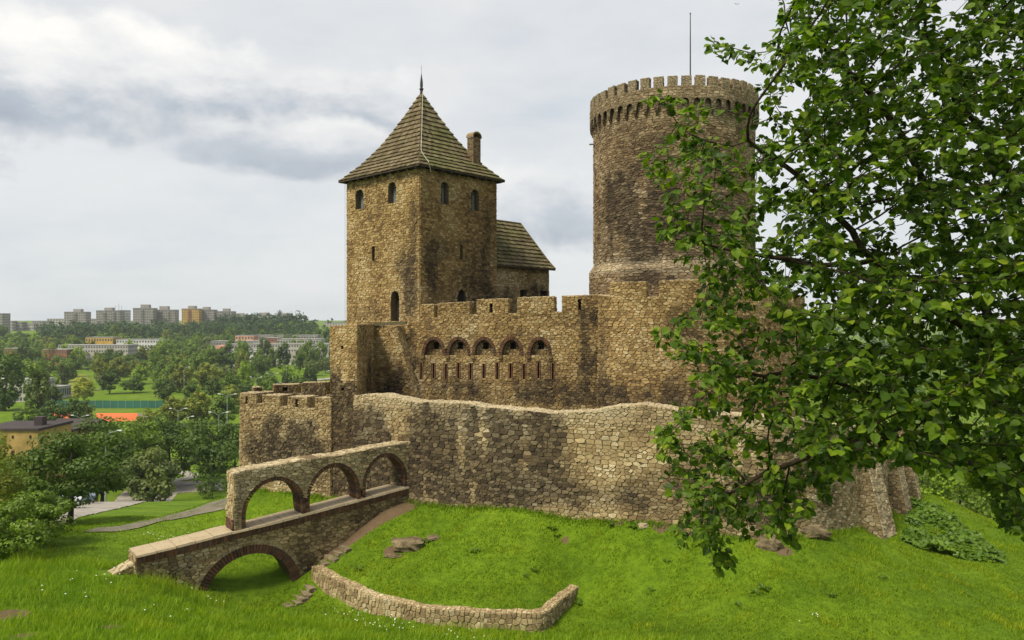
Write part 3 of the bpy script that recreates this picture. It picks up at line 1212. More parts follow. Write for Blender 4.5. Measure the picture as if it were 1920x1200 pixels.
def slope_shingles(name, rows, parent, mat, seed, wid=0.24, lift=0.095, wobble=0.02):
    """courses of wooden shingles between successive row lines (left point, right point, outward normal)"""
    rng = random.Random(seed)
    V, Fc, R = [], [], []
    for i in range(len(rows) - 1):
        (a0, a1, n0), (b0, b1, n1) = rows[i], rows[i + 1]
        L = np.linalg.norm(a1 - a0)
        k = max(1, int(L / wid))
        cut = np.sort(np.clip((np.arange(k + 1) + np.array([0] + [rng.uniform(-.22, .22) for _ in range(k - 1)] + [0])) / k, 0, 1))
        r_row = rng.random() * 0.25
        for j in range(k):
            t0, t1 = cut[j] + 0.02 / k, cut[j + 1] - 0.02 / k
            lf = lift + rng.uniform(-wobble, wobble)
            dn = rng.uniform(-0.03, 0.03)
            down = (a0 - b0)
            down = down / (np.linalg.norm(down) + 1e-9)
            p = [a0 + (a1 - a0) * t0, a0 + (a1 - a0) * t1, b0 + (b1 - b0) * t1, b0 + (b1 - b0) * t0]
            base = len(V)
            V += [p[0] + down * dn, p[1] + down * dn, p[2], p[3],
                  p[0] + down * dn + n0 * lf, p[1] + down * dn + n0 * lf, p[2] + n1 * 0.012, p[3] + n1 * 0.012]
            Fc += [tuple(base + x for x in f) for f in ((4, 5, 6, 7), (0, 1, 5, 4), (1, 2, 6, 5), (3, 0, 4, 7))]
            R += [min(1, rng.random() * 0.75 + r_row)] * 8
    o = mesh_obj(name, np.array(V), Fc, mat, parent, {'rnd': R})
    tag(o, kind='stuff')
    return o


ZE, ZA = 10.12, 16.6
OV = 0.42
cen = C0 + LD * LL / 2 + RD * RL / 2
cor = [C0 - LD * OV - RD * OV, C0 + RD * (RL + OV) - LD * OV, C0 + RD * (RL + OV) + LD * (LL + OV), C0 + LD * (LL + OV) - RD * OV]
RP = [(1.0, 0.0), (0.84, 0.105), (0.70, 0.205), (0.58, 0.31), (0.46, 0.425), (0.34, 0.56), (0.2, 0.735), (0.09, 0.88), (0.012, 0.985)]
rr = np.array(RP)
s_ = np.concatenate([[0], np.cumsum(np.hypot(np.diff(rr[:, 0]) * 4.6, np.diff(rr[:, 1]) * 6.5))])
NR = 18
ss = np.linspace(0, s_[-1], NR + 1)
prof = np.stack([np.interp(ss, s_, rr[:, 0]), np.interp(ss, s_, rr[:, 1])], 1)
roof = MB()
for k in range(4):
    a, b = cor[k], cor[(k + 1) % 4]
    for i in range(NR):
        (r0, h0), (r1, h1) = prof[i], prof[i + 1]
        roof.add([(*(cen + (a - cen) * r0), ZE + h0 * (ZA - ZE)), (*(cen + (b - cen) * r0), ZE + h0 * (ZA - ZE)),
                  (*(cen + (b - cen) * r1), ZE + h1 * (ZA - ZE)), (*(cen + (a - cen) * r1), ZE + h1 * (ZA - ZE))], [(0, 1, 2, 3)])
roof.add([(*p, ZE - 0.03) for p in cor], [(3, 2, 1, 0)])
RO = roof.build('roof', M_TIMBER_D, T, attrs=None)
# boarded soffit edge and rafter feet
for k in range(4):
    a, b = cor[k], cor[(k + 1) % 4]
    d = (b - a) / np.linalg.norm(b - a)
    nrm = np.array((d[1], -d[0]))
    rows = []
    for (r, h) in prof:
        A3 = np.array([*(cen + (a - cen) * r), ZE + h * (ZA - ZE)])
        B3 = np.array([*(cen + (b - cen) * r), ZE + h * (ZA - ZE)])
        n3 = np.array([nrm[0] * 0.8, nrm[1] * 0.8, 0.6])
        rows.append((A3, B3, n3))
    # the course over the eave tips out a little
    slope_shingles('shingle_slope', rows, RO, M_SHINGLE_B if k == 3 else M_SHINGLE, 30 + k)
    fb = MB()
    fb.obox([*(a + nrm * 0.02), ZE - 0.10], [*(d * np.linalg.norm(b - a)), 0], [*(-nrm * 0.05), 0], [0, 0, 0.10])
    fb.build('eave_board', M_TIMBER_D, RO)
    if k in (0, 3):
        LLn = np.linalg.norm(b - a)
        for j in range(10):
            p = a + d * (LLn * (j + 0.5) / 10)
            MB().obox([*(p - nrm * 0.03), ZE - 0.2], [*(d * 0.11), 0], [*(-nrm * 0.42), 0], [0, 0, 0.16]).build('rafter_foot', M_TIMBER_D, RO)
fin = MB()
fin.lathe((*cen, ZA - 0.12), [(0.12, 0), (0.10, 0.25), (0.15, 0.32), (0.15, 0.40), (0.09, 0.46), (0.11, 0.62), (0.10, 0.9), (0.05, 1.25), (0.015, 1.5)], 8)
fin.build('finial', M_IRON, T)
MB().tube([(*cen, ZA + 1.3), (*cen, ZA + 1.95)], 0.012, 5).build('lightning_rod', M_IRON, T)
cb = []
for (r, h) in prof[::-1]:
    p = cen + (cor[0] - cen) * r
    cb.append((p[0] + (0.10 + 0.55 * max(0, r - 0.75) / 0.25) * 1.0, p[1] - 0.06, ZE + h * (ZA - ZE) + 0.09))
cb.append((cb[-1][0] + 0.12, cb[-1][1] + 0.25, ZE - 0.5))
MB().tube(cb, 0.016, 5).build('lightning_cable', M_CABLE, T)
# thin down cable on the far left edge of the keep
e = C0 + LD * (LL + 0.1) - RD * 0.08
MB().tube([(*e, ZE), (*e, ZB + 6)], 0.015, 5).build('down_cable', M_CABLE, T)
# chimney
cu = pR.uz(907, 300)[0]
cc = C0 + RD * cu + LD * 1.0
cw, cd_ = 0.74, 0.62
ch = thing('chimney', None, None)
ch.parent = T
ch.location = np.array([cc[0], cc[1], ZE + 0.4]) - np.array(tower_base)
CM = Masonry(19)
cz0, cz1 = ZE + 0.3, 13.15
k0 = cc - RD * cw / 2 - LD * cd_ / 2
k1 = cc + RD * cw / 2 - LD * cd_ / 2
k2 = cc + RD * cw / 2 + LD * cd_ / 2
k3 = cc - RD * cw / 2 + LD * cd_ / 2
for a, b in ((k0, k1), (k3, k0), (k1, k2), (k2, k3)):
    L_ = float(np.linalg.norm(b - a))
    CM.patch([(0, cz0), (L_, cz0), (L_, cz1), (0, cz1)], [], 0.27, 0.10, flat(a, b), 0.01, (0.008, 0.03), stain=lambda u, z: 0.35)
CM.build(ch, M_STONE_T, nparts=0)
cap = MB()
ns = 8
ca_ = []
for i in range(ns + 1):
    a = math.pi * i / ns
    ca_.append((math.cos(a) * (cw / 2 + 0.06), math.sin(a) * 0.34))
for (p0, p1) in zip(ca_[:-1], ca_[1:]):
    q0 = cc + RD * p0[0] - LD * (cd_ / 2 + .06)
    q1 = cc + RD * p1[0] - LD * (cd_ / 2 + .06)
    w2 = LD * (cd_ + .12)
    cap.hexa([(*q0, cz1 + p0[1] - 0.01), (*q1, cz1 + p1[1] - 0.01), (*(q1 + w2), cz1 + p1[1] - 0.01), (*(q0 + w2), cz1 + p0[1] - 0.01),
              (*q0, cz1 + p0[1] + 0.09), (*q1, cz1 + p1[1] + 0.09), (*(q1 + w2), cz1 + p1[1] + 0.09), (*(q0 + w2), cz1 + p0[1] + 0.09)])
cap.build('chimney_cap', M_STONE_T, ch, attrs={'rnd': [0.4] * len(cap.v), 'tone': [0.1] * len(cap.v), 'stain': [0.2] * len(cap.v)})

# ------------------------------------------------------------------ palace wing behind the keep
wg0 = C0 + RD * (RL + 0.02) + LD * 0.55
wgL = 6.55
wz = 4.15
Wn = thing('palace_wing', 'low stone wing with a pale shingled gable roof behind the square keep', 'building', (*wg0, -8))
pW = flat(wg0, wg0 + RD * wgL)
M = Masonry(23)
hw = [window(M, pW, Wn, 975, 988, 543, 566, 0, 0.4, False), window(M, pW, Wn, 1013, 1027, 545, 562, 0, 0.3, False)]
M.patch([(0, -8), (wgL, -8), (wgL, wz), (0, wz)], hw, 0.33, 0.15, pW, stain=blobs(pW, [(1005, 545, 20, 14, 0.7), (950, 560, 20, 20, 0.5), (985, 505, 60, 6, 0.4)], 3.0, 0.12))  # last entry: thin dark band along the wall top
wd = 6.6
e0, e1 = wg0 + RD * wgL, wg0 + RD * wgL + LD * wd
pG = flat(e0, e1)
M.patch([(0, -8), (wd, -8), (wd, wz), (wd / 2, 7.4), (0, wz)], [], 0.34, 0.2, pG, stain=blobs(pG, [], 4.0, 0.15))
M.bed([(*wg0, -8), (*(wg0 + LD * wd), -8), (*e1, -8), (*e1, wz), (*(wg0 + LD * wd), wz), (*wg0, wz)], [(1, 2, 3, 4)])
M.build(Wn, M_STONE_P, nparts=160, seen=lambda px, py: py < 560)
MB().obox([*(pW(np.array([[pW.uz(972, 540)[0], 0, 0.0]]))[0][:2]), pW.uz(980, 541)[1]], [*(RD * 0.75), 0], [*(-LD * 0.04), 0], [0, 0, 0.14]).build('lintel', M_ARCHST, Wn)
ZR = 7.95
rp = [(0.0, 0.0), (0.12, 0.10), (0.26, 0.235), (0.42, 0.40), (0.6, 0.585), (0.8, 0.79), (1.0, 1.0)]
rpa = np.array(rp)
WR = MB()
oh = 0.42
nrw = 12
for side in (0, 1):
    rows = []
    for tt in np.linspace(0, 1, nrw + 1):
        h = np.interp(tt, rpa[:, 0], rpa[:, 1])
        base_in = -oh + (wd / 2 + oh) * tt
        dpt = base_in if side == 0 else wd - base_in
        a = wg0 + LD * dpt + RD * 0.0
        b = wg0 + LD * dpt + RD * (wgL + 0.25)
        zz = wz - 0.12 + (ZR - wz + 0.12) * h
        s2 = -1 if side == 0 else 1
        rows.append((np.array([*a, zz]), np.array([*b, zz]), np.array([LD[0] * s2 * .7, LD[1] * s2 * .7, .7])))
    for (a, b, n), (c2, d2, n2) in zip(rows[:-1], rows[1:]):
        WR.add([a, b, d2, c2], [(0, 1, 2, 3)])
    rows_s = rows if side == 0 else [(b, a, n) for a, b, n in rows]
    if side == 0:
        r0 = rows_s
    else:
        r1 = rows_s
wr = WR.build('roof', M_TIMBER_D, Wn)
slope_shingles('shingle_slope', r0, wr, M_SHINGLE_G, 61, 0.26, 0.10)
slope_shingles('shingle_slope', r1, wr, M_SHINGLE_G, 62, 0.26, 0.10)
rg0, rg1 = r0[-1][0], r0[-1][1]
MB().tube([rg0 + np.array([0, 0, 0.03]), rg1 + np.array([0, 0, 0.03])], 0.09, 6).build('ridge_cap', M_TIMBER, wr)
vb = MB()
for (a, b, n), (c2, d2, n2) in zip(r0[:-1], r0[1:]):
    vb.tube([b + n * 0.06, d2 + n2 * 0.06], 0.06, 4)
vb.build('verge_board', M_TIMBER, wr)
gu = MB().tube([r0[0][0] + np.array([0, 0, -.05]), r0[0][1] + np.array([0, 0, -.05])], 0.07, 6)
gu.build('eave_board', M_TIMBER_D, wr)
for j in range(14):
    p = wg0 + RD * (wgL * (j + .5) / 14)
    MB().obox([*(p - LD * 0.35), wz - 0.2], [*(RD * 0.1), 0], [*(LD * 0.36), 0], [0, 0, 0.13]).build('rafter_foot', M_TIMBER_D, wr)

# ------------------------------------------------------------------ round tower
TC = np.array([(1261 - HX) / F * 54.2, 54.2])
TR = 5.68
RT = thing('round_tower', 'tall round stone tower crowned by a ring of small battlements', 'tower', (*TC, -8))
v0 = -TC / np.linalg.norm(TC)
a_front = math.atan2(v0[1], v0[0])


class Circ:
    """front line round the tower; profile widens below the offset course"""

    def __init__(self, R, span):
        self.R, self.s = R, span
        self.L = R * span

    def __call__(self, q):
        q = np.asarray(q, float)
        a = a_front - self.s / 2 + q[:, 0] / self.R
        r = self.R + q[:, 2] + 0.30 * (1 - sstep(q[:, 1], 3.35, 3.95))
        return np.stack([TC[0] + r * np.cos(a), TC[1] + r * np.sin(a), q[:, 1]], 1)

    def uz(self, px, py):
        best = None
        for i in range(400):
            u = self.L * i / 399
            p = self(np.array([[u, 5, 0]]))[0]
            d = abs(HX + F * p[0] / p[1] - px)
            if best is None or d < best[0]:
                best = (d, u, p[1])
        return best[1], (HY - py) / F * best[2]


SPAN = math.radians(236)
pT = Circ(TR, SPAN)
M = Masonry(37)
zt0, zt1 = -2.0, 14.35
stT = blobs(pT, [(1220, 430, 110, 50, 0.7), (1180, 400, 60, 80, 0.4), (1215, 350, 50, 90, 0.4), (1150, 370, 30, 60, 0.4), (1330, 420, 60, 70, 0.5), (1215, 525, 40, 16, 0.8), (1180, 480, 70, 14, 0.35),
                 (1150, 250, 40, 20, 0.3), (1300, 300, 70, 60, 0.35)], 5.0, 0.10)


def toneT(u, z):
    return 0.35 if 3.1 < z < 4.1 else (0.12 if z > 13 else 0.0)


M.patch([(0, zt0), (pT.L, zt0), (pT.L, zt1), (0, zt1)], [], 0.40, 0.150, pT, 0.012, (0.012, 0.055), stain=stT, tone=toneT, jit=0.3)
# the rest of the cylinder, away from the viewer
nb_ = 16
full = Circ(TR, 2 * math.pi)
uu = np.linspace(0, 1, nb_ + 1)
pts = []
for t in uu:
    a = SPAN + (2 * math.pi - SPAN) * t
    for z in (zt0, 3.35, 3.95, zt1):
        r = pT(np.array([[a * TR, z, 0.0]]))[0]
        pts.append(r)
M.bed(pts, [(4 * i + j, 4 * i + 4 + j, 4 * i + 5 + j, 4 * i + 1 + j) for i in range(nb_) for j in range(3)])
# crown: overhanging parapet on little arches, then the merlons
NA = 50
ROUT = 0.27
zc0, zc1, zpar = 13.55, 14.55, 15.18


def arc_box(mb, R0, R1, a0, a1, z0, z1, n=2):
    for i in range(n):
        b0, b1 = a0 + (a1 - a0) * i / n, a0 + (a1 - a0) * (i + 1) / n
        ps = []
        for z in (z0, z1):
            for (r, b) in ((R0, b0), (R1, b0), (R1, b1), (R0, b1)):
                ps.append((TC[0] + r * math.cos(b), TC[1] + r * math.sin(b), z))
        mb.hexa(ps)


class Ring(Circ):
    def __call__(self, q):
        q = np.asarray(q, float)
        a = a_front - self.s / 2 + q[:, 0] / self.R
        r = self.R + q[:, 2]
        return np.stack([TC[0] + r * np.cos(a), TC[1] + r * np.sin(a), q[:, 1]], 1)


pA = Ring(TR + ROUT, SPAN)
da = 2 * math.pi / NA
nvis = int(SPAN / da)
holes = []
for i in range(nvis):
    u0 = (i + 0.5) * da * (TR + ROUT)
    hw_ = da * (TR + ROUT) * 0.33
    hz = [(u0 - hw_, zc0 + 0.32), (u0 + hw_, zc0 + 0.32)]
    for k in range(0, 7):
        a = math.pi * k / 6
        hz.append((u0 + hw_ * math.cos(a), zc0 + 0.55 + 0.32 * math.sin(a)))
    holes.append(hz)
# parapet face with scalloped lower edge: lower outline follows the arches
low = []
Lp = nvis * da * (TR + ROUT)
for i in range(nvis):
    u0 = (i + 0.5) * da * (TR + ROUT)
    hw_ = da * (TR + ROUT) * 0.31
    low.append((u0 - hw_, zc0 + 0.28))
    for k in range(0, 7):
        a = math.pi - math.pi * k / 6
        low.append((u0 + hw_ * math.cos(a), zc0 + 0.5 + 0.34 * math.sin(a)))
    low.append((u0 + hw_, zc0 + 0.28))
ring_out = low + [(Lp, zpar), (0, zpar)]
M.patch(ring_out, [], 0.34, 0.15, pA, 0.012, (0.008, 0.03), stain=lambda u, z: 0.45 if z < 14.4 else 0.12, tone=0.18)  # lower edge toned darker than the parapet above
# soffits of the arches, toned much darker than the face
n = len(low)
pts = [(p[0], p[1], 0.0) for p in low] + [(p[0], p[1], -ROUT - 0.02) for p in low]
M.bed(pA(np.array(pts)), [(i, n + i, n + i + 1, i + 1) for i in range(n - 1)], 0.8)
# corbels under the springings, toned darker too
for i in range(nvis + 1):
    a = a_front - SPAN / 2 + i * da
    cbm = MB()
    hw_ = da * 0.13
    for (r1, z0, z1) in ((TR + ROUT - 0.02, zc0 + 0.14, zc0 + 0.3), (TR + ROUT * 0.62, zc0, zc0 + 0.14), (TR + ROUT * 0.3, zc0 - 0.14, zc0)):
        arc_box(cbm, TR - 0.1, r1, a - hw_, a + hw_, z0, z1, 1)
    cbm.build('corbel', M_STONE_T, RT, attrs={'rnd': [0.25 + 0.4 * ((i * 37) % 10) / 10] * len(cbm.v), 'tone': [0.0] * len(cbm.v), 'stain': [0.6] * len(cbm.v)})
back = MB()
arc_box(back, TR - 0.3, TR + ROUT, a_front + SPAN / 2 - 0.02, a_front + 2 * math.pi - SPAN / 2 + 0.02, zc0 + 0.3, zpar, 16)
M.bed(back.v, back.f)
inn = MB()
arc_box(inn, TR - 0.42, TR + ROUT - 0.03, a_front - SPAN / 2, a_front + SPAN / 2, zc0 + 0.95, zpar - 0.01, 40)
M.bed(inn.v, inn.f)
top = MB()
for i in range(48):
    a0, a1 = 2 * math.pi * i / 48, 2 * math.pi * (i + 1) / 48
    top.add([(TC[0], TC[1], 14.4), (TC[0] + 5.7 * math.cos(a0), TC[1] + 5.7 * math.sin(a0), 14.4), (TC[0] + 5.7 * math.cos(a1), TC[1] + 5.7 * math.sin(a1), 14.4)], [(0, 1, 2)])
M.bed(top.v, top.f)
NM = 41
dm = 2 * math.pi / NM
rngm = random.Random(4)
for i in range(NM):
    a = a_front + dm * i
    hw_ = dm * 0.335
    h1 = 15.86 + rngm.uniform(-0.06, 0.05)
    body = MB()
    arc_box(body, TR + ROUT - 0.42, TR + ROUT - 0.035, a - hw_ + .006, a + hw_ - .006, zpar, h1 - 0.03, 2)
    if math.cos(dm * i) > -0.45:
        pm = Ring(TR + ROUT - 0.035, SPAN)
        uc = (a - a_front) if i <= NM // 2 else (a - a_front - 2 * math.pi)
        uc = (uc + SPAN / 2) * pm.R
        w_m = hw_ * pm.R
        rg_ = [(uc - w_m, zpar), (uc + w_m, zpar), (uc + w_m, h1), (uc - w_m, h1)]
        M.bed(body.v, body.f)
        M.patch(rg_, [], 0.26, 0.14, pm, 0.01, (0.015, 0.04), stain=lambda u, z: 0.06, tone=0.5, mortar=False)
        rim(M, pm, rg_, 0.4, 0.24, 0.16, skip=(0,), tone=0.45)
    else:
        M.bed(body.v, body.f)
M.build(RT, M_STONE_T, seen=lambda px, py: py < 552 and px < 1330)
MB().tube([(TC[0] + 1.1, TC[1] - 0.8, 14.4), (TC[0] + 1.1, TC[1] - 0.8, 19.5), (TC[0] + 1.1, TC[1] - 0.8, 21.9)], [0.06, 0.045, 0.03], 6).build('flagpole', M_IRON, RT)
MB().lathe((TC[0] + 1.1, TC[1] - 0.8, 21.88), [(0.05, 0), (0.06, 0.05), (0.01, 0.1)], 6).build('pole_cap', M_IRON, RT)
a = a_front - math.radians(88)
sp = np.array([TC[0] + TR * math.cos(a), TC[1] + TR * math.sin(a), 13.0])
sd = np.array([math.cos(a), math.sin(a), -0.02])
MB().tube([sp - sd * 0.3, sp + sd * 0.35], 0.06, 5).build('rain_spout', M_STONE_T, RT, attrs={'rnd': [0.3] * 10, 'tone': [0.] * 10, 'stain': [0.4] * 10})
# ------------------------------------------------------------------ curtain walls


def outline(path, tops, zb, u0=None, u1=None):
    """counter-clockwise ring from a list of top pixels read left to right"""
    t = [path.uz(px, py) for px, py in tops]
    # keep vertical cheeks exactly vertical
    r = [(t[0][0] if u0 is None else u0, zb), (t[-1][0] if u1 is None else u1, zb)]
    return r + t[::-1]


def steps_top(L):
    """[(px0, px1, py)] runs -> square-cut top line"""
    o = []
    for a, b, y in L:
        o += [(a, y if not isinstance(y, tuple) else y[0]), (b, y if not isinstance(y, tuple) else y[1])]
    return o


def slit(path, px, y0, y1, w_=0.09):
    u, z0 = path.uz(px, y1)
    z1 = path.uz(px, y0)[1]
    return [(u - w_ / 2, z0), (u + w_ / 2, z0), (u + w_ / 2, z1), (u - w_ / 2, z1)]


def curtain(T, path, tops, zb, t, sx, sy, stain, mat, seed, holes=(), thr=(), tone=0.0, nparts=300, seen=None, rim_tone=0.55, h=(0.012, 0.06), M=None, build=True):
    M = M or Masonry(seed)
    ring = outline(path, tops, zb)
    ring = [p for i, p in enumerate(ring) if i == 0 or abs(p[0] - ring[i - 1][0]) + abs(p[1] - ring[i - 1][1]) > 1e-4]
    M.patch(ring, list(holes) + list(thr), sx, sy, path, stain=stain, tone=tone, h=h)
    rim(M, path, ring, t, sx, sy, skip=(0,), tone=rim_tone)
    back_face(M, path, ring, t, zb)
    for s in thr:
        ring_faces(M, path, s, t)
    if build:
        M.build(T, mat, nparts=nparts, seen=seen)
    return M, ring


# --- inner curtain wall with the arched frieze
pI = Path(planXY([(738, 49.3), (765, 48.7), (800, 48.0), (900, 47.2), (1000, 46.4), (1070, 45.9), (1124, 45.5)]), batter=0.02, ztop=0)
IW = thing('inner_curtain_wall', 'battlemented inner wall with five small brick arches below the square keep', 'wall', (*pI.P[0], -9))
topI = steps_top([(738, 787, (612, 600)), (789, 814, 571), (814, 821, 596), (821, 881, (569, 566)), (881, 894, 590), (894, 953, (562, 560)), (953, 970, 588),
                  (970, 1039, (558, 556)), (1039, 1054, 585), (1054, 1124, (555, 553))])
M = Masonry(41)
holes = []
niches = []
for px in (814, 860, 908, 959, 1012):
    (ua, zs), (ub, _) = pI.uz(px - 17.5, 666), pI.uz(px + 17.5, 666)
    zt = pI.uz(px, 637)[1]
    hp = arch_poly(ua, ub, zs, zs + 0.05, zt, 10)
    niches.append((px, hp, ua, ub, zs, zt))
    holes.append(arch_poly(ua - 0.19, ub + 0.19, zs, zs + 0.05, zt + 0.2, 12))
slots = []
for k, px in enumerate((791, 814, 837, 860, 883, 908, 933, 958, 983, 1010, 1037)):
    s = slit(pI, px, 680 + (k % 3), 711 - (k % 2) * 2, 0.10)
    slots.append(s)
    e_ = 0.085
    holes.append([(s[0][0] - e_, s[0][1]), (s[1][0] + e_, s[1][1]), (s[2][0] + e_, s[2][1]), (s[3][0] - e_, s[3][1])])
thr = [slit(pI, 921, 569, 586, 0.12), slit(pI, 1087, 561, 581, 0.12)]
stI = blobs(pI, [(770, 690, 22, 50, 0.55), (800, 720, 40, 40, 0.5), (900, 735, 120, 22, 0.55), (1060, 740, 70, 25, 0.7), (935, 640, 120, 20, 0.22), (1085, 600, 40, 20, 0.45),
                 (1110, 640, 25, 60, 0.6), (850, 690, 70, 16, 0.3), (1010, 705, 60, 30, 0.35), (750, 650, 12, 45, 0.4), (1110, 700, 25, 50, 0.5)], 6.0, 0.07)
M, ringI = curtain(IW, pI, topI, -8.5, 1.0, 0.29, 0.148, stI, M_STONE, 41, holes, thr, M=M, build=False)
for (px, hp, ua, ub, zs, zt) in niches:
    d = 0.33
    u, z0 = pI.uz(px + 1, 655)
    z1 = pI.uz(px + 1, 642)[1]
    wh = [(u - 0.18, z0), (u + 0.18, z0), (u + 0.18, z1), (u - 0.18, z1)]

    def mpn(q_, d=d):
        return pI(np.stack([q_[:, 0], q_[:, 1], q_[:, 2] - d], 1))
    M.patch(hp, [wh], 0.24, 0.19, mpn, stain=lambda u_, z_: 0.4)  # niche back toned darker than the wall
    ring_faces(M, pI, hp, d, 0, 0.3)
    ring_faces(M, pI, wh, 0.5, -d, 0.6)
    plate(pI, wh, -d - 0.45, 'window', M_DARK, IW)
    # brick arch ring, one mesh for every brick
    c = np.array([(ua + ub) / 2, zs])
    rx_, rz_ = (ub - ua) / 2, zt - zs
    inn, outr = [], []
    for k in range(20):
        a = math.pi * (1 - k / 19)
        dv = np.array([math.cos(a), math.sin(a)])
        inn.append(c + dv * (rx_, rz_))
        outr.append(c + dv * (rx_ + 0.19, rz_ + 0.2))
    bricks_along(pI, inn, outr, 0, 0.05, d, IW, int(px))
    for ux in ((ua - 0.09),) + (((ub + 0.09),) if px == 1012 else ()):
        cb = MB()
        for (w_, z0_, z1_, o_) in ((0.17, zs - 0.20, zs - 0.01, 0.15), (0.13, zs - 0.34, zs - 0.20, 0.09)):
            vs = pI(np.array([(ux - w_ / 2 * 1.3, z0_, -.1), (ux + w_ / 2 * 1.3, z0_, -.1), (ux + w_ / 2 * 1.3, z0_, o_), (ux - w_ / 2 * 1.3, z0_, o_),
                              (ux - w_ / 2 * 1.3, z1_, -.1), (ux + w_ / 2 * 1.3, z1_, -.1), (ux + w_ / 2 * 1.3, z1_, o_), (ux - w_ / 2 * 1.3, z1_, o_)]))
            cb.hexa(vs)
        cb.build('corbel', M_STONE, IW, attrs={'rnd': [0.3] * 16, 'tone': [0.] * 16, 'stain': [0.55] * 16})
for s in slots:
    plate(pI, s, -0.2, 'slot_back', M_DARK, IW)
    ring_faces(M, pI, s, 0.2, 0, 0.5)
    for sgn in (0, 1):
        ua = s[0][0] - 0.075 if sgn == 0 else s[1][0] + 0.005
        z0_, z1_ = s[0][1], s[2][1]
        nbk = 4
        for j in range(nbk):
            za, zb_ = z0_ + (z1_ - z0_) * j / nbk + 0.008, z0_ + (z1_ - z0_) * (j + 1) / nbk - 0.008
            vs = pI(np.array([(ua, za, -.15), (ua + .07, za, -.15), (ua + .07, za, .05), (ua, za, .05), (ua, zb_, -.15), (ua + .07, zb_, -.15), (ua + .07, zb_, .05), (ua, zb_, .05)]))
            MB().hexa(vs).build('brick', M_BRICK, IW, attrs={'rnd': [0.35 + 0.6 * ((j * 7 + sgn * 3 + int(ua * 10)) % 10) / 10] * 8})
M.build(IW, M_STONE, seen=lambda px, py: py < 745)

# --- the bulging inner bastion right of it
pB = Path(planXY([(1122, 45.45), (1136, 44.5), (1175, 43.6), (1240, 43.0), (1320, 42.9), (1400, 43.8), (1460, 45.6), (1500, 48.2), (1512, 51)]), batter=0.015, ztop=0)
BA = thing('inner_bastion', 'bulging ochre stone bastion wall with two big merlons before the round tower', 'wall', (*pB.P[0], -9))
topB = steps_top([(1122, 1144, (553, 556)), (1144, 1212, (530, 528)), (1212, 1237, 557), (1237, 1310, (527, 524)), (1310, 1330, 557), (1330, 1400, (528, 532)), (1400, 1424, 560),
                  (1424, 1478, (536, 542)), (1478, 1488, 566), (1488, 1508, (552, 556))])
stB = blobs(pB, [(1140, 740, 40, 30, 0.8), (1200, 755, 60, 22, 0.7), (1130, 640, 14, 70, 0.6), (1280, 740, 50, 30, 0.7), (1290, 610, 40, 25, 0.5), (1340, 660, 60, 40, 0.3)], 7.0, 0.06)
M, ringB = curtain(BA, pB, topB, -8.5, 1.1, 0.31, 0.162, stB, M_STONE, 43, seen=lambda px, py: py < 755)

# --- link wall and timber beam under the keep's door
pK = flat(np.array(W(688, 600, 48.7)[:2]), np.array(W(820, 600, 46.9)[:2]))
KW = thing('link_wall', 'sloping stone buttress wall between the corner buttress and the arched inner wall', 'wall', (*pK.P[0], -9))
M = Masonry(47)
zk = -8.5
ringK = [(pK.uz(688, 610)[0], zk), (pK.uz(806, 851)[0], zk), pK.uz(779, 748), pK.uz(757, 668), pK.uz(743, 612), pK.uz(688, 611)]
M.patch(ringK, [], 0.29, 0.15, pK, stain=blobs(pK, [(740, 715, 30, 35, 0.5), (760, 730, 25, 30, 0.7), (720, 735, 30, 15, 0.4)], 8.0, 0.12))
rim(M, pK, ringK, 1.6, 0.3, 0.16, skip=(0,), tone=0.1)
back_face(M, pK, ringK, 1.6, zk)
M.build(KW, M_STONE, nparts=160, seen=lambda px, py: 699 < px < 785 and py < 742)
ba = W(699, 607, 48.3)
bb = W(761, 604, 47.9)
bm = MB().obox(ba + np.array([0, 0, -0.14]), bb - ba, (0.03, 0.3, 0), (0, 0, 0.2))
o = bm.build('timber_beam', M_TIMBER, None, origin=ba)
tag(o, 'mossy timber beam lying on the wall below the keep door', 'beam')
# --- corner buttress
bz = -0.25
BT = thing('corner_buttress', 'tall narrow stone buttress tower at the corner of the outer wall', 'buttress', (*W(670, 600, 43.3)[:2], -11))
M = Masonry(53)
q0, q1, q2 = np.array(W(619, 600, 44.6)[:2]), np.array(W(670, 600, 43.4)[:2]), np.array(W(702, 600, 48.6)[:2])
p1, p2 = Path([tuple(q0), tuple(q1)], False, 0.012, -5), Path([tuple(q1), tuple(q2)], False, 0.012, -5)
q3 = q0 + (q2 - q1)
st1 = blobs(p1, [(645, 810, 70, 95, 1.8), (655, 740, 45, 45, 1.3), (630, 870, 60, 60, 1.4)], 9.0, 0.03)
M.patch([(0, -11.2), (p1.L, -11.2), (p1.L, bz), (0, bz - 0.12)], [slit(p1, 642, 648, 654, 0.16), slit(p1, 643, 727, 732, 0.18)], 0.28, 0.145, p1, stain=st1)
M.patch([(0, -11.2), (p2.L, -11.2), (p2.L, bz), (0, bz)], [], 0.30, 0.145, p2, stain=blobs(p2, [(690, 720, 20, 40, 0.5)], 10.0, 0.3))
M.bed([(*q0, bz - .12), (*q1, bz), (*q2, bz), (*q3, bz - .12)], [(0, 1, 2, 3)])
M.patch([(0, 0), (1, 0), (1, 1), (0, 1)], [], 0.2, 0.08, lambda q_: np.stack([q0[0] + (q1 - q0)[0] * q_[:, 0] + (q2 - q1)[0] * q_[:, 1], q0[1] + (q1 - q0)[1] * q_[:, 0] + (q2 - q1)[1] * q_[:, 1],
                                                                             bz - .12 + .12 * q_[:, 0] + q_[:, 2] * 0.4], 1), 0.004, (0.02, 0.06), tone=0.4, mortar=False)
for a, b in ((q3, q0), (q2, q3)):
    M.bed([(*a, -11.2), (*b, -11.2), (*b, bz - .1), (*a, bz - .1)], [(0, 1, 2, 3)])
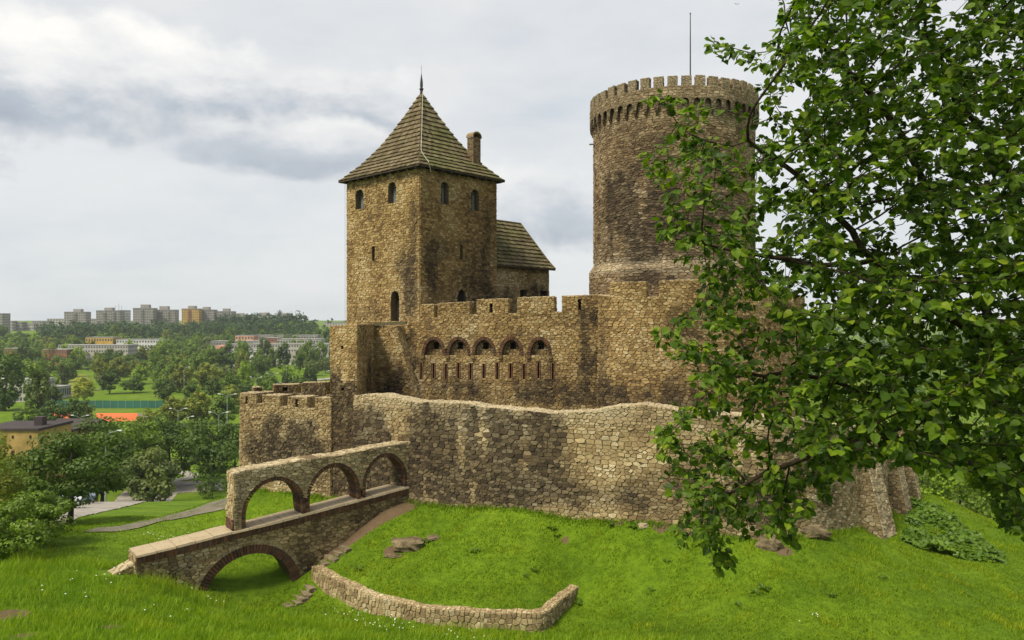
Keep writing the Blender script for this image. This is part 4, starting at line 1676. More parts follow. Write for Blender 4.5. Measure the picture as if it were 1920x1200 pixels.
for hx in ((642, 648, 654), (643, 727, 732)):
    plate(p1, slit(p1, *hx, 0.18), -0.15, 'putlog_hole', M_DARK, BT)
M.build(BT, M_STONE)

# --- left outer wall with battlements
pO = Path(planXY([(449, 47.2), (535, 45.7), (622, 44.4)]), batter=0.015, ztop=-4)
OL = thing('left_outer_wall', 'pale battlemented outer wall left of the corner buttress', 'wall', (*pO.P[0], -11))
topO = steps_top([(450, 482, (737, 738)), (482, 492.5, 757), (492.5, 526, (741, 742)), (526, 540, 762), (540, 576.5, (744, 745)), (576.5, 591, 766), (591, 622, (746, 746))])
thO = [slit(pO, 463, 743, 757, 0.12), slit(pO, 557, 748, 763, 0.12)]
stO = blobs(pO, [(525, 812, 38, 26, 1.3), (560, 842, 50, 30, 1.1), (505, 852, 45, 26, 0.9), (600, 870, 40, 40, 0.6), (470, 830, 15, 25, 0.4), (580, 800, 20, 14, 0.5), (515, 790, 20, 15, 0.5)], 12.0, 0.03)
curtain(OL, pO, topO, -11.3, 1.15, 0.28, 0.132, stO, M_STONE_P, 59, (), thO, seen=lambda px, py: py < 905)
# return of the rondel behind it
pQ = Path(planXY([(622, 52.2), (575, 52.6), (520, 52.5), (476, 51.8)][::-1]), batter=0)
OQ = thing('rear_parapet', 'dark rear battlements rising behind the left outer wall', 'wall', (*pQ.P[0], -11))
topQ = steps_top([(476, 491, (727, 726)), (491, 513, 735), (513, 557, (722, 721)), (557, 566, 738), (566, 611, (718, 717)), (611, 620, 740)])
curtain(OQ, pQ, topQ, -11.3, 0.9, 0.28, 0.2, lambda u, z: 0.75, M_STONE, 61, (), [slit(pQ, 535, 726, 733, 0.3)], nparts=60, seen=lambda px, py: 505 < px < 615 and py < 738)

# --- main outer wall
pM = Path(planXY([(664, 43.35), (700, 42.5), (765, 41.2), (880, 39.5), (1000, 38.0), (1130, 36.7), (1250, 35.6), (1350, 34.9), (1440, 34.5), (1530, 35.8), (1600, 38.0), (1650, 41.0), (1688, 46.0), (1695, 52.0)]),
          batter=0.03, ztop=-4)
MW = thing('outer_curtain_wall', 'long curved outer rubble wall with a crumbling top above the grass bank', 'wall', (*pM.P[0], -10))
topM = [(664, 742), (680, 741), (705, 741), (730, 744), (760, 751), (785, 755), (805, 754), (850, 757), (880, 758), (905, 763), (955, 768), (1000, 771), (1030, 775), (1065, 774), (1110, 771), (1150, 764), (1180, 761),
        (1205, 759), (1240, 763), (1290, 772), (1340, 777), (1400, 780), (1480, 783), (1560, 795), (1630, 803), (1678, 812)]
rt = random.Random(8)
topM2 = []
for (a, b) in zip(topM[:-1], topM[1:]):
    n_ = max(2, int((b[0] - a[0]) / 14))
    for k in range(n_):
        t = k / n_
        topM2.append((a[0] + (b[0] - a[0]) * t, a[1] + (b[1] - a[1]) * t + rt.uniform(-1.1, 1.1)))
topM2.append(topM[-1])
stM = blobs(pM, [(690, 815, 45, 45, 1.3), (690, 870, 60, 60, 1.4), (800, 830, 40, 70, 1.0), (865, 805, 30, 50, 0.8), (925, 820, 55, 55, 1.15), (1012, 835, 42, 65, 1.25), (985, 905, 70, 35, 0.95), (890, 900, 80, 45, 0.95),
                 (810, 905, 55, 40, 1.0), (1075, 900, 30, 40, 0.5), (1110, 925, 90, 20, 0.5), (1230, 930, 60, 40, 0.5), (760, 880, 14, 50, 0.8), (1290, 890, 40, 60, 0.45), (1450, 900, 70, 80, 0.7), (1560, 880, 60, 90, 0.85), (1390, 960, 60, 40, 0.6),  # narrow blob beside the bridge end is its corner shadow, painted in
                 (1040, 770, 60, 8, -0.1), (1330, 790, 60, 20, 0.3), (1640, 900, 40, 80, 0.4), (950, 940, 140, 12, 0.35)], 14.0, 0.05)


def toneM(u, z):
    return 0.02 + 0.22 * max(0.0, mnoise.noise(Vector((u * 0.16, z * 0.3, 4.4)))) + 0.42 * max(0.0, min(1.0, (z + 5.6) / 0.9)) * (0.55 + 0.9 * mnoise.noise(Vector((u * 0.5, z, 8.8))))


M, ringM = curtain(MW, pM, topM2, -11.2, 1.25, 0.33, 0.168, stM, M_STONE_P, 67, build=False, tone=toneM, rim_tone=0.6)
# sloping buttresses against its right end
for px, Y, wb, pr in ((1618, 38.6, 1.6, 1.5), (1664, 42.4, 1.3, 1.3), (1688, 46.2, 1.2, 1.2)):
    u, _ = pM.uz(px, 900)
    for (a0, a1, side) in ((-wb / 2, wb / 2, 0), (0, 1, -1), (0, 1, 1)):
        zt_, zb_ = -6.2, -11.6
        if side == 0:
            def mpb(q_, u=u, pr=pr):
                o = pr - (pr - 0.25) * (q_[:, 1] - zb_) / (zt_ - zb_) + q_[:, 2]
                return pM(np.stack([u + q_[:, 0], q_[:, 1], o - 0.03 * (-4 - q_[:, 1])], 1))
            M.patch([(-wb / 2, zb_), (wb / 2, zb_), (wb / 2, zt_), (-wb / 2, zt_)], [], 0.3, 0.16, mpb, tone=0.35, stain=lambda u_, z_: 0.1)
        else:
            def mpb(q_, u=u, pr=pr, side=side):
                return pM(np.stack([u + side * (wb / 2 + q_[:, 2]), q_[:, 1], (q_[:, 0] if side > 0 else q_[:, 0]) - 0.03 * (-4 - q_[:, 1])], 1))
            M.patch([(-0.1, zb_), (pr, zb_), (0.25, zt_), (-0.1, zt_)], [], 0.3, 0.16, mpb, tone=0.1, stain=lambda u_, z_: 0.5, flip=side < 0)  # sides toned darker than the pale front
    M.bed(pM(np.array([(u - wb / 2, -6.2, -.1), (u + wb / 2, -6.2, -.1), (u + wb / 2, -6.2, 0.22), (u - wb / 2, -6.2, 0.22)])), [(0, 1, 2, 3)])
M.build(MW, M_STONE_P)

# ------------------------------------------------------------------ bridge with its arcaded parapet
bP1, bP2 = np.array(W(765, 600, 41)[:2]), np.array(W(415, 600, 34.7)[:2])
bd = (bP2 - bP1) / np.linalg.norm(bP2 - bP1)
b_start = bP2 + bd * 4.15
pBr = flat(b_start, bP1 + -bd * 0.25)
BR = thing('arched_bridge', 'stone footbridge with a brick arch and a three arched parapet wall climbing to the castle', 'bridge', (*b_start, -13))
M = Masonry(71)
TB = 1.3                                        # width of the bridge body


def lerp_line(L):
    xs = [p[0] for p in L]
    ys = [p[1] for p in L]
    return lambda px: float(np.interp(px, xs, ys))


deck_uz = [pBr.uz(px, py) for px, py in ((255, 1041), (340, 1021), (437, 996), (510, 979), (580, 961), (670, 937), (763, 912), (775, 909))]
deck = lambda u: float(np.interp(u, [p[0] for p in deck_uz], [p[1] for p in deck_uz]))
uS, uE = deck_uz[0][0], pBr.L
BH = 0.40                                         # brick band height
# body below the band, with the big arch through it
(ux0, zx0), (ux1, zx1) = pBr.uz(381, 1101), pBr.uz(549, 1101)
zx = min(zx0, zx1) - 0.1
zcr = pBr.uz(462, 1040)[1]
ah = arch_poly(ux0, ux1, zx - 1.2, zx + 0.1, zcr, 18)
us_ = np.linspace(uS, uE, 22)
topb = [(u, deck(u) - BH) for u in us_]
ringb = [(uS, -12.8), (uE, -12.8)] + topb[::-1]
stb = blobs(pBr, [(300, 1075, 60, 30, 0.6), (400, 1040, 80, 10, 0.3), (650, 985, 60, 40, 0.35), (560, 1060, 30, 40, 0.5), (740, 935, 25, 15, 0.5)], 15.0, 0.16)
rout = 0.42
aho = arch_poly(ux0 - rout, ux1 + rout, zx - 1.2, zx + 0.1, zcr + rout, 18)
M.patch(ringb, [aho], 0.33, 0.15, pBr, stain=stb, tone=0.0, h=(0.01, 0.045))
M.bed(pBr(np.array([(u, deck(u) - BH, -TB) for u in us_] + [(u, -13.2, -TB) for u in us_])), [])
# rear face, split round the arch
def rear(u):
    if ux0 < u < ux1:
        c, r = (ux0 + ux1) / 2, (ux1 - ux0) / 2
        return zx + 0.1 + (zcr - zx - 0.1) * math.sqrt(max(0, 1 - ((u - c) / r) ** 2))
    return -13.4
ur = sorted(set(list(np.linspace(uS, uE, 60)) + list(np.linspace(ux0, ux1, 20))))
pts, fs = [], []
for a, b in zip(ur[:-1], ur[1:]):
    i = len(pts)
    mid = (a + b) / 2
    ra = rear(a) if ux0 < mid < ux1 else -13.4
    rb = rear(b) if ux0 < mid < ux1 else -13.4
    pts += [(a, ra, -TB), (b, rb, -TB), (b, deck(b) - BH, -TB), (a, deck(a) - BH, -TB)]
    fs.append((i, i + 3, i + 2, i + 1))
M.bed(pBr(np.array(pts)), fs, 0.3)
# darkened vault lining and the brick ring on the face
ring_faces(M, pBr, ah, TB, 0.0, 0.5)
cA = np.array([(ux0 + ux1) / 2, zx + 0.1])
inn, outr = [], []
nv = 48
for k in range(nv + 1):
    a = math.pi * (1 - k / nv)
    dv = np.array([math.cos(a), math.sin(a)])
    inn.append(cA + dv * ((ux1 - ux0) / 2, zcr - cA[1]))
    outr.append(cA + dv * ((ux1 - ux0) / 2 + rout, zcr - cA[1] + rout))
bricks_along(pBr, inn, outr, 0, 0.03, 0.5, BR, 5)
for (ua, ub) in ((ux0 - rout, ux0), (ux1, ux1 + rout)):
    zz = zx + 0.1
    for j in range(9):
        a_, b_2 = zz - 0.11 * (j + 1) + 0.008, zz - 0.11 * j - 0.008
        V = pBr(np.array([(ua, a_, -.4), (ub, a_, -.4), (ub, a_, .03), (ua, a_, .03), (ua, b_2, -.4), (ub, b_2, -.4), (ub, b_2, .03), (ua, b_2, .03)]))
        MB().hexa(V).build('brick', M_BRICK, BR, attrs={'rnd': [((j * 7) % 10) / 10] * 8})
# outer ring of flat stones over the brick arch
inn2 = [p for p in outr[::2]]
out2 = [cA + (p - cA) * (1 + 0.22 / np.linalg.norm(p - cA)) for p in inn2]
bricks_along(pBr, inn2[3:-3], out2[3:-3], 0, 0.02, 0.1, BR, 6, 'arch_stone', M_ARCHST)
# soldier band of bricks and the coping slabs
nb = 150
rb_ = random.Random(3)
for i in range(nb):
    ua, ub = uS + (uE - uS) * (i + 0.06) / nb, uS + (uE - uS) * (i + 0.94) / nb
    pr = 0.07 + rb_.uniform(-0.012, 0.012)
    V = pBr(np.array([(ua, deck(ua) - BH, -.2), (ub, deck(ub) - BH, -.2), (ub, deck(ub) - BH, pr), (ua, deck(ua) - BH, pr),
                      (ua, deck(ua) - 0.09, -.2), (ub, deck(ub) - 0.09, -.2), (ub, deck(ub) - 0.09, pr), (ua, deck(ua) - 0.09, pr)]))
    MB().hexa(V).build('brick', M_BRICK, BR, attrs={'rnd': [rb_.random() * 0.7] * 8})
pts = []
for u in us_:
    pts += [(u, deck(u) - BH, 0.05), (u, deck(u) - 0.1, 0.05), (u, deck(u) - 0.1, -TB), (u, deck(u) - BH, -TB)]
M.bed(pBr(np.array(pts)), [(4 * i + j, 4 * i + 4 + j, 4 * i + 4 + (j + 1) % 4, 4 * i + (j + 1) % 4) for i in range(len(us_) - 1) for j in range(4)] + [(0, 1, 2, 3)], 0.3)
m, q, out = newmat('worn coping')
P = pos(q)
c = q.mix(q.noise(P, 1.3, 5, 0.6), (0.27, 0.215, 0.14), (0.42, 0.345, 0.235))
c = q.mix(q.smooth(q.noise(P, 6, 5, 0.7), 0.5, 0.75), c, (0.19, 0.165, 0.10))
finish(q, out, c, 0.92, q.noise(P, 9, 5, 0.65), 0.6, 0.04, 0.15)
M_COPING = m
ncp = 17
for i in range(ncp):
    ua, ub = uS + (uE - uS) * i / ncp + 0.012, uS + (uE - uS) * (i + 1) / ncp - 0.012
    dz_ = rb_.uniform(-0.012, 0.012)
    dv = rb_.uniform(-0.03, 0.03)
    V = pBr(np.array([(ua, deck(ua) - .1, -TB - .05), (ub, deck(ub) - .1, -TB - .05), (ub, deck(ub) - .1, .11 + dv), (ua, deck(ua) - .1, .11 + dv),
                      (ua, deck(ua) + dz_, -TB - .03), (ub, deck(ub) + dz_, -TB - .03), (ub, deck(ub) + dz_, .08 + dv), (ua, deck(ua) + dz_, .08 + dv)]))
    MB().hexa(V).build('coping_slab', M_COPING, BR)
# arcade wall
TA = 1.0
arc = []
for (pl_, pr_, pt, yl, yr, ya) in ((461, 567, 514, 986, 961, 902), (581, 671, 624, 955, 933, 876), (686, 759, 719, 927, 910, 857)):
    (ua, z0), (ub, z1) = pBr.uz(pl_, yl), pBr.uz(pr_, yr)
    zt = pBr.uz(pt, ya)[1]
    zb_ = min(deck(ua), deck(ub)) - 0.12
    zs = zb_ + 0.75
    arc.append(arch_poly(ua, ub, zb_, zs, zt, 16, 0.12))
topA = [(414, 891), (425, 889), (440, 887), (470, 881), (500, 875), (540, 868), (575, 861), (600, 858), (640, 853), (680, 845), (720, 837), (765, 829), (770, 828)]
tA = [pBr.uz(*p) for p in topA]
rA = random.Random(12)
tA2 = []
for a, b in zip(tA[:-1], tA[1:]):
    for k in range(3):
        t = k / 3
        tA2.append((a[0] + (b[0] - a[0]) * t, a[1] + (b[1] - a[1]) * t + rA.uniform(-0.025, 0.025)))
tA2.append(tA[-1])
uA0 = pBr.uz(440, 990)[0] - 0.0
tA2 = [p for p in tA2 if p[0] > uA0]
botA = [(u, deck(u) + 0.0) for u in np.linspace(tA2[-1][0], uA0, 16)][::-1]
ringA = [p for p in botA] + [(uA0, deck(uA0))] * 0 + tA2[::-1]
ringA = botA + tA2[::-1]
ringA += [(uA0 - 0.04, tA2[0][1] - 0.1), (uA0 + 0.02, tA2[0][1] - 0.9), (uA0 - 0.06, deck(uA0) + 0.8)]
# cut the arches out of the sheet: rings of brick take up the margin
gr = 0.2
aout = []
for (a, ((pl_, pr_, pt, yl, yr, ya))) in zip(arc, ((461, 567, 514, 986, 961, 902), (581, 671, 624, 955, 933, 876), (686, 759, 719, 927, 910, 857))):
    us2 = [p[0] for p in a]
    aout.append((min(us2), max(us2), a))
offA = -0.03


def pAr(q_):
    return pBr(np.stack([q_[:, 0], q_[:, 1], q_[:, 2] + offA], 1))


class Off:
    def __init__(self, p, o):
        self.p, self.o = p, o
        self.L = p.L

    def __call__(self, q_):
        q_ = np.asarray(q_, float)
        return self.p(np.stack([q_[:, 0], q_[:, 1], q_[:, 2] + self.o], 1))

    def uz(self, *a):
        return self.p.uz(*a)


pAo = Off(pBr, offA)
outs = []
for (u0, u1, a) in aout:
    c = (u0 + u1) / 2
    zs = a[2][1]
    zt = max(p[1] for p in a)
    outs.append(arch_poly(u0 - gr * 0.92, u1 + gr * 0.92, a[0][1], zs, zt + gr, 16, 0.12))
stA = blobs(pBr, [(700, 850, 50, 14, 0.3), (440, 940, 20, 40, 0.25)], 16.0, 0.08)
M.patch(ringA, outs, 0.33, 0.135, pAo, stain=stA, tone=0.22, h=(0.012, 0.05))
rim(M, pAo, ringA, TA, 0.33, 0.2, skip=tuple(range(len(botA) - 1)), tone=0.5)
# rear of the arcade
pts, fs = [], []
ue = np.linspace(uA0, tA2[-1][0], 90)
def atop(u):
    return float(np.interp(u, [p[0] for p in tA2], [p[1] for p in tA2]))
def abot(u):
    for (u0, u1, a) in aout:
        if u0 < u < u1:
            zs, zt = a[2][1], max(p[1] for p in a)
            c, r = (u0 + u1) / 2, (u1 - u0) / 2
            return zs + (zt - zs) * (max(0, 1 - ((u - c) / r) ** 2)) ** 0.56
    return deck(u)
for a, b in zip(ue[:-1], ue[1:]):
    i = len(pts)
    pts += [(a, abot(a), -TA), (b, abot(b), -TA), (b, atop(b), -TA), (a, atop(a), -TA)]
    fs.append((i, i + 3, i + 2, i + 1))
M.bed(pAo(np.array(pts)), fs, 0.2)
for k, ((u0, u1, a), o_) in enumerate(zip(aout, outs)):
    # voussoirs run the full depth of the wall so that the soffit shows brick too
    body = a[2:]
    bo = o_[2:]
    body, bo = body[::-1], bo[::-1]
    nsub = 2
    I2, O2 = [], []
    for j in range(len(body) - 1):
        for s in range(nsub):
            I2.append(np.array(body[j]) + (np.array(body[j + 1]) - np.array(body[j])) * s / nsub)
            O2.append(np.array(bo[j]) + (np.array(bo[j + 1]) - np.array(bo[j])) * s / nsub)
    I2.append(np.array(body[-1]))
    O2.append(np.array(bo[-1]))
    bricks_along(pAo, I2, O2, 0, 0.02, TA, BR, 80 + k)
    for (ua, ub) in ((u0 - gr * 0.92, u0), (u1, u1 + gr * 0.92)):
        zlo = deck((ua + ub) / 2) + 0.01
        zhi = a[2][1]
        nj = max(2, int((zhi - zlo) / 0.1))
        for j in range(nj):
            za, zb2 = zlo + (zhi - zlo) * j / nj + .007, zlo + (zhi - zlo) * (j + 1) / nj - .007
            V = pAo(np.array([(ua, za, -TA), (ub, za, -TA), (ub, za, .02), (ua, za, .02), (ua, zb2, -TA), (ub, zb2, -TA), (ub, zb2, .02), (ua, zb2, .02)]))
            MB().hexa(V).build('brick', M_BRICK, BR, attrs={'rnd': [((j * 3 + k * 5) % 10) / 10] * 8})
# brick plinth of the near pier
for j in range(5):
    za, zb2 = deck(uA0) + 0.1 * j + .006, deck(uA0) + 0.1 * (j + 1) - .006
    for s in range(5):
        d0, d1 = -TA * s / 5 - .008, -TA * (s + 1) / 5 + .008
        V = pAo(np.array([(uA0 - .09, za, d1), (uA0 + .05, za, d1), (uA0 + .05, za, d0), (uA0 - .09, za, d0), (uA0 - .09, zb2, d1), (uA0 + .05, zb2, d1), (uA0 + .05, zb2, d0), (uA0 - .09, zb2, d0)]))
        MB().hexa(V).build('brick', M_BRICK, BR, attrs={'rnd': [((j * 3 + s * 7) % 10) / 10] * 8})
# front end of the body and the sloping stub that runs into the bank
rimring = [(uS, -12.6), (uS, deck(uS) - 0.1)]
a, b = pBr(np.array([[uS, 0, 0], [uS, 0, -TB]]))[:, :2]
M.patch([(0, -12.6), (TB, -12.6), (TB, deck(uS) - .1), (0, deck(uS) - .1)], [], 0.3, 0.2, flat(b, a), stain=lambda u, z: 0.3)
st = MB()
V = []
for (u, dz0) in ((uS + .02, -0.45), (uS - 1.5, -1.05)):
    V.append((u, deck(uS) + dz0))
stub = [(V[0][0], -12.6), (V[0][0], V[0][1]), (V[1][0], V[1][1]), (V[1][0], -12.6)]
stub_ring = [stub[3], stub[0], stub[1], stub[2]]
po_ = Off(pBr, -0.35)
M.patch(stub_ring, [], 0.3, 0.2, po_, stain=lambda u, z: 0.3)
rim(M, po_, stub_ring, 0.8, 0.4, 0.3, skip=(0,), tone=0.55)
M.build(BR, M_STONE_P)

# ------------------------------------------------------------------ retaining wall, steps, rocks
RW = thing('retaining_wall', 'low curved stone retaining wall holding up the grass terrace', 'wall', (*ret_line[4], -13.2))
M = Masonry(83)
Lr = ret_path.L
rzt = lambda u: RET_Z + 0.03 * math.sin(u * 2.1) + 0.02 * math.sin(u * 5.3)
us3 = np.linspace(0, Lr, 40)
ringr = [(0, -13.9), (Lr, -13.9)] + [(u, rzt(u)) for u in us3[::-1]]
M.patch(ringr, [], 0.27, 0.24, ret_path, stain=lambda u, z: 0.12 + 0.25 * max(0, mnoise.noise(Vector((u, z, 1)))), tone=0.12, h=(0.012, 0.05))
rim(M, ret_path, ringr, 0.45, 0.32, 0.24, skip=(0,), tone=0.15, hmax=0.03)
back_face(M, ret_path, ringr, 0.45, -13.9)
M.build(RW, M_STONE_P)

ST = thing('stone_steps', 'worn stone steps running down beside the bridge pier', 'steps', tuple(W(590, 1090, 36.4)))
m_step = mk_simple('step stone', (0.12, 0.095, 0.06), (0.22, 0.18, 0.115), 2.5, 0.92, 0.6, 0.04, 0.15)
for k, (px, py, Y) in enumerate(((642, 1021, 38.25), (630, 1029, 38.0), (618, 1037, 37.75), (604, 1048, 37.45), (577, 1090, 36.6), (568, 1098, 36.35), (560, 1107, 36.1), (552, 1116, 35.85), (535, 1124, 35.5))):
    p = W(px, py, Y)
    p[2] = max(gbump(p[0] + .2, p[1] - .2) + 0.02, p[2] - 0.4)
    rr_ = random.Random(k)
    b = MB()
    b.box((0, 0, 0), (0.75 + rr_.uniform(-.15, .25), 0.34, 0.16))
    vs = np.array(b.v) + np.array([[rr_.uniform(-.04, .04), rr_.uniform(-.04, .04), rr_.uniform(-.02, .02)] for _ in b.v])
    a = math.atan2(-bd[1], -bd[0]) - math.pi / 2 + rr_.uniform(-.1, .1)
    R_ = np.array([[math.cos(a), -math.sin(a), 0], [math.sin(a), math.cos(a), 0], [0, 0, 1]])
    mesh_obj('step', vs @ R_.T + p + np.array([0.2, -0.28, -0.05]), b.f, m_step, ST)


def boulder(name, c, size, seed, mat, flat_top=0.5, parent=None):
    n1_, n2_ = 18, 10
    V, Fc = [], []
    for i in range(n2_ + 1):
        th = math.pi * i / n2_
        for j in range(n1_):
            ph = 2 * math.pi * j / n1_
            d = Vector((math.sin(th) * math.cos(ph), math.sin(th) * math.sin(ph), math.cos(th)))
            r = 1 + 0.35 * mnoise.fractal(d * 1.3 + Vector((seed, 0, 0)), 0.8, 2.1, 4) + 0.10 * mnoise.noise(d * 5 + Vector((0, seed, 0)))
            p = d * r
            z = min(p.z, flat_top + 0.06 * mnoise.noise(d * 3))
            lay = 0.05 * math.sin(z * 16 + seed)
            V.append((c[0] + p.x * (1 + lay) * size[0], c[1] + p.y * (1 + lay) * size[1], c[2] + z * size[2]))
    for i in range(n2_):
        for j in range(n1_):
            j2 = (j + 1) % n1_
            Fc.append((i * n1_ + j, i * n1_ + j2, (i + 1) * n1_ + j2, (i + 1) * n1_ + j))
    return mesh_obj(name, V, Fc, mat, parent, None, origin=c)


M_ROCK = mk_simple('bedrock', (0.07, 0.055, 0.03), (0.21, 0.165, 0.10), 2.2, 0.92, 0.8, 0.08, 0.15)
p = W(768, 1014, 37.3)
tag(boulder('boulder', (p[0], p[1], gbump(p[0], p[1]) + 0.12), (0.85, 0.62, 0.5), 3.3, M_ROCK, 0.5), 'mossy layered boulder half sunk in the grass terrace', 'rock')
p = W(812, 1010, 37.6)
tag(boulder('boulder', (p[0], p[1], gbump(p[0], p[1]) + 0.02), (0.32, 0.28, 0.22), 8.3, M_ROCK, 0.5), 'small grey stone in the grass just right of the layered boulder', 'rock')
p = W(742, 1034, 36.7)
tag(boulder('stone_slab', (p[0], p[1], gbump(p[0], p[1]) + 0.0), (0.55, 0.30, 0.10), 5.1, M_ROCK, 0.4), 'flat sandy stone slab lying before the layered boulder', 'rock')
p = W(1440, 1000, 33.9)
tag(boulder('rock_outcrop', (p[0], p[1], gbump(p[0], p[1]) + 0.05), (0.55, 0.4, 0.5), 2.2, M_ROCK, 0.7), 'rough rock outcrop under the outer wall beside hanging leaves', 'rock')
p = W(1515, 985, 35.3)
tag(boulder('rock_outcrop', (p[0], p[1], gbump(p[0], p[1]) + 0.1), (0.9, 0.4, 0.4), 7.2, M_ROCK, 0.8), 'brown slanting rock ledge at the foot of the outer wall', 'rock')
p = W(1207, 973, 35.6)
tag(boulder('boulder', (p[0], p[1], gbump(p[0], p[1]) + 0.02), (0.24, 0.2, 0.16), 6.6, M_COPING, 0.6), 'small pale loose stone at the foot of the outer wall', 'rock')
# ------------------------------------------------------------------ trees


def crown_mesh(seed, R, nclump, nleaf, size, hollow=0.45, flat_=0.75, top_bias=0.15, shape='round'):
    """leaf clumps spread through the crown: returns verts, quads, per-leaf random"""
    rg = np.random.default_rng(seed)
    cs = []
    while len(cs) < nclump:
        d = rg.normal(size=3)
        d /= np.linalg.norm(d)
        r = rg.uniform(hollow, 0.95) ** 0.8
        p = d * r
        if shape == 'cone':
            k = (1 - (p[2] + 1) / 2) * 0.95 + 0.08
            p[:2] *= k
        elif shape == 'tall':
            p[:2] *= 0.75 + 0.25 * math.cos(p[2] * 1.5)
        elif shape == 'dome' and p[2] < -0.55:
            continue
        cs.append(p)
    cs = np.array(cs)
    cr = rg.uniform(0.20, 0.42, nclump) * (1.0 if shape != 'cone' else 0.6)
    which = rg.integers(0, nclump, nleaf)
    d = rg.normal(size=(nleaf, 3))
    d /= np.linalg.norm(d, axis=1)[:, None]
    rad = cr[which] * rg.uniform(0.7, 1.05, nleaf)
    P = cs[which] + d * rad[:, None] * np.array([1, 1, flat_])
    P = P * np.array(R)
    nrm = d * 1.1 + rg.normal(size=(nleaf, 3)) * 0.38 + np.array([0, 0, 0.45])
    nrm /= np.linalg.norm(nrm, axis=1)[:, None]
    a = np.cross(nrm, rg.normal(size=(nleaf, 3)))
    a /= np.linalg.norm(a, axis=1)[:, None] + 1e-9
    b = np.cross(nrm, a)
    s = size * rg.uniform(0.55, 1.25, nleaf)[:, None]
    V = np.stack([P - a * s * 0.5, P + b * s * 0.32 - a * s * .05, P + a * s * 0.5, P - b * s * 0.32 + a * s * .05], 1).reshape(-1, 3)
    Fq = np.arange(nleaf * 4).reshape(-1, 4)
    cl = rg.random(nclump)
    rn = np.clip(0.55 * cl[which] + 0.45 * rg.random(nleaf), 0, 1)
    return V, Fq, np.repeat(rn, 4), cs * np.array(R), cr


def trunk_mesh(mb, base, top, r, limbs, n=7):
    base, top = np.array(base, float), np.array(top, float)
    k = 6
    pts = [base + (top - base) * t + np.array([math.sin(t * 5) * r * 0.5, math.cos(t * 4) * r * 0.4, 0]) for t in np.linspace(0, 1, k)]
    rad = [r * (1.35 if i == 0 else 1.0) * (1 - 0.75 * i / (k - 1)) for i in range(k)]
    mb.tube(pts, rad, n)
    for j, l in enumerate(limbs):
        s = pts[1 + j % 3]
        l = np.array(l)
        mid = (s + l) / 2 + np.array([0, 0, 0.08 * np.linalg.norm(l - s)])
        mb.tube([s, mid, l], [r * 0.42, r * 0.25, r * 0.06], 5)


def make_tree(name, label, cat, loc, H, R, seed, col, nclump=26, nleaf=1500, leaf=0.5, clear=0.25, shape='round', group=None, trunk_r=None, lean=(0, 0)):
    """a tree: trunk with limbs and a crown of leaf clumps, built at its own foot"""
    T = thing(name, label, cat, loc, group)
    loc = np.array(loc, float)
    cz = H * clear + (H - H * clear) * 0.5
    Rz = (H - H * clear) * 0.55
    V, Fq, rn, cs, cr = crown_mesh(seed, (R, R, Rz), nclump, nleaf, leaf, shape=shape)
    off = loc + np.array([lean[0], lean[1], cz])
    o = mesh_obj('crown', V + off, Fq, M_TREE, T, {'rnd': rn}, origin=off)
    o.color = (*col, 1)
    mb = MB()
    order = np.argsort(cs[:, 2])
    trunk_mesh(mb, loc + np.array([0, 0, -0.3]), off + np.array([0, 0, Rz * 0.45]), trunk_r or H * 0.022, [cs[i] + off for i in order[2:12:2]])
    mb.build('trunk', M_BARK_FAR, T, smooth=True)
    return T


G_DARK, G_MID, G_BRIGHT, G_YEL, G_GREY, G_OLIVE = ((0.066, 0.118, 0.015), (0.110, 0.182, 0.017), (0.175, 0.275, 0.019), (0.235, 0.275, 0.024), (0.112, 0.152, 0.042), (0.155, 0.188, 0.023))

# --- named trees and shrubs near the castle


def foot(px, py):
    x, y = PX([(px, py)])[0]
    return (x, y, gz(x, y))


p = foot(128, 982)
make_tree('maple_tree', 'dark broad maple tree with leaning trunk standing on the meadow beside the road', 'tree', p, 0.118 * p[1], 0.070 * p[1], 101, G_DARK, 46, 11000, 0.28, 0.27, 'round', None, 0.22, (0.4, 0))
near = [  # px, py foot, Y, height px, radius px, colour, label
    ('bush', 30, 1075, 34.5, 105, 80, G_MID, 'leafy green shrub at the left edge above the tall grass', 5200, 0.17),
    ('bush', 72, 1052, 37.5, 92, 60, G_MID, 'rounded mid green shrub left of the dark maple tree', 5200, 0.18),
    ('bush', -45, 1040, 38, 210, 80, G_OLIVE, 'tall olive green shrub cut by the left edge of the picture', 6000, 0.19),
    ('bush', 35, 1005, 44, 105, 58, G_MID, 'yellowish green shrub left of the maple trunk', 5200, 0.2),
]
for k, (nm, px, py, Y, hp, rp_, col_, lab, nl, ls) in enumerate(near):
    x = (px - HX) / F * Y
    make_tree(nm, lab, 'bush', (x, Y, gz(x, Y)), hp / F * Y, rp_ / F * Y, 120 + k, col_, 30, nl, ls, 0.02, 'dome', 'shrubs on the near left bank', 0.07)
x = (-42 - HX) / F * 60
make_tree('ash_tree', 'loose light green tree at the far left edge before the yellow building', 'tree', (x, 60, gz(x, 60)), (HY - 792) / F * 60 - gz(x, 60), 2.9, 141, G_BRIGHT, 34, 5000, 0.3, 0.15)
park = [  # px, top py, radius px, Y, colour, label
    ('park_tree', 190, 795, 62, 132, G_DARK, 'dark round tree right behind the maple by the road', 0.18),
    ('park_tree', 250, 790, 55, 150, G_MID, 'mid green tree with a bright crown left of the dark lime trees', 0.2),
    ('park_tree', 318, 786, 60, 158, G_DARK, 'large dark lime tree left of the twin park trees', 0.2),
    ('park_tree', 398, 783, 60, 152, G_DARK, 'large dark lime tree close to the left outer wall', 0.2),
    ('park_tree', 440, 800, 34, 170, G_DARK, 'dark tree with a thin trunk beside the wall edge', 0.3),
    ('park_tree', 285, 842, 50, 128, G_GREY, 'spreading grey green willow beside the road', 0.02),
]
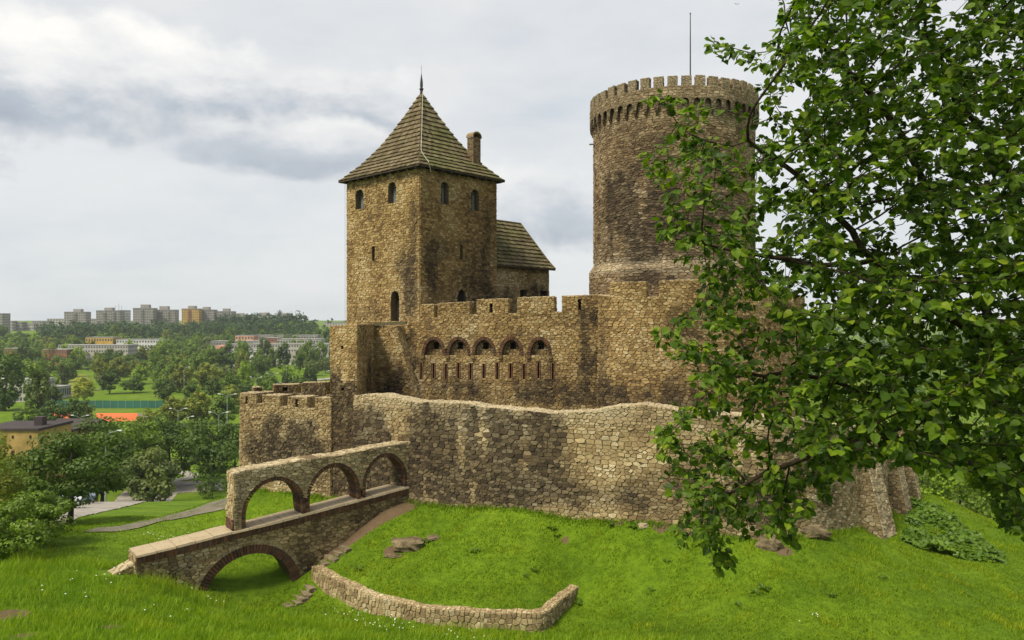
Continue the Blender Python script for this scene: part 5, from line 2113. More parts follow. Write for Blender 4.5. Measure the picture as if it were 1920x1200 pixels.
for k, (nm, px, tp, rp_, Y, col_, lab, clr) in enumerate(park):
    x = (px - HX) / F * Y
    zg = gz(x, Y)
    H = (HY - tp) / F * Y - zg
    make_tree(nm, lab, 'tree', (x, Y, zg), H, rp_ / F * Y, 150 + k, col_, 40, 6500, 0.62, clr, 'dome' if clr < .1 else 'round', 'park trees beyond the bridge')
for k, (px, py, hp, rp_, lab) in enumerate(((398, 935, 42, 26, 'rounded clipped bush just left of the bridge pier'), (396, 898, 27, 30, 'wide dark bush beside the park path'))):
    x, y, z = foot(px, py)
    make_tree('bush', lab, 'bush', (x, y, z), hp / F * y, rp_ / F * y, 170 + k, G_DARK, 30, 3200, 0.26, 0.02, 'dome', 'bushes on the park lawn', 0.06)
# right-hand bushes on the far side of the castle hill
for k, (px, tp, Y, rp_, col_, lab) in enumerate(((1730, 835, 62, 60, G_MID, 'green bush behind the right buttresses'), (1800, 850, 58, 70, G_BRIGHT, 'bright bush at the crest of the right grass slope'),
                                                (1880, 880, 54, 70, G_MID, 'dense bush at the lower right below the linden limb'), (1760, 770, 85, 70, G_GREY, 'grey green tree beyond the right slope'),
                                                (1860, 765, 90, 80, G_DARK, 'dark tree beyond the right slope'), (1950, 800, 80, 90, G_MID, 'mid green tree at the right edge beyond the slope'),
                                                (1650, 700, 120, 70, G_DARK, 'dark tree rising right of the bastion'), (1740, 690, 130, 70, G_MID, 'round valley tree seen through the linden branches'),
                                                (1560, 690, 140, 60, G_OLIVE, 'olive tree close behind the bastion edge'), (1960, 905, 50, 70, G_BRIGHT, 'bright shrub on the slope at the right edge'))):
    x = (px - HX) / F * Y
    zg = gz(x, Y)
    H = (HY - tp) / F * Y - zg
    make_tree('hill_bush' if Y < 70 else 'hill_tree', lab, 'bush' if Y < 70 else 'tree', (x, Y, zg), H, max(rp_ / F * Y, H * 0.28), 180 + k, col_, 36, 4200, 0.3 if Y < 70 else 0.5, 0.02, 'dome', 'woods right of the castle hill')

# --- valley trees: shared shapes, each tree a thing of its own
protos = []
for k, (shape, H, R, clr) in enumerate((('round', 11, 5.2, 0.12), ('round', 12, 4.6, 0.15), ('dome', 9, 6.0, 0.05), ('tall', 16, 4.2, 0.05), ('tall', 14, 3.4, 0.05), ('dome', 11, 5.4, 0.05), ('cone', 8, 2.0, 0.03), ('round', 13, 5.6, 0.1))):
    V, Fq, rn, cs, cr = crown_mesh(300 + k, (R, R, (H - H * clr) * 0.55), 34, 2600, 1.0, shape=shape)
    cz = H * clr + (H - H * clr) * 0.5
    mb = MB()
    trunk_mesh(mb, (0, 0, -1), (0, 0, cz), H * 0.025, [cs[i] + np.array([0, 0, cz]) for i in range(0, 12, 3)], 5)
    me_c = bpy.data.meshes.new('crown')
    tmp = mesh_obj('crown', V + np.array([0, 0, cz]), Fq, M_TREE, None, {'rnd': rn})
    tm2 = mb.build('trunk', M_BARK_FAR)
    protos.append((tmp.data, tm2.data, shape, H, R))
    bpy.data.objects.remove(tmp)
    bpy.data.objects.remove(tm2)
    bpy.data.meshes.remove(me_c)

TONES = {'dark green': G_DARK, 'mid green': G_MID, 'bright green': G_BRIGHT, 'yellow green': G_YEL, 'grey green': G_GREY, 'olive': G_OLIVE}
FORMS = {'round': 'rounded', 'dome': 'spreading', 'tall': 'tall', 'cone': 'conical'}


def zone(px, py):
    c = 'far left' if px < 90 else 'left' if px < 200 else 'middle' if px < 340 else 'right' if px < 480 else 'far right'
    where = {'far left': 'above the school', 'left': 'between school and tennis courts', 'middle': 'behind the tennis courts',
             'right': 'behind the street lamps', 'far right': 'left of the castle'}[c]
    d = 'in front' if py > 760 else 'in the middle' if py > 712 else 'further back' if py > 682 else 'below the halls'
    return f'{where} {d}'


AVOID = [(170, 265, 772, 790), (85, 175, 772, 792), (500, 640, 700, 740), (130, 175, 700, 745), (195, 240, 755, 800), (-60, 118, 722, 800)]


def valley_tree(px, py, kind, tone, s, rz):
    Y = -VALLEY * F / (py - HY)
    x = (px - HX) / F * Y
    zg = gz(x, Y)
    cm, tm, shape, H, R = protos[kind]
    T = thing('valley_tree', f'{tone} {FORMS[shape]} tree {zone(px, py)}', 'tree', (x, Y, zg), 'trees of the valley below the castle')
    VT.append((px, T))
    T.scale = (s * 1.05, s * 1.05, s)
    T.rotation_euler = (0, 0, rz)
    c = bpy.data.objects.new('crown', cm)
    COL.objects.link(c)
    c.parent = T
    k = random.random() * 0.3 + 0.85
    c.color = (*[v * k for v in TONES[tone]], 1)
    t = bpy.data.objects.new('trunk', tm)
    COL.objects.link(t)
    t.parent = T


random.seed(77)
VT = []
rows_v = [(660, 20, 1.1), (666, 20, 1.15), (673, 22, 1.2), (682, 24, 1.25), (692, 27, 1.25), (704, 30, 1.2), (718, 35, 1.15), (734, 42, 1.05), (752, 52, 0.85)]
for (py, stepx, sc_) in rows_v:
    px = -60 + random.random() * stepx
    while px < 650:
        yy = py + random.uniform(-5, 5)
        ok = not any(a < px < b and c < yy < d for a, b, c, d in AVOID)
        if py > 750 and (px < 60 or 180 < px < 262):
            ok = False
        if ok:
            kind = random.choice((0, 0, 1, 1, 2, 3, 4, 5, 7) if py < 735 else (0, 1, 2, 5))
            tone = random.choices(list(TONES), (3, 4, 2.4, 1.0, 1.5, 1.2))[0]
            if px > 400 and py < 700:
                kind, tone = random.choice((3, 4, 4)), random.choice(('dark green', 'mid green', 'mid green'))
            valley_tree(px, yy, kind, tone, sc_ * random.uniform(0.75, 1.15), random.uniform(0, 6.28))
        px += stepx * random.uniform(0.6, 1.25)
for px, py, kind, tone, s in ((70, 775, 4, 'mid green', 1.3), (10, 770, 3, 'dark green', 1.5), (103, 800, 0, 'dark green', 0.75), (148, 798, 0, 'dark green', 0.8), (98, 762, 1, 'dark green', 0.7), (280, 800, 2, 'olive', 0.6), (330, 798, 0, 'olive', 0.85), (375, 795, 0, 'olive', 0.95), (420, 800, 1, 'mid green', 0.9), (435, 775, 0, 'olive', 0.9),
                              (538, 712, 0, 'bright green', 0.75), (565, 718, 0, 'bright green', 0.7), (585, 705, 5, 'grey green', 0.9), (610, 700, 5, 'grey green', 0.9),
                              (155, 790, 1, 'mid green', 0.55), (50, 800, 2, 'mid green', 0.7)):
    valley_tree(px, py, kind, tone, s, px)
for k, px in enumerate((531, 538, 545, 552, 558, 574, 581, 588)):
    valley_tree(px, 729 if px < 565 else 722, 6, 'dark green', 0.8 if px < 565 else 1.1, k)

ONES = 'first second third fourth fifth sixth seventh eighth ninth tenth eleventh twelfth thirteenth fourteenth fifteenth sixteenth seventeenth eighteenth nineteenth'.split()
ORD = ONES + ['twentieth'] + ['twenty-' + w_ for w_ in ONES[:9]] + ['thirtieth'] + ['thirty-' + w_ for w_ in ONES[:9]]
bylab = {}
for px, T in VT:
    bylab.setdefault(T['label'], []).append((px, T))
for lab, L in bylab.items():
    if len(L) > 1:
        for k, (px, T) in enumerate(sorted(L, key=lambda e: e[0])):
            T['label'] = lab + (', leftmost' if k == 0 else f', {ORD[k]} from the left')

# --- woods that read as one mass: the hill under the tower blocks, and the far country


def wood(name, label, pts, H, seed, col, nleaf=150, leaf=2.0):
    rg = np.random.default_rng(seed)
    VV, RR = [], []
    for k, (x, y) in enumerate(pts):
        h = H * rg.uniform(0.7, 1.2)
        V, Fq, rn, cs, cr = crown_mesh(seed + k, (h * 0.42, h * 0.42, h * 0.52), 9, nleaf, leaf * h / H, shape='dome')
        VV.append(V + np.array([x, y, gz(x, y) + h * 0.5]))
        RR.append(rn * 0.6 + rg.random() * 0.4)
    V = np.concatenate(VV)
    o = mesh_obj(name, V, np.arange(len(V)).reshape(-1, 4), M_TREE, None, {'rnd': np.concatenate(RR)})
    o.color = (*col, 1)
    tag(o, label, 'wood', None, 'stuff')


rw = random.Random(5)
pts = []
for i in range(330):
    px = rw.uniform(80, 600)
    Y = rw.uniform(800, 960)
    if px < 160:
        Y = rw.uniform(790, 880)
    pts.append(((px - HX) / F * Y, Y))
wood('hillside_wood', 'dark wood covering the hillside below the tower blocks', pts, 17, 500, (0.048, 0.095, 0.028), 150, 2.2)
pts = [((px - HX) / F * Y, Y) for px, Y in [(rw.uniform(410, 565), rw.uniform(930, 985)) for _ in range(90)]]
wood('hilltop_wood', 'dark tree belt on the hilltop before the long grey block', pts, 24, 900, (0.042, 0.080, 0.034), 170, 2.6)
pts = [((px - HX) / F * Y, Y) for px, Y in [(rw.uniform(-90, 650), rw.uniform(500, 790)) for _ in range(330)]]
wood('foothill_wood', 'mixed green wood at the foot of the hill around the flat roofed halls', pts, 9, 1300, (0.070, 0.125, 0.030), 120, 1.6)
pts = [((px - HX) / F * Y, Y) for px, Y in [(rw.uniform(1480, 2150), rw.uniform(220, 1300)) for _ in range(260)]]
wood('eastern_wood', 'distant green wood behind the castle seen through the linden branches', pts, 16, 1700, (0.070, 0.120, 0.028), 130, 2.4)
pts = [((px - HX) / F * Y, Y) for px, Y in [(rw.uniform(590, 1000), rw.uniform(1100, 1500)) for _ in range(60)]]
wood('far_wood', 'low far tree line left of the castle at the horizon', pts, 12, 2100, (0.040, 0.075, 0.034), 90, 2.4)
# ------------------------------------------------------------------ roads, buildings, lamps and the rest of the valley
ribbon('road', PX([(60, 985), (130, 962), (200, 945), (280, 926), (345, 917), (420, 911)]), 7.0, M_ROAD, 0.06, 90, lambda t: 4.5 + 7.5 * t)
ribbon('footpath', PX([(170, 1003), (230, 992), (290, 979), (345, 966), (410, 953), (450, 945)]), 1.7, M_PATH, 0.05, 90)
ribbon('park_path', PX([(322, 889), (345, 888), (362, 893), (350, 899), (310, 906)]), 3.0, M_ROAD, 0.06, 60)
ribbon('kerb_strip', PX([(255, 918), (300, 915.5), (375, 911.5), (420, 909.5)]), 0.5, M_PATH, 0.12, 40)


def on_valley(px, py):
    Y = -VALLEY * F / (py - HY)
    return np.array([(px - HX) / F * Y, Y, VALLEY])


ribbon('avenue', [tuple(on_valley(*p)[:2]) for p in ((430, 736), (480, 728), (520, 722), (560, 716), (640, 709))], 9, M_ROAD, 0.35, 30)
ribbon('valley_path', [tuple(on_valley(*p)[:2]) for p in ((60, 750), (120, 741), (150, 735), (200, 730))], 3.0, M_PATH, 0.35, 30)
M_FIELD = mk_simple('pale meadow', (0.12, 0.15, 0.02), (0.19, 0.20, 0.035), 0.05, 0.95, 0.3, 0.1, 0.1)


def sheet(name, corners, mat, lift=0.3, n=8):
    c = [np.array(p, float) for p in corners]
    V, Fc = [], []
    for i in range(n + 1):
        for j in range(n + 1):
            s, t = i / n, j / n
            p = (c[0] * (1 - s) + c[1] * s) * (1 - t) + (c[3] * (1 - s) + c[2] * s) * t
            V.append((p[0], p[1], gz(p[0], p[1]) + lift))
    for i in range(n):
        for j in range(n):
            a = i * (n + 1) + j
            Fc.append((a, a + n + 1, a + n + 2, a + 1))
    return tag(mesh_obj(name, V, Fc, mat), kind='structure')


sheet('meadow', [on_valley(*p)[:2] for p in ((122, 732), (172, 745), (165, 704), (140, 701))], M_FIELD, 0.25)
M_CLAY = mk_simple('clay court', (0.46, 0.11, 0.035), (0.52, 0.14, 0.05), 0.05, 0.95, 0, 0.1, 0.1)
sheet('tennis_court', [on_valley(*p)[:2] for p in ((82, 793), (172, 795), (172, 776), (88, 776))], M_CLAY, 0.3)
sheet('tennis_court', [on_valley(*p)[:2] for p in ((182, 793), (258, 791), (258, 776), (180, 776))], M_CLAY, 0.3)
sheet('dirt_lot', [on_valley(*p)[:2] for p in ((258, 784), (290, 784), (290, 776), (258, 776))], M_PATH, 0.25)


def paint(name, c, sc_=0.25, var=0.75, rough=0.9):
    return mk_simple(name, tuple(v * var for v in c), c, sc_, rough, 0.15, 0.05, 0.2)


M_BL_GREY = paint('grey panel render', (0.30, 0.28, 0.255))
M_BL_PALE = paint('pale panel render', (0.42, 0.40, 0.36))
M_BL_YEL = paint('yellow render', (0.52, 0.33, 0.07))
M_BL_OCHRE = paint('flaking ochre render', (0.40, 0.28, 0.10), 0.5, 0.6)
M_BL_BROWN = paint('brown band', (0.30, 0.13, 0.07))
M_BL_WHITE = paint('white render', (0.60, 0.60, 0.58))
M_BL_PINK = paint('pink render', (0.62, 0.33, 0.22))
M_BL_DARK = paint('tar roof', (0.055, 0.045, 0.045))
M_BL_ROOFG = paint('grey flat roof', (0.30, 0.30, 0.29))
M_FENCE = paint('green windscreen', (0.035, 0.14, 0.10), 0.1)


def block(name, label, px0, px1, ytop, Y, height, depth, mat, floors, bays, rz=0.0, parts=False, cat='building', group=None, roof=None, win=(0.55, 0.5), wmat=None, sink=4.0, balcony=()):
    """a far building: body, flat roof slab and real window panes on the sides the camera can see"""
    x0, x1 = (px0 - HX) / F * Y, (px1 - HX) / F * Y
    wd_, zt = x1 - x0, (HY - ytop) / F * Y
    c = np.array([(x0 + x1) / 2, Y + depth / 2])
    T = thing(name, label, cat, (c[0], Y + depth / 2, zt - height), group)
    ca, sa = math.cos(rz), math.sin(rz)

    def loc(x, y, z):
        return (c[0] + x * ca - y * sa, c[1] + x * sa + y * ca, z)

    def hx(mb, xa, xb, ya, yb, za, zb_):
        mb.hexa([loc(xa, ya, za), loc(xb, ya, za), loc(xb, yb, za), loc(xa, yb, za), loc(xa, ya, zb_), loc(xb, ya, zb_), loc(xb, yb, zb_), loc(xa, yb, zb_)])
    b = MB()
    hx(b, -wd_ / 2, wd_ / 2, -depth / 2, depth / 2, zt - height - sink, zt)
    b.build('wall', mat, T)
    r = MB()
    hx(r, -wd_ / 2 - .2, wd_ / 2 + .2, -depth / 2 - .2, depth / 2 + .2, zt + 0.01, zt + 0.4)
    r.build('roof', roof or M_BL_ROOFG, T)
    fh = height / floors
    bw = wd_ / bays
    allw = MB()
    for f in range(floors):
        for j in range(bays):
            cx = -wd_ / 2 + bw * (j + .5)
            cz_ = zt - height + fh * (f + .55)
            w2, h2 = bw * win[0] / 2, fh * win[1] / 2
            tgt = MB() if parts else allw
            hx(tgt, cx - w2, cx + w2, -depth / 2 - 0.05, -depth / 2 + 0.02, cz_ - h2, cz_ + h2)
            if parts:
                tgt.build('window', wmat or M_FARGLASS, T)
        nb_2 = max(1, int(depth / max(bw, 1)))
        for j in range(nb_2):
            cy = -depth / 2 + depth * (j + .5) / nb_2
            hx(allw, wd_ / 2 - 0.02, wd_ / 2 + 0.05, cy - bw * win[0] / 2, cy + bw * win[0] / 2, zt - height + fh * (f + .55) - fh * win[1] / 2, zt - height + fh * (f + .55) + fh * win[1] / 2)
    if allw.v:
        o = allw.build('window_panes', wmat or M_FARGLASS, T)
        tag(o, kind='stuff')
    for (fx, fw) in balcony:
        bb_ = MB()
        for f in range(floors):
            z0 = zt - height + fh * (f + .1)
            hx(bb_, -wd_ / 2 + wd_ * (fx - fw / 2), -wd_ / 2 + wd_ * (fx + fw / 2), -depth / 2 - 1.2, -depth / 2 - 0.06, z0, z0 + fh * 0.42)
        bb_.build('balcony_stack', M_BL_BROWN if mat is M_BL_YEL else M_BL_GREY, T)
    return T, loc, hx, (wd_, depth, zt)


def lift_house(B, f0, f1, h):
    T, loc, hx, (wd_, depth, zt) = B
    mb = MB()
    hx(mb, -wd_ / 2 + wd_ * f0, -wd_ / 2 + wd_ * f1, -depth * 0.2, depth * 0.3, zt + 0.41, zt + h)
    mb.build('lift_house', M_BL_GREY, T)
    return B


YB = 980
grp = 'tower blocks on the hill'
lift_house(block('tower_block', 'single grey tower block left of the antenna tower', 120, 158, 585, YB, 45, 16, M_BL_GREY, 14, 9, 0.1, group=grp, balcony=((0.5, 0.16),)), .35, .7, 4)
A = lift_house(block('tower_block', 'grey tower block carrying roof antennas', 180, 222, 582.5, YB - 10, 46, 16, M_BL_GREY, 14, 10, 0.1, group=grp, balcony=((0.35, 0.14), (0.75, 0.12))), .28, .62, 4)
for k, f in enumerate((0.7, 0.86, 0.98)):
    T, loc, hx, (wd_, depth, zt) = A
    p = loc(-wd_ / 2 + wd_ * f, 0, zt)
    MB().tube([p, (p[0], p[1], zt + 7 + 2 * (k % 2))], 0.18, 4).build('antenna', M_IRON, T)
block('tower_block', 'white tower block with a brown stripe beside the antenna tower', 222, 233.5, 582, YB + 8, 46, 16, M_BL_WHITE, 14, 3, 0, group=grp, balcony=((0.5, 0.3),))
lift_house(block('tower_block', 'left half of the wide grey double tower block', 249, 285, 578, YB, 47, 16, M_BL_GREY, 14, 9, 0.1, group=grp, balcony=((0.45, 0.16),)), .3, .72, 5)
lift_house(block('tower_block', 'right half of the wide grey double tower block', 288, 326, 581, YB + 20, 47, 16, M_BL_GREY, 14, 9, 0.1, group=grp, balcony=((0.3, 0.16), (0.7, 0.1))), .2, .6, 5)
lift_house(block('tower_block', 'yellow tower block on the hill', 340, 371, 579, YB, 45, 16, M_BL_YEL, 14, 8, 0.1, group=grp, balcony=((0.45, 0.18),)), .3, .72, 4)
lift_house(block('tower_block', 'grey tower block joined to the yellow one', 371.5, 400, 581, YB + 18, 45, 16, M_BL_GREY, 14, 7, 0.1, group=grp, balcony=((0.3, 0.18),)), .2, .6, 4)
lift_house(block('tower_block', 'grey tower block left of the long hilltop slab', 406, 435, 584, YB + 20, 44, 16, M_BL_GREY, 14, 7, 0.1, group=grp, balcony=((0.45, 0.15),)), .3, .7, 4)
B = block('apartment_slab', 'long pale stepped apartment slab at the end of the hill', 437, 541, 590.5, 1120, 34, 14, M_BL_PALE, 11, 26, 0.0, group=grp)
lift_house(B, .01, .16, 2.8)
lift_house(B, .45, .62, 3.6)
lift_house(B, .80, .95, 2.8)
block('tower_block', 'grey tower block cut by the left picture edge', -14, 4, 588, 960, 45, 16, M_BL_GREY, 14, 4, 0, group=grp)
for k, (a, b, yt, f, lab) in enumerate(((5, 22, 602, 8, 'low grey apartment house next to the left picture edge'), (22, 40, 604, 8, 'reddish grey apartment house second from the left edge'), (40, 62, 607, 7, 'lower grey apartment house in the far left terrace'),
                                        (60, 90, 602, 8, 'stepped apartment house left of the single tower block'), (88, 124, 598, 9, 'highest house of the apartment terrace beside the single tower block'), (158, 182, 598, 8, 'pale apartment house between two grey tower blocks'))):
    block('apartment_house', lab, a, b, yt, 1060 + 10 * k, 32, 14, M_BL_PALE if k % 2 == 0 else M_BL_GREY, f, 7, 0.05, group='apartment terrace at the far left')
block('apartment_house', 'pale apartment house at the horizon just left of the corner buttress', 607, 680, 604.5, 1250, 24, 14, M_BL_PALE, 8, 14, 0)
# flat halls at the foot of the hill
halls = ((160, 211, 633, 640, 9, M_BL_YEL, 'yellow framed two storey hall on the hill foot'), (218, 297, 637, 620, 7, M_BL_WHITE, 'white flat roofed hall right of the yellow hall'), (109, 240, 647.5, 560, 6, M_BL_PALE, 'long low pale shed before the yellow hall'),
         (395, 500, 640, 640, 9, M_BL_GREY, 'long grey flat hall behind the pink topped building'), (441, 475, 629.5, 700, 9, M_BL_PINK, 'small pinkish block in front of the hilltop wood'), (475, 535, 629, 720, 10, M_BL_GREY, 'grey hall right of the small pinkish block'),
         (496, 520, 634, 640, 8, M_BL_BROWN, 'brownish hall amid the grey halls'), (547, 595, 629, 700, 10, M_BL_GREY, 'grey hall with upper storey near the castle'), (520, 602, 636, 640, 9, M_BL_PALE, 'pale striped hall with pilasters near the castle'),
         (414, 470, 646, 600, 8, M_BL_GREY, 'grey hall left of the pink topped building'), (470, 616, 645, 585, 7, M_BL_PALE, 'long pale hall in front of the striped hall'), (80, 125, 656, 520, 7, M_BL_BROWN, 'brown brick house among the valley trees'),
         (8, 32, 654, 530, 8, M_BL_BROWN, 'reddish house among trees at the far left'))
for k, (a, b, yt, Y, h, mt, lab) in enumerate(halls):
    block('flat_hall', lab, a, b, yt, Y, h, 14, mt, 2, max(4, int((b - a) / 5)), 0.0, win=(0.55, 0.4), sink=12)
B = block('office_building', 'white two storey building with a pink box on its roof', 403, 480, 657, 545, 9, 14, M_BL_WHITE, 2, 14, 0, win=(0.7, 0.42), sink=14)
T, loc, hx, (wd_, depth, zt) = B
mb = MB()
hx(mb, -wd_ / 2 + .8, -wd_ / 2 + 6.2, -depth / 2, 3, zt + .41, zt + 3.6)
mb.build('roof_box', M_BL_PINK, T)
# valley buildings
block('school_building', 'grey school building with rows of white framed windows at the left edge', -30, 70, 714, 318, 9.5, 12, M_BL_PALE, 3, 16, 0.10, parts=True, win=(0.6, 0.45), sink=8)
block('school_wing', 'low pale building with large windows beside the school', 60, 108, 727, 330, 5, 10, M_BL_PALE, 1, 7, 0.0, parts=True, win=(0.75, 0.62), sink=8)
block('shed_house', 'small pale flat building with a red box in the valley trees', 307, 346, 718, 385, 5, 10, M_BL_PALE, 1, 6, 0, sink=6)
block('red_kiosk', 'small red brick kiosk among the valley trees', 437, 446, 697, 480, 6, 5, M_BL_BROWN, 1, 1, 0)
# old yellow house by the road
Yh = 118
B = block('old_house', 'old flaking ochre house with small dark windows beside the maple', -45, 71, 808, Yh, 12.5, 9, M_BL_OCHRE, 1, 1, 0, win=(0.01, 0.01), roof=M_BL_DARK, sink=6)
T, loc, hx, (wd_, depth, zt) = B
for (px, py, w2, h2) in ((24, 819, 3, 5), (57, 819, 3, 6), (56, 851, 6, 12), (24, 850, 5, 10)):
    mb = MB()
    x = (px - HX) / F * Yh - B[0].location[0]
    z = (HY - py) / F * Yh
    mb.box((B[0].location[0] + x, Yh - 0.02, z), (w2 * Yh / F, 0.12, h2 * Yh / F))
    mb.build('window', M_DARK, T)
mb = MB()
mb.box(((46 - HX) / F * Yh, Yh + 4, zt + 0.9), (1.3, 1.3, 1.7))
mb.build('chimney', M_BL_DARK, T)
B = block('old_annex', 'long low grey brown annex behind the old ochre house', 71.5, 136, 809.5, Yh + 10, 11, 8, M_BL_OCHRE, 1, 1, 0, win=(0.01, 0.01), roof=M_BL_DARK, sink=6)
mb = MB()
mb.box(((122 - HX) / F * (Yh + 10), Yh + 9.98, (HY - 818) / F * (Yh + 10)), (0.5, 0.1, 0.35))
mb.build('window', M_DARK, B[0])
# gabled barn with a tar roof behind
Yg = 150
gx0, gx1, gz0, gz1 = (80 - HX) / F * Yg, (160 - HX) / F * Yg, (HY - 812) / F * Yg, (HY - 791) / F * Yg
G = thing('gabled_barn', 'barn with a dark tar roof and a yellow gable behind the old house', 'building', ((gx0 + gx1) / 2, Yg + 6, -36))
MB().hexa([(gx0, Yg, -38), (gx1, Yg, -38), (gx1, Yg + 11, -38), (gx0, Yg + 11, -38), (gx0, Yg, gz0), (gx1, Yg, gz0), (gx1, Yg + 11, gz0), (gx0, Yg + 11, gz0)]).build('wall', M_BL_OCHRE, G)
mb = MB()
gm = gx1 - 1.0
mb.add([(gx0 - .3, Yg - .4, gz0 - .1), (gx1 + .3, Yg - .4, gz0 - .1), (gx1 + .3, Yg + 11.4, gz0 - .1), (gx0 - .3, Yg + 11.4, gz0 - .1), (gx0 - .3, Yg + 5.5, gz1), (gx1 + .3, Yg + 5.5, gz1)],
       [(0, 1, 5, 4), (3, 4, 5, 2), (0, 4, 3), (1, 2, 5)])
mb.build('roof', M_BL_DARK, G)
# tennis windscreen fence
FN = thing('windscreen_fence', 'long green windscreen fence behind the clay tennis courts', 'fence', tuple(on_valley(195, 765)))
a, b = on_valley(80, 765.5), on_valley(306, 765.5)
for k in range(16):
    p0, p1 = a + (b - a) * k / 16, a + (b - a) * (k + 1) / 16
    MB().obox(p0 + np.array([0.08, 0, 0.1]), (p1 - p0) - np.array([0.16, 0, 0]), (0, 0.08, 0), (0, 0, 2.9)).build('screen_panel', M_FENCE, FN)
    MB().box((p0[0], p0[1], p0[2] + 1.6), (0.12, 0.12, 3.2)).build('post', M_GALV, FN)

# street lamps
M_LAMP = mk_simple('lamp head', (0.50, 0.52, 0.52), (0.58, 0.60, 0.60), 2, 0.4, 0)


def lamp(px, py_base, py_top, Y, arms, label):
    x = (px - HX) / F * Y
    zb, zt = (HY - py_base) / F * Y, (HY - py_top) / F * Y
    zg = gz(x, Y)
    T = thing('street_lamp', label, 'street lamp', (x, Y, zg), 'street lamps in the valley')
    MB().tube([(x, Y, zg), (x, Y, zt - 0.8)], [0.14, 0.08], 6).build('pole', M_GALV, T)
    for s in arms:
        MB().tube([(x, Y, zt - 0.9), (x + s * 0.7, Y, zt - 0.25), (x + s * 1.9, Y, zt)], [0.05, 0.045, 0.04], 5).build('arm', M_GALV, T)
        mb = MB()
        mb.hexa([(x + s * 1.8, Y - .16, zt - .05), (x + s * 2.6, Y - .2, zt + .02), (x + s * 2.6, Y + .2, zt + .02), (x + s * 1.8, Y + .16, zt - .05),
                 (x + s * 1.85, Y - .12, zt + .14), (x + s * 2.5, Y - .14, zt + .2), (x + s * 2.5, Y + .14, zt + .2), (x + s * 1.85, Y + .12, zt + .14)])
        mb.build('lamp_head', M_LAMP, T)


lamp(334, 800, 766, 215, (-1, 1), 'twin armed street lamp in front of the olive valley trees')
lamp(426, 800, 739, 205, (-1, 1), 'tall twin armed street lamp beside the left outer wall')
lamp(410, 800, 773, 190, (-1, 1), 'shorter twin lamp just left of the tall twin lamp')
lamp(198, 868, 808, 118, (1,), 'single armed street lamp standing among the trees by the maple')
lamp(150, 800, 779, 215, (-1, 1), 'twin street lamp before the clay court')
lamp(345, 800, 781, 190, (1,), 'short single lamp right of the twin lamp')
lamp(537, 705, 683, 380, (-1, 1), 'small far twin lamp by the avenue left of the castle')
lamp(480, 745, 707, 300, (-1, 1), 'far twin lamp left of the red van on the avenue')
lamp(511, 735, 700, 320, (-1, 1), 'far twin lamp right of the red van on the avenue')
lamp(607, 725, 695, 330, (1,), 'far single lamp on the lawn against the corner buttress')
lamp(345, 745, 688, 330, (1,), 'far lamp in the middle of the valley trees')


# vehicles
def vehicle(name, label, cat, p, rz, L, Wd, H, col_, van=False):
    mpaint = mk_simple('paint ' + name + str(round(p[0])), tuple(v * 0.92 for v in col_), col_, 1.0, 0.3, 0, spec=0.5)
    T = thing(name, label, cat, tuple(p))
    ca, sa = math.cos(rz), math.sin(rz)

    def tr(V):
        V = np.array(V)
        return np.stack([p[0] + V[:, 0] * ca - V[:, 1] * sa, p[1] + V[:, 0] * sa + V[:, 1] * ca, p[2] + V[:, 2]], 1)
    if van:
        pr = [(-.5, .12), (-.5, .55), (-.42, .62), (-.36, .95), (-.30, 1.0), (.5, 1.0), (.5, .12)]
    else:
        pr = [(-.5, .2), (-.5, .5), (-.47, .56), (-.22, .63), (-.08, .97), (.0, 1.0), (.22, .99), (.36, .66), (.48, .62), (.5, .5), (.5, .2)]
    n = len(pr)
    V = [(x * L, -Wd / 2 * (1 if z < .65 else .86), z * H) for x, z in pr] + [(x * L, Wd / 2 * (1 if z < .65 else .86), z * H) for x, z in pr]
    mesh_obj('body', tr(V), [tuple(range(n))[::-1], tuple(range(n, 2 * n))] + [(i, (i + 1) % n, n + (i + 1) % n, n + i) for i in range(n)], mpaint, T)
    mb = MB()
    for s in (-1, 1):
        y0 = s * (Wd / 2 * (0.93 if not van else 0.88) + 0.0)
        if van:
            mb.box((-.34 * L, s * (Wd / 2 * .86 + .03), .74 * H), (L * .1, .04, H * .2))
        else:
            mb.box((0.06 * L, s * (Wd / 2 * .86 + .06), .79 * H), (L * .36, .1, H * .22))
    o = mesh_obj('side_glass', tr(mb.v), mb.f, M_FARGLASS, T)
    for (gx_, gz_, sx_) in (((-.155, .8, .03),) if not van else ((-.40, .78, .03),)):
        mb = MB().box((gx_ * L, 0, gz_ * H), (.05 * L, Wd * .72, H * .27))
        mesh_obj('windscreen', tr(mb.v), mb.f, M_FARGLASS, T)
    for sx_ in (-.31, .31):
        for s in (-1, 1):
            mb = MB().tube([(sx_ * L, s * (Wd / 2 - .18), .3), (sx_ * L, s * (Wd / 2 + .02), .3)], .31, 10)
            mesh_obj('wheel', tr(mb.v), mb.f, M_BL_DARK, T)
    for s in (-1, 1):
        mb = MB().box((-.5 * L, s * Wd * .34, .45 * H), (.06, .3, .16))
        mesh_obj('headlight', tr(mb.v), mb.f, M_LAMP, T)


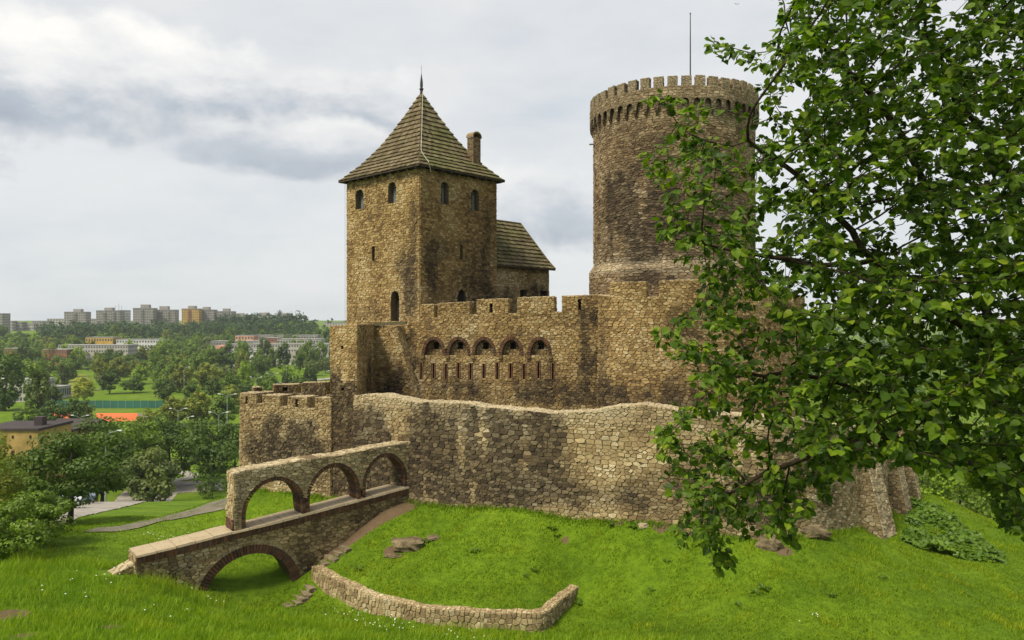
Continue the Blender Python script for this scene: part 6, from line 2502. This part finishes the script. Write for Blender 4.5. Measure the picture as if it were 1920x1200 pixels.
for px, py, rz, c_, lab in ((112, 955, 0.5, (0.45, 0.47, 0.50), 'silver car parked by the road half hidden behind the maple trunk'), (143, 945, 0.5, (0.10, 0.13, 0.18), 'dark blue car parked by the road behind the maple trunk')):
    x, y = PX([(px, py)])[0]
    vehicle('parked_car', lab, 'car', (x, y, gz(x, y) + 0.05), rz, 4.2, 1.7, 1.45, c_)
x, y = (22 - HX) / F * 105, 105
vehicle('parked_car', 'dark car standing in front of the old ochre house', 'car', (x, y, (HY - 882) / F * 105 + 0.0), 0.1, 4.3, 1.75, 1.5, (0.02, 0.022, 0.025))
p = on_valley(504, 722)
vehicle('van', 'red delivery van on the avenue left of the castle', 'van', (p[0], p[1], p[2] + 0.4), 0.2, 6.5, 2.3, 2.8, (0.5, 0.06, 0.03), True)
p = on_valley(519, 722)
vehicle('parked_car', 'small green car behind the red van on the avenue', 'car', (p[0], p[1], p[2] + 0.4), 0.2, 4.2, 1.7, 1.5, (0.05, 0.16, 0.12))
p = on_valley(350, 729)
vehicle('parked_car', 'white car parked by the small pale building in the valley', 'car', (p[0], p[1], p[2] + 0.4), 0.1, 4.2, 1.7, 1.5, (0.6, 0.6, 0.6))

# walker on the park path: one continuous body grown over a skeleton
x, y = PX([(355, 889)])[0]
wz_ = gz(x, y) + 0.06
J = [(0, 0, .95), (0, 0, 1.12), (0, 0, 1.38), (0, 0, 1.50), (0, -.02, 1.62), (.17, 0, 1.40), (.24, .02, 1.14), (.22, -.10, .92), (-.17, 0, 1.40), (-.24, -.02, 1.14), (-.20, -.14, .94),
     (.09, 0, .90), (.10, -.08, .50), (.10, .02, .08), (.10, -.14, .04), (-.09, 0, .90), (-.10, .04, .50), (-.10, .12, .08), (-.10, -.02, .04), (0, -.03, 1.72)]
E = [(0, 1), (1, 2), (2, 3), (3, 4), (4, 19), (2, 5), (5, 6), (6, 7), (2, 8), (8, 9), (9, 10), (0, 11), (11, 12), (12, 13), (13, 14), (0, 15), (15, 16), (16, 17), (17, 18)]
RAD = [.15, .15, .17, .06, .10, .075, .05, .04, .075, .05, .04, .10, .07, .045, .045, .10, .07, .045, .045, .085]
me = bpy.data.meshes.new('person')
me.from_pydata(J, E, [])
ob = bpy.data.objects.new('person', me)
COL.objects.link(ob)
bpy.context.view_layer.objects.active = ob
md = ob.modifiers.new('skin', 'SKIN')
sv = me.skin_vertices[0].data if me.skin_vertices else None
if sv is None:
    ob.select_set(True)
    bpy.ops.mesh.customdata_skin_add()
    sv = me.skin_vertices[0].data
for i, r in enumerate(RAD):
    sv[i].radius = (r, r * (0.72 if i < 3 else 1))
    sv[i].use_root = (i == 0)
ob.modifiers.new('sub', 'SUBSURF').levels = 1
dg = bpy.context.evaluated_depsgraph_get()
em = bpy.data.meshes.new_from_object(ob.evaluated_get(dg))
bpy.data.objects.remove(ob)
for mt in (paint('dark jacket', (0.02, 0.022, 0.025)), paint('dark trousers', (0.025, 0.026, 0.035)), paint('skin', (0.42, 0.27, 0.20)), paint('dark hair', (0.03, 0.02, 0.015))):
    em.materials.append(mt)
for pl_ in em.polygons:
    c_ = pl_.center
    pl_.material_index = 3 if c_.z > 1.70 or (c_.z > 1.58 and c_.y > 0.0) else 2 if c_.z > 1.5 or (abs(c_.x) > .15 and c_.z < .96 and c_.z > .85) else 0 if c_.z > .88 else 1
    pl_.use_smooth = True
pe = bpy.data.objects.new('person', em)
COL.objects.link(pe)
pe.location = (x, y, wz_)
pe.rotation_euler = (0, 0, 0.4)
tag(pe, 'person in dark clothes walking along the park path', 'person')
# park bench near the wall edge
x, y = PX([(441, 884)])[0]
z = gz(x, y)
BN = thing('park_bench', 'dark park bench on the lawn at the wall edge', 'bench', (x, y, z))
MB().box((x, y, z + .45), (1.8, .45, .07)).build('seat', M_TIMBER_D, BN)
MB().box((x, y + .25, z + .75), (1.8, .06, .35)).build('backrest', M_TIMBER_D, BN)
for s in (-.7, .7):
    MB().box((x + s, y, z + .2), (.1, .4, .45)).build('leg', M_BL_DARK, BN)
# bird high in the sky
bp = W(1382, 8, 70)
V = [(0, -.35, 0), (.06, 0, .05), (0, .35, .02), (-.06, 0, .05), (0, 0, -.06), (.55, .05, .18), (.3, -.12, .10), (.3, .15, .08), (-.55, .05, .18), (-.3, -.12, .10), (-.3, .15, .08)]
bo = mesh_obj('bird', np.array(V) * 0.45 + bp, [(0, 1, 3), (1, 2, 3), (0, 4, 1), (1, 4, 2), (2, 4, 3), (3, 4, 0), (1, 6, 5), (1, 5, 7), (3, 8, 9), (3, 10, 8)], M_BL_DARK, None, origin=bp)
tag(bo, 'small dark bird flying high above the linden tree', 'bird')
# ------------------------------------------------------------------ the linden in the foreground, grown by space colonisation
LP = [(1500, -300), (1480, -10), (1452, 45), (1458, 105), (1405, 150), (1432, 195), (1455, 240), (1405, 275), (1330, 250), (1280, 225), (1235, 250), (1185, 288), (1218, 330),
      (1250, 365), (1236, 410), (1232, 455), (1290, 490), (1300, 540), (1275, 575), (1248, 600), (1228, 640), (1285, 690), (1285, 745), (1228, 790), (1215, 822), (1242, 870),
      (1232, 922), (1270, 960), (1310, 1000), (1360, 1012), (1420, 1000), (1490, 1005), (1545, 945), (1600, 885), (1660, 862), (1720, 882), (1800, 895), (1870, 965), (1930, 1015), (2400, 1120), (2400, -300)]
SPR = [[(1318, 48), (1350, 58), (1445, 95), (1455, 140), (1380, 122), (1325, 92)], [(1205, 172), (1270, 172), (1320, 188), (1335, 228), (1262, 205)], [(1322, 1058), (1375, 1000), (1388, 1070), (1350, 1076)],
       [(1242, 1012), (1330, 985), (1335, 1012), (1260, 1032)], [(1440, 1000), (1500, 985), (1500, 1030), (1475, 1025)]]
GAPS = [(1640, 420, 55), (1905, 760, 22), (1560, 560, 26), (1700, 460, 28), (1850, 560, 26), (1495, 170, 26), (1770, 20, 40), (1880, 90, 30), (1740, 610, 30), (1800, 430, 22), (1640, 920, 40), (1720, 760, 26), (1830, 800, 40)]
rl = np.random.default_rng(21)


def att_sample(poly, n, thin):
    P = np.array(poly, float)
    lo, hi = P.min(0), P.max(0)
    out = []
    while len(out) < n:
        c = lo + (hi - lo) * rl.random((n, 2))
        c = c[inpoly(c, P)]
        for px, py in c:
            if any((px - a) ** 2 + (py - b) ** 2 < r * r for a, b, r in GAPS) and rl.random() < 0.85:
                continue
            k = min(1, max(0, (px - 1180) / 700))
            dep = 5.25 + rl.normal() * (0.22 + 0.55 * k) * thin + 0.35 * math.sin(py / 140) * k
            dep = max(3.9, dep)
            out.append(W(px, py, dep))
            if len(out) >= n:
                break
    return out


AT = att_sample(LP, 9000, 1.0)
AT += att_sample([(1480, -200), (1500, 300), (1520, 600), (1480, 800), (1560, 880), (1700, 870), (1850, 880), (2050, 1000), (2050, -200)], 6500, 1.15)
for s in SPR:
    a = np.array(s)
    AT += att_sample(s, 45, 0.3)
# unseen crown above the picture and near side, added to shade the right-hand leaves
k_ = 0
while k_ < 2600:
    p = np.array([rl.uniform(0.9, 7.0), rl.uniform(2.9, 7.8), rl.uniform(1.6, 5.2)])
    e = ((p[0] - 4.4) / 3.3) ** 2 + ((p[1] - 5.6) / 2.8) ** 2 + ((p[2] - 2.6) / 2.7) ** 2
    if e < 1 and HY - F * p[2] / p[1] < -60 and p[0] > 2.0 + 0.9 * max(0.0, 3.2 - p[2]):
        AT.append(p)
        k_ += 1
AT = np.array(AT)
x0, y0 = 5.7, 6.0
tb = np.array([x0, y0, gz(x0, y0) - 0.2])
LIMBS = [[(2200, 960, 5.95), (2120, 500, 5.7), (2050, 100, 5.4), (1900, -200, 5.1), (1750, -400, 4.8)],  # first limb carries the added unseen crown
         [(2289, 1100, 6.0), (2150, 900, 5.9), (1950, 715, 5.6), (1800, 608, 5.45), (1700, 540, 5.35), (1640, 490, 5.3), (1570, 410, 5.25), (1500, 330, 5.2), (1400, 270, 5.15)],
         [(2289, 1180, 6.0), (2150, 1010, 5.8), (2030, 945, 5.5), (1920, 902, 5.3), (1800, 868, 5.2), (1720, 838, 5.15), (1650, 815, 5.1), (1540, 842, 5.05), (1440, 880, 5.0), (1370, 920, 5.0)],
         [(2200, 960, 5.95), (2080, 640, 5.8), (1960, 420, 5.7), (1880, 300, 5.6), (1800, 190, 5.5), (1740, 60, 5.45)],
         [(1920, 690, 5.55), (1840, 560, 5.7), (1760, 400, 5.8), (1690, 260, 5.85), (1620, 160, 5.8), (1540, 90, 5.7), (1460, 100, 5.6)],
         [(1800, 868, 5.2), (1740, 790, 5.4), (1640, 740, 5.5), (1500, 700, 5.4), (1380, 700, 5.3)],
         [(1640, 490, 5.3), (1540, 500, 5.2), (1430, 480, 5.15), (1340, 460, 5.1)]]
nodes, parent_ = [], []


def add_node(p, par):
    nodes.append(np.asarray(p, float))
    parent_.append(par)
    return len(nodes) - 1


STEP = 0.115
root = add_node(tb, -1)
last = root
for t in np.linspace(0.1, 1, 12):
    last = add_node(tb + (W(2289, 1000, 6.0) - tb) * t, last)
for lb in LIMBS:
    pts = [W(*p) for p in lb]
    d = [np.linalg.norm(pts[0] - n) for n in nodes]
    cur = int(np.argmin(d))
    for a, b in zip([nodes[cur]] + pts[:-1], pts):
        n = max(1, int(np.linalg.norm(b - a) / STEP))
        for k in range(1, n + 1):
            wob = rl.normal(size=3) * 0.012
            cur = add_node(a + (b - a) * k / n + wob, cur)
alive = np.ones(len(AT), bool)
bi = np.zeros(len(AT), int)
bd2 = np.full(len(AT), 1e9)


def upd(i0):
    N = np.array(nodes[i0:])
    for s in range(0, len(AT), 1000):
        d = ((AT[s:s + 1000, None] - N[None]) ** 2).sum(-1)
        j = d.argmin(1)
        m_ = d[np.arange(len(j)), j]
        better = m_ < bd2[s:s + 1000]
        bd2[s:s + 1000][better] = m_[better]
        bi[s:s + 1000][better] = j[better] + i0


upd(0)
DK = 0.115
for it in range(90):
    alive &= bd2 > DK * DK
    idx = np.nonzero(alive & (bd2 < 1.6 ** 2))[0]
    if not len(idx):
        break
    i0 = len(nodes)
    acc = {}
    for k in idx.tolist():
        v = AT[k] - nodes[bi[k]]
        acc.setdefault(int(bi[k]), []).append(v / np.linalg.norm(v))
    for i, vs in acc.items():
        v = np.sum(vs, axis=0) + rl.normal(size=3) * 0.25 + np.array([0, 0, -0.05])
        nv = np.linalg.norm(v)
        if nv < 1e-3:
            continue
        add_node(nodes[i] + v / nv * STEP * 0.85, i)
    if len(nodes) > 36000:
        break
    upd(i0)
ND = np.array(nodes)
PA = np.array(parent_)
kids = [[] for _ in nodes]
for i, p in enumerate(parent_):
    if p >= 0:
        kids[p].append(i)
rad = np.zeros(len(nodes))
for i in range(len(nodes) - 1, -1, -1):
    rad[i] = 0.0034 if not kids[i] else sum(rad[k] ** 2.35 for k in kids[i]) ** (1 / 2.35)
rad = np.minimum(rad * 0.72, 0.17)
LT = thing('linden_tree', 'leafy linden tree reaching in from the right foreground', 'tree', tuple(tb))
# wood: one tube per branch run
wood_mb, twig_mb = MB(), MB()
for i in range(len(nodes)):
    p = parent_[i]
    if p < 0 or kids[p][0] == i and parent_[p] >= 0:
        continue
    run = [p, i]
    while kids[run[-1]]:
        run.append(kids[run[-1]][0])
    rs = [min(rad[r], rad[run[1]]) for r in run]
    big = rs[0] > 0.02
    (wood_mb if big else twig_mb).tube([ND[r] for r in run], rs, 6 if big else 3, cap=False)
wood_mb.build('trunk', M_BARK, LT, smooth=True)
tag(twig_mb.build('twigs', M_BARK, LT, smooth=True), kind='stuff')
# leaves
LV = np.array([(0, 0, 0), (-.07, .20, .02), (.22, .45, .05), (.60, .34, .03), (1, 0, -.10), (.36, 0, -.035), (-.07, -.20, .02), (.22, -.45, .05), (.60, -.34, .03)])
LF = [(0, 5, 2, 1), (5, 3, 2), (5, 4, 3), (0, 6, 7, 5), (5, 7, 8), (5, 8, 4)]
leaves = []
thin = np.nonzero(rad < 0.0125)[0]
for i in thin.tolist():
    if parent_[i] < 0:
        continue
    tw = ND[i] - ND[parent_[i]]
    tw /= np.linalg.norm(tw) + 1e-9
    nl = 5 if rad[i] < 0.006 else 2
    if not kids[i]:
        nl = 9
    if HY - F * ND[i][2] / ND[i][1] < -40 or HX + F * ND[i][0] / ND[i][1] > 1990:
        nl = max(1, nl // 3)          # thinner where the crown leaves the picture
    for k in range(nl):
        if rl.random() < 0.06:
            continue
        base = ND[i] - tw * rl.random() * STEP
        side = np.cross(tw, (0, 0, 1))
        side /= np.linalg.norm(side) + 1e-9
        s = 1 if rl.random() < 0.5 else -1
        d = tw * rl.uniform(0.1, 1.0) + side * s * rl.uniform(0.3, 1.0) + np.array([0, 0, rl.uniform(-0.65, 0.05)]) + rl.normal(size=3) * 0.25
        d /= np.linalg.norm(d)
        up_ = np.array([-0.32, -0.36, 0.82]) + rl.normal(size=3) * 0.45
        n_ = up_ - d * np.dot(up_, d)
        n_ /= np.linalg.norm(n_) + 1e-9
        b_v = np.cross(n_, d)
        L_ = rl.uniform(0.030, 0.066) * (1.15 if rl.random() < 0.1 else 1)
        o = base + d * rl.uniform(0.015, 0.045)
        curl = rl.uniform(0.2, 2.8)
        V = o + (LV[:, :1] * d + LV[:, 1:2] * b_v + LV[:, 2:] * curl * n_) * L_
        r_ = rl.random()
        if not kids[i]:
            r_ = 0.4 + 0.6 * r_
        leaves.append((V, r_, L_, n_))
sc_l = []
for k, (V, r_, L_, n_) in enumerate(leaves):
    c = V.mean(0)
    px, py = HX + F * c[0] / c[1], HY - F * c[2] / c[1]
    s = -1
    if 5 < px < 1915 and 5 < py < 1195:
        s = L_ * L_ / c[1] ** 2 * abs(np.dot(n_, c / np.linalg.norm(c))) * (1.6 if c[1] < 5.0 else 0.7)
    sc_l.append(s)
order = np.argsort(sc_l)[::-1]
pick = set(order[:300].tolist())
for k in sorted(pick):
    V, r_, L_, n_ = leaves[k]
    mesh_obj('leaf', V, LF, M_LINDEN, LT, {'rnd': [r_] * 9}, origin=V[0])
rest = [k for k in range(len(leaves)) if k not in pick]
VV = np.concatenate([leaves[k][0] for k in rest])
FF = [tuple(i + 9 * j for i in f) for j in range(len(rest)) for f in LF]
o = mesh_obj('foliage', VV, FF, M_LINDEN, LT, {'rnd': np.repeat([leaves[k][1] for k in rest], 9)})
tag(o, kind='stuff')
print('linden nodes', len(nodes), 'leaves', len(leaves))
# ------------------------------------------------------------------ grass, weeds and flowers
rg = np.random.default_rng(9)
bridge_poly = pBr(np.array([(uS - 1.4, 0, 0.15), (pBr.L, 0, 0.15), (pBr.L, 0, -TB - .1), (uS - 1.4, 0, -TB - .1)]))[:, :2]
wall_poly = np.concatenate([pM(np.stack([np.linspace(0, pM.L, 60), np.full(60, -9.8), np.full(60, -0.02)], 1))[:, :2], np.array([(40, 60), (-30, 60)]) * 0 + np.array([(24, 60), (-10, 60)])])
left_poly = np.concatenate([pO(np.stack([np.linspace(0, pO.L, 12), np.full(12, -10.5), np.full(12, 0.0)], 1))[:, :2], np.array([(-8, 56), (-17, 54)])])
ret_poly = np.concatenate([ret_path(np.stack([np.linspace(0, Lr, 50), np.full(50, -13), np.full(50, 0.05)], 1))[:, :2], ret_path(np.stack([np.linspace(Lr, 0, 50), np.full(50, -13), np.full(50, -0.47)], 1))[:, :2]])


def vnoise(xy, s, z=0.0):
    return np.array([mnoise.fractal(Vector((x * s, y * s, z)), 0.8, 2.0, 3) for x, y in xy])


def scatter(n, x0, x1, y0, y1, keep=None, edge=40):
    xy = np.stack([rg.uniform(x0, x1, n), rg.uniform(y0, y1, n)], 1)
    r = xy[:, 0] / xy[:, 1] * F + HX
    m_ = (r > -edge) & (r < 1960 + edge)
    xy = xy[m_]
    z = ground(xy)
    py = HY - F * z / xy[:, 1]
    m_ = (py < 1260)
    xy, z = xy[m_], z[m_]
    for pol in (bridge_poly, wall_poly, left_poly, ret_poly):
        k = ~inpoly(xy, pol)
        xy, z = xy[k], z[k]
    k = dirt_at(xy) < rg.uniform(0.2, 0.8, len(xy))
    xy, z = xy[k], z[k]
    if keep is not None:
        k = keep(xy)
        xy, z = xy[k], z[k]
    z = z + 0.07 * np.array([mnoise.fractal(Vector((x * 0.5, y * 0.5, 2.0)), 0.9, 2.0, 3) for x, y in xy])
    return xy, z


def blades(name, label, xy, z, h, wdt, bend, mat, rbase, hvar=None):
    n = len(xy)
    H = h * rg.uniform(0.55, 1.25, n)
    if hvar is not None:
        H = H * hvar
    a = rg.uniform(0, 2 * math.pi, n)
    sd = np.stack([np.cos(a), np.sin(a), np.zeros(n)], 1) * (wdt * rg.uniform(0.6, 1.3, n) / 2)[:, None]
    b = rg.uniform(0, 2 * math.pi, n)
    ln = np.stack([np.cos(b) + 0.25, np.sin(b) * 1, np.zeros(n)], 1) * (H * bend * rg.uniform(0.3, 1.3, n))[:, None]
    base = np.column_stack([xy, z - 0.02])
    mid = base + ln * 0.35 + np.array([0, 0, 1]) * (H * 0.6)[:, None]
    tip = base + ln + np.array([0, 0, 1]) * (H * (1 - 0.25 * bend))[:, None]
    V = np.stack([base - sd, base + sd, mid + sd * .75, mid - sd * .75, tip], 1).reshape(-1, 3)
    i = np.arange(n) * 5
    F1 = np.stack([i, i + 1, i + 2, i + 3], 1)
    # the tip as a second quad folded to a triangle keeps one uniform face size
    tri1 = np.stack([i, i + 1, i + 2], 1)
    tri2 = np.stack([i, i + 2, i + 3], 1)
    tri3 = np.stack([i + 3, i + 2, i + 4], 1)
    Fq = np.concatenate([tri1, tri2, tri3])
    R = np.clip(rbase + rg.normal(size=n) * 0.16, 0, 1)
    o = mesh_obj(name, V, Fq, mat, None, {'rnd': np.repeat(R, 5)}, smooth=False)
    tag(o, label, 'grass', None, 'stuff')
    return o


def in_terr(xy):
    return inpoly(xy, terr_poly)


def meadow_zone(xy):
    """long grass: the near bank, thinning out up the mown slope on the right"""
    x, y = xy[:, 0], xy[:, 1]
    lim = np.interp(x, [-30, -17, -13, -9.5, -6, 0, 3, 8], [36, 33.6, 33.4, 33.0, 31.6, 30.6, 29.4, 26])
    return (y < lim + rg.normal(size=len(xy)) * 0.5) & ~in_terr(xy)


xy, z = scatter(95000, -24, 8, 22.5, 37, meadow_zone)
nv = vnoise(xy, 0.5, 3.0)
blades('meadow_grass', 'long unmown grass on the near bank', xy, z, 0.34, 0.022, 0.55, M_GRASS_T, 0.5 + 0.25 * nv, 1 + 0.45 * np.clip(nv * 1.5, -0.6, 0.8))
xy, z = scatter(250000, -12, 30, 25, 50, lambda p: ~meadow_zone(p))
nv = vnoise(xy, 0.8, 7.0)
blades('lawn_grass', 'short grass covering the terrace and the castle bank', xy, z, 0.13, 0.026, 0.7, M_GRASS_S, 0.5 + 0.5 * nv, 1 + 0.7 * np.clip(nv * 1.5, -0.7, 0.9))
xy, z = scatter(70000, -42, -8, 33, 62, lambda p: ~meadow_zone(p) & ~in_terr(p))
nv = vnoise(xy, 0.6, 5.0)
blades('slope_grass', 'short meadow grass on the slope behind the bridge', xy, z, 0.13, 0.03, 0.6, M_GRASS_S, 0.5 + 0.3 * nv, 1 + 0.5 * np.clip(nv * 1.5, -0.7, 0.9))

# tall seed stalks along the bridge foot
ST2 = []
for px, py, Y in [(rg.uniform(270, 420), rg.uniform(1085, 1112), rg.uniform(31.0, 32.6)) for _ in range(150)] + [(rg.uniform(800, 1000), 1190, rg.uniform(29.3, 30.6)) for _ in range(90)] + [(rg.uniform(20, 60), 1080, rg.uniform(31.5, 33)) for _ in range(60)]:
    x = (px - HX) / F * Y
    ST2.append((x, Y))
xy = np.array(ST2)
blades('seed_stalks', 'tall seeding stalks before the bridge foot', xy, ground(xy), 0.85, 0.016, 0.22, M_GRASS_T, np.full(len(xy), 0.75))


# rank growth along the foot of the walls
FW = []
for pth, n_, zz in ((pM, 5200, -9.8), (pO, 900, -10.6)):
    u = rg.uniform(1.5, pth.L - 0.5, n_)
    m_ = np.array([mnoise.noise(Vector((x * 0.55, 3.3, 0))) for x in u])
    k = m_ > -0.15 + rg.normal(size=n_) * 0.2
    u = u[k]
    FW.append(pth(np.stack([u, np.full(len(u), zz), np.abs(rg.normal(size=len(u))) * 0.16 + 0.03], 1))[:, :2])
xy = np.concatenate(FW)
xy = xy[~inpoly(xy, bridge_poly)]
blades('wall_foot_weeds', 'rank grass and weeds along the foot of the outer wall', xy, ground(xy), 0.30, 0.03, 0.5, M_GRASS_T, np.full(len(xy), 0.35))


# broad-leaved weeds: each plant a thing
def weed(px, py, size, seed, label):
    r_ = random.Random(seed)
    Ys = np.arange(26, 44, 0.1)
    xs = (px - HX) / F * Ys
    g = ground(np.stack([xs, Ys], 1))
    k = np.nonzero((HY - py) / F * Ys <= g)[0]
    Y = Ys[k[0]] if len(k) else 34
    x = (px - HX) / F * Y
    z = gbump(x, Y)
    T = thing('weed_plant', label, 'weed', (x, Y, z), 'broad leaved weeds in the grass')
    for i in range(9):
        a = 2 * math.pi * i / 9 + r_.uniform(-.3, .3)
        L = size * r_.uniform(0.6, 1.1)
        d = np.array([math.cos(a), math.sin(a), 0])
        s = np.array([-d[1], d[0], 0])
        b = np.array([x, Y, z]) + d * 0.03
        ele = r_.uniform(0.3, 1.1)
        V = [b, b + d * L * .3 + s * L * .2 + np.array([0, 0, L * ele * .45]), b + d * L * .75 + s * L * .17 + np.array([0, 0, L * ele * .65]), b + d * L + np.array([0, 0, L * ele * .5]),
             b + d * L * .75 - s * L * .17 + np.array([0, 0, L * ele * .65]), b + d * L * .3 - s * L * .2 + np.array([0, 0, L * ele * .45]), b + d * L * .5 + np.array([0, 0, L * ele * .5])]
        mesh_obj('leaf', V, [(0, 1, 6, 5), (1, 2, 6), (2, 3, 6), (3, 4, 6), (4, 5, 6)], M_WEED, T, {'rnd': [r_.random()] * 7})


for k, (px, py, s, lab) in enumerate(((1432, 1106, 0.42, 'large pale weed rosette on the lower right grass slope'), (1418, 1112, 0.3, 'small weed just left of the large pale rosette'), (672, 1070, 0.28, 'dark weed rosette near the left end of the terrace'), (1035, 995, 0.28, 'weed in the grass below the middle of the outer wall'),
                                      (1145, 985, 0.3, 'weed close under the stained foot of the outer wall'), (1045, 1004, 0.22, 'small weed beneath the one below the wall middle'), (1188, 992, 0.3, 'weed under the outer wall left of the hanging linden spray'), (1000, 1070, 0.25, 'weed in the middle of the grass terrace'), (985, 1078, 0.2, 'tiny weed beside the terrace middle weed'),
                                      (1222, 1108, 0.22, 'small weed right of the retaining wall end'), (1560, 1120, 0.25, 'weed on the right slope under the buttresses'), (890, 1035, 0.28, 'weed in the grass right of the layered boulder'), (1085, 1132, 0.3, 'weed growing at the outer foot of the retaining wall end'), (800, 1018, 0.3, 'ferny weed tucked against the right side of the boulder'),
                                      (1385, 1135, 0.2, 'tiny weed below the large pale rosette'), (1250, 1055, 0.2, 'tiny weed below the hanging linden spray'), (1655, 1085, 0.24, 'weed left of the nettle patch on the slope'))):
    weed(px, py, s, 40 + k, lab)

# nettle patch on the right slope: too dense to count
NP = []
pol = np.array([W(px, py, Y)[:2] for px, py, Y in ((1705, 945, 44), (1745, 950, 43.5), (1800, 990, 40.5), (1880, 1040, 37), (1890, 1065, 36), (1820, 1062, 36), (1740, 1035, 36.5), (1690, 1010, 37.5), (1700, 970, 41))])
xy = np.stack([rg.uniform(pol[:, 0].min(), pol[:, 0].max(), 9000), rg.uniform(pol[:, 1].min(), pol[:, 1].max(), 9000)], 1)
xy = xy[inpoly(xy, pol)]
nv = vnoise(xy, 0.7, 1.0)
xy = xy[nv > -0.12 + rg.normal(size=len(xy)) * 0.2]
nv = vnoise(xy, 0.7, 1.0)
z = ground(xy) + np.clip(0.16 + 0.5 * nv, 0.05, 0.55) * rg.uniform(0.5, 1.0, len(xy))
n = len(xy)
nrm = rg.normal(size=(n, 3)) * 0.5 + np.array([-.1, -.2, 1])
nrm /= np.linalg.norm(nrm, axis=1)[:, None]
a = np.cross(nrm, rg.normal(size=(n, 3)))
a /= np.linalg.norm(a, axis=1)[:, None]
b = np.cross(nrm, a)
s = rg.uniform(0.10, 0.2, n)[:, None]
Pn = np.column_stack([xy, z])
V = np.stack([Pn - a * s, Pn + b * s * .55, Pn + a * s, Pn - b * s * .55], 1).reshape(-1, 3)
o = mesh_obj('nettle_patch', V, np.arange(4 * n).reshape(-1, 4), M_WEED, None, {'rnd': np.repeat(np.clip(0.55 + 0.4 * nv + rg.normal(size=n) * .15, 0, 1), 4)})
tag(o, 'patch of leafy nettles on the right grass slope', 'nettles', None, 'stuff')
# white umbels and daisies
fl = []
for (px, py, Y, n_, sp) in ((720, 1180, 31.0, 26, 1.2), (640, 1160, 32.6, 12, .8), (860, 1195, 29.6, 10, .8), (180, 1070, 31, 8, 1.0), (130, 1110, 28.5, 6, 1.6), (400, 1120, 32.3, 5, .6), (1525, 1182, 28.3, 6, .4), (350, 1000, 41, 30, 2.0), (330, 1150, 27.5, 6, 2)):
    c = W(px, py, Y)
    for _ in range(n_):
        fl.append((c[0] + rg.normal() * sp * .6, c[1] + rg.normal() * sp * .5))
fl = np.array(fl)
fz = ground(fl)
mb = MB()
for (x, y), z_ in zip(fl, fz):
    h = rg.uniform(0.22, 0.42) if y < 34 else 0.12
    r_ = rg.uniform(0.018, 0.034)
    c = (x, y, z_ + h)
    vs = [(c[0] + r_ * math.cos(k * math.pi / 3), c[1] + r_ * math.sin(k * math.pi / 3), c[2] + .012 * (k % 2)) for k in range(6)] + [(c[0], c[1], c[2] + .025)]
    mb.add(vs, [(k, (k + 1) % 6, 6) for k in range(6)])
o = mb.build('wild_flowers', M_PETAL)
tag(o, 'scattered small white flowers in the long grass', 'flowers', None, 'stuff')

# ------------------------------------------------------------------ the air between here and the hills
hz = MB().box((0, 700, 0), (4600, 2900, 1))
zmin, zmax = -37.5, 26.0
HV = [(-1500, -60), (1500, -60), (1500, 1750), (-1500, 1750)]
hz = MB().hexa([(x, y, zmin) for x, y in HV] + [(x, y, zmax) for x, y in HV])
m = bpy.data.materials.new('pale air')
m.use_nodes = True
m.node_tree.nodes.clear()
q = NT(m.node_tree)
out = q.n('ShaderNodeOutputMaterial')
pv = q.n('ShaderNodeVolumePrincipled')
pv.inputs['Color'].default_value = (0.86, 0.92, 1.0, 1)
pv.inputs['Density'].default_value = 0.0001
pv.inputs['Anisotropy'].default_value = 0.2
m.node_tree.links.new(pv.outputs[0], out.inputs['Volume'])
ho = hz.build('haze', m)
tag(ho, 'pale summer haze filling the valley air', 'haze', None, 'stuff')
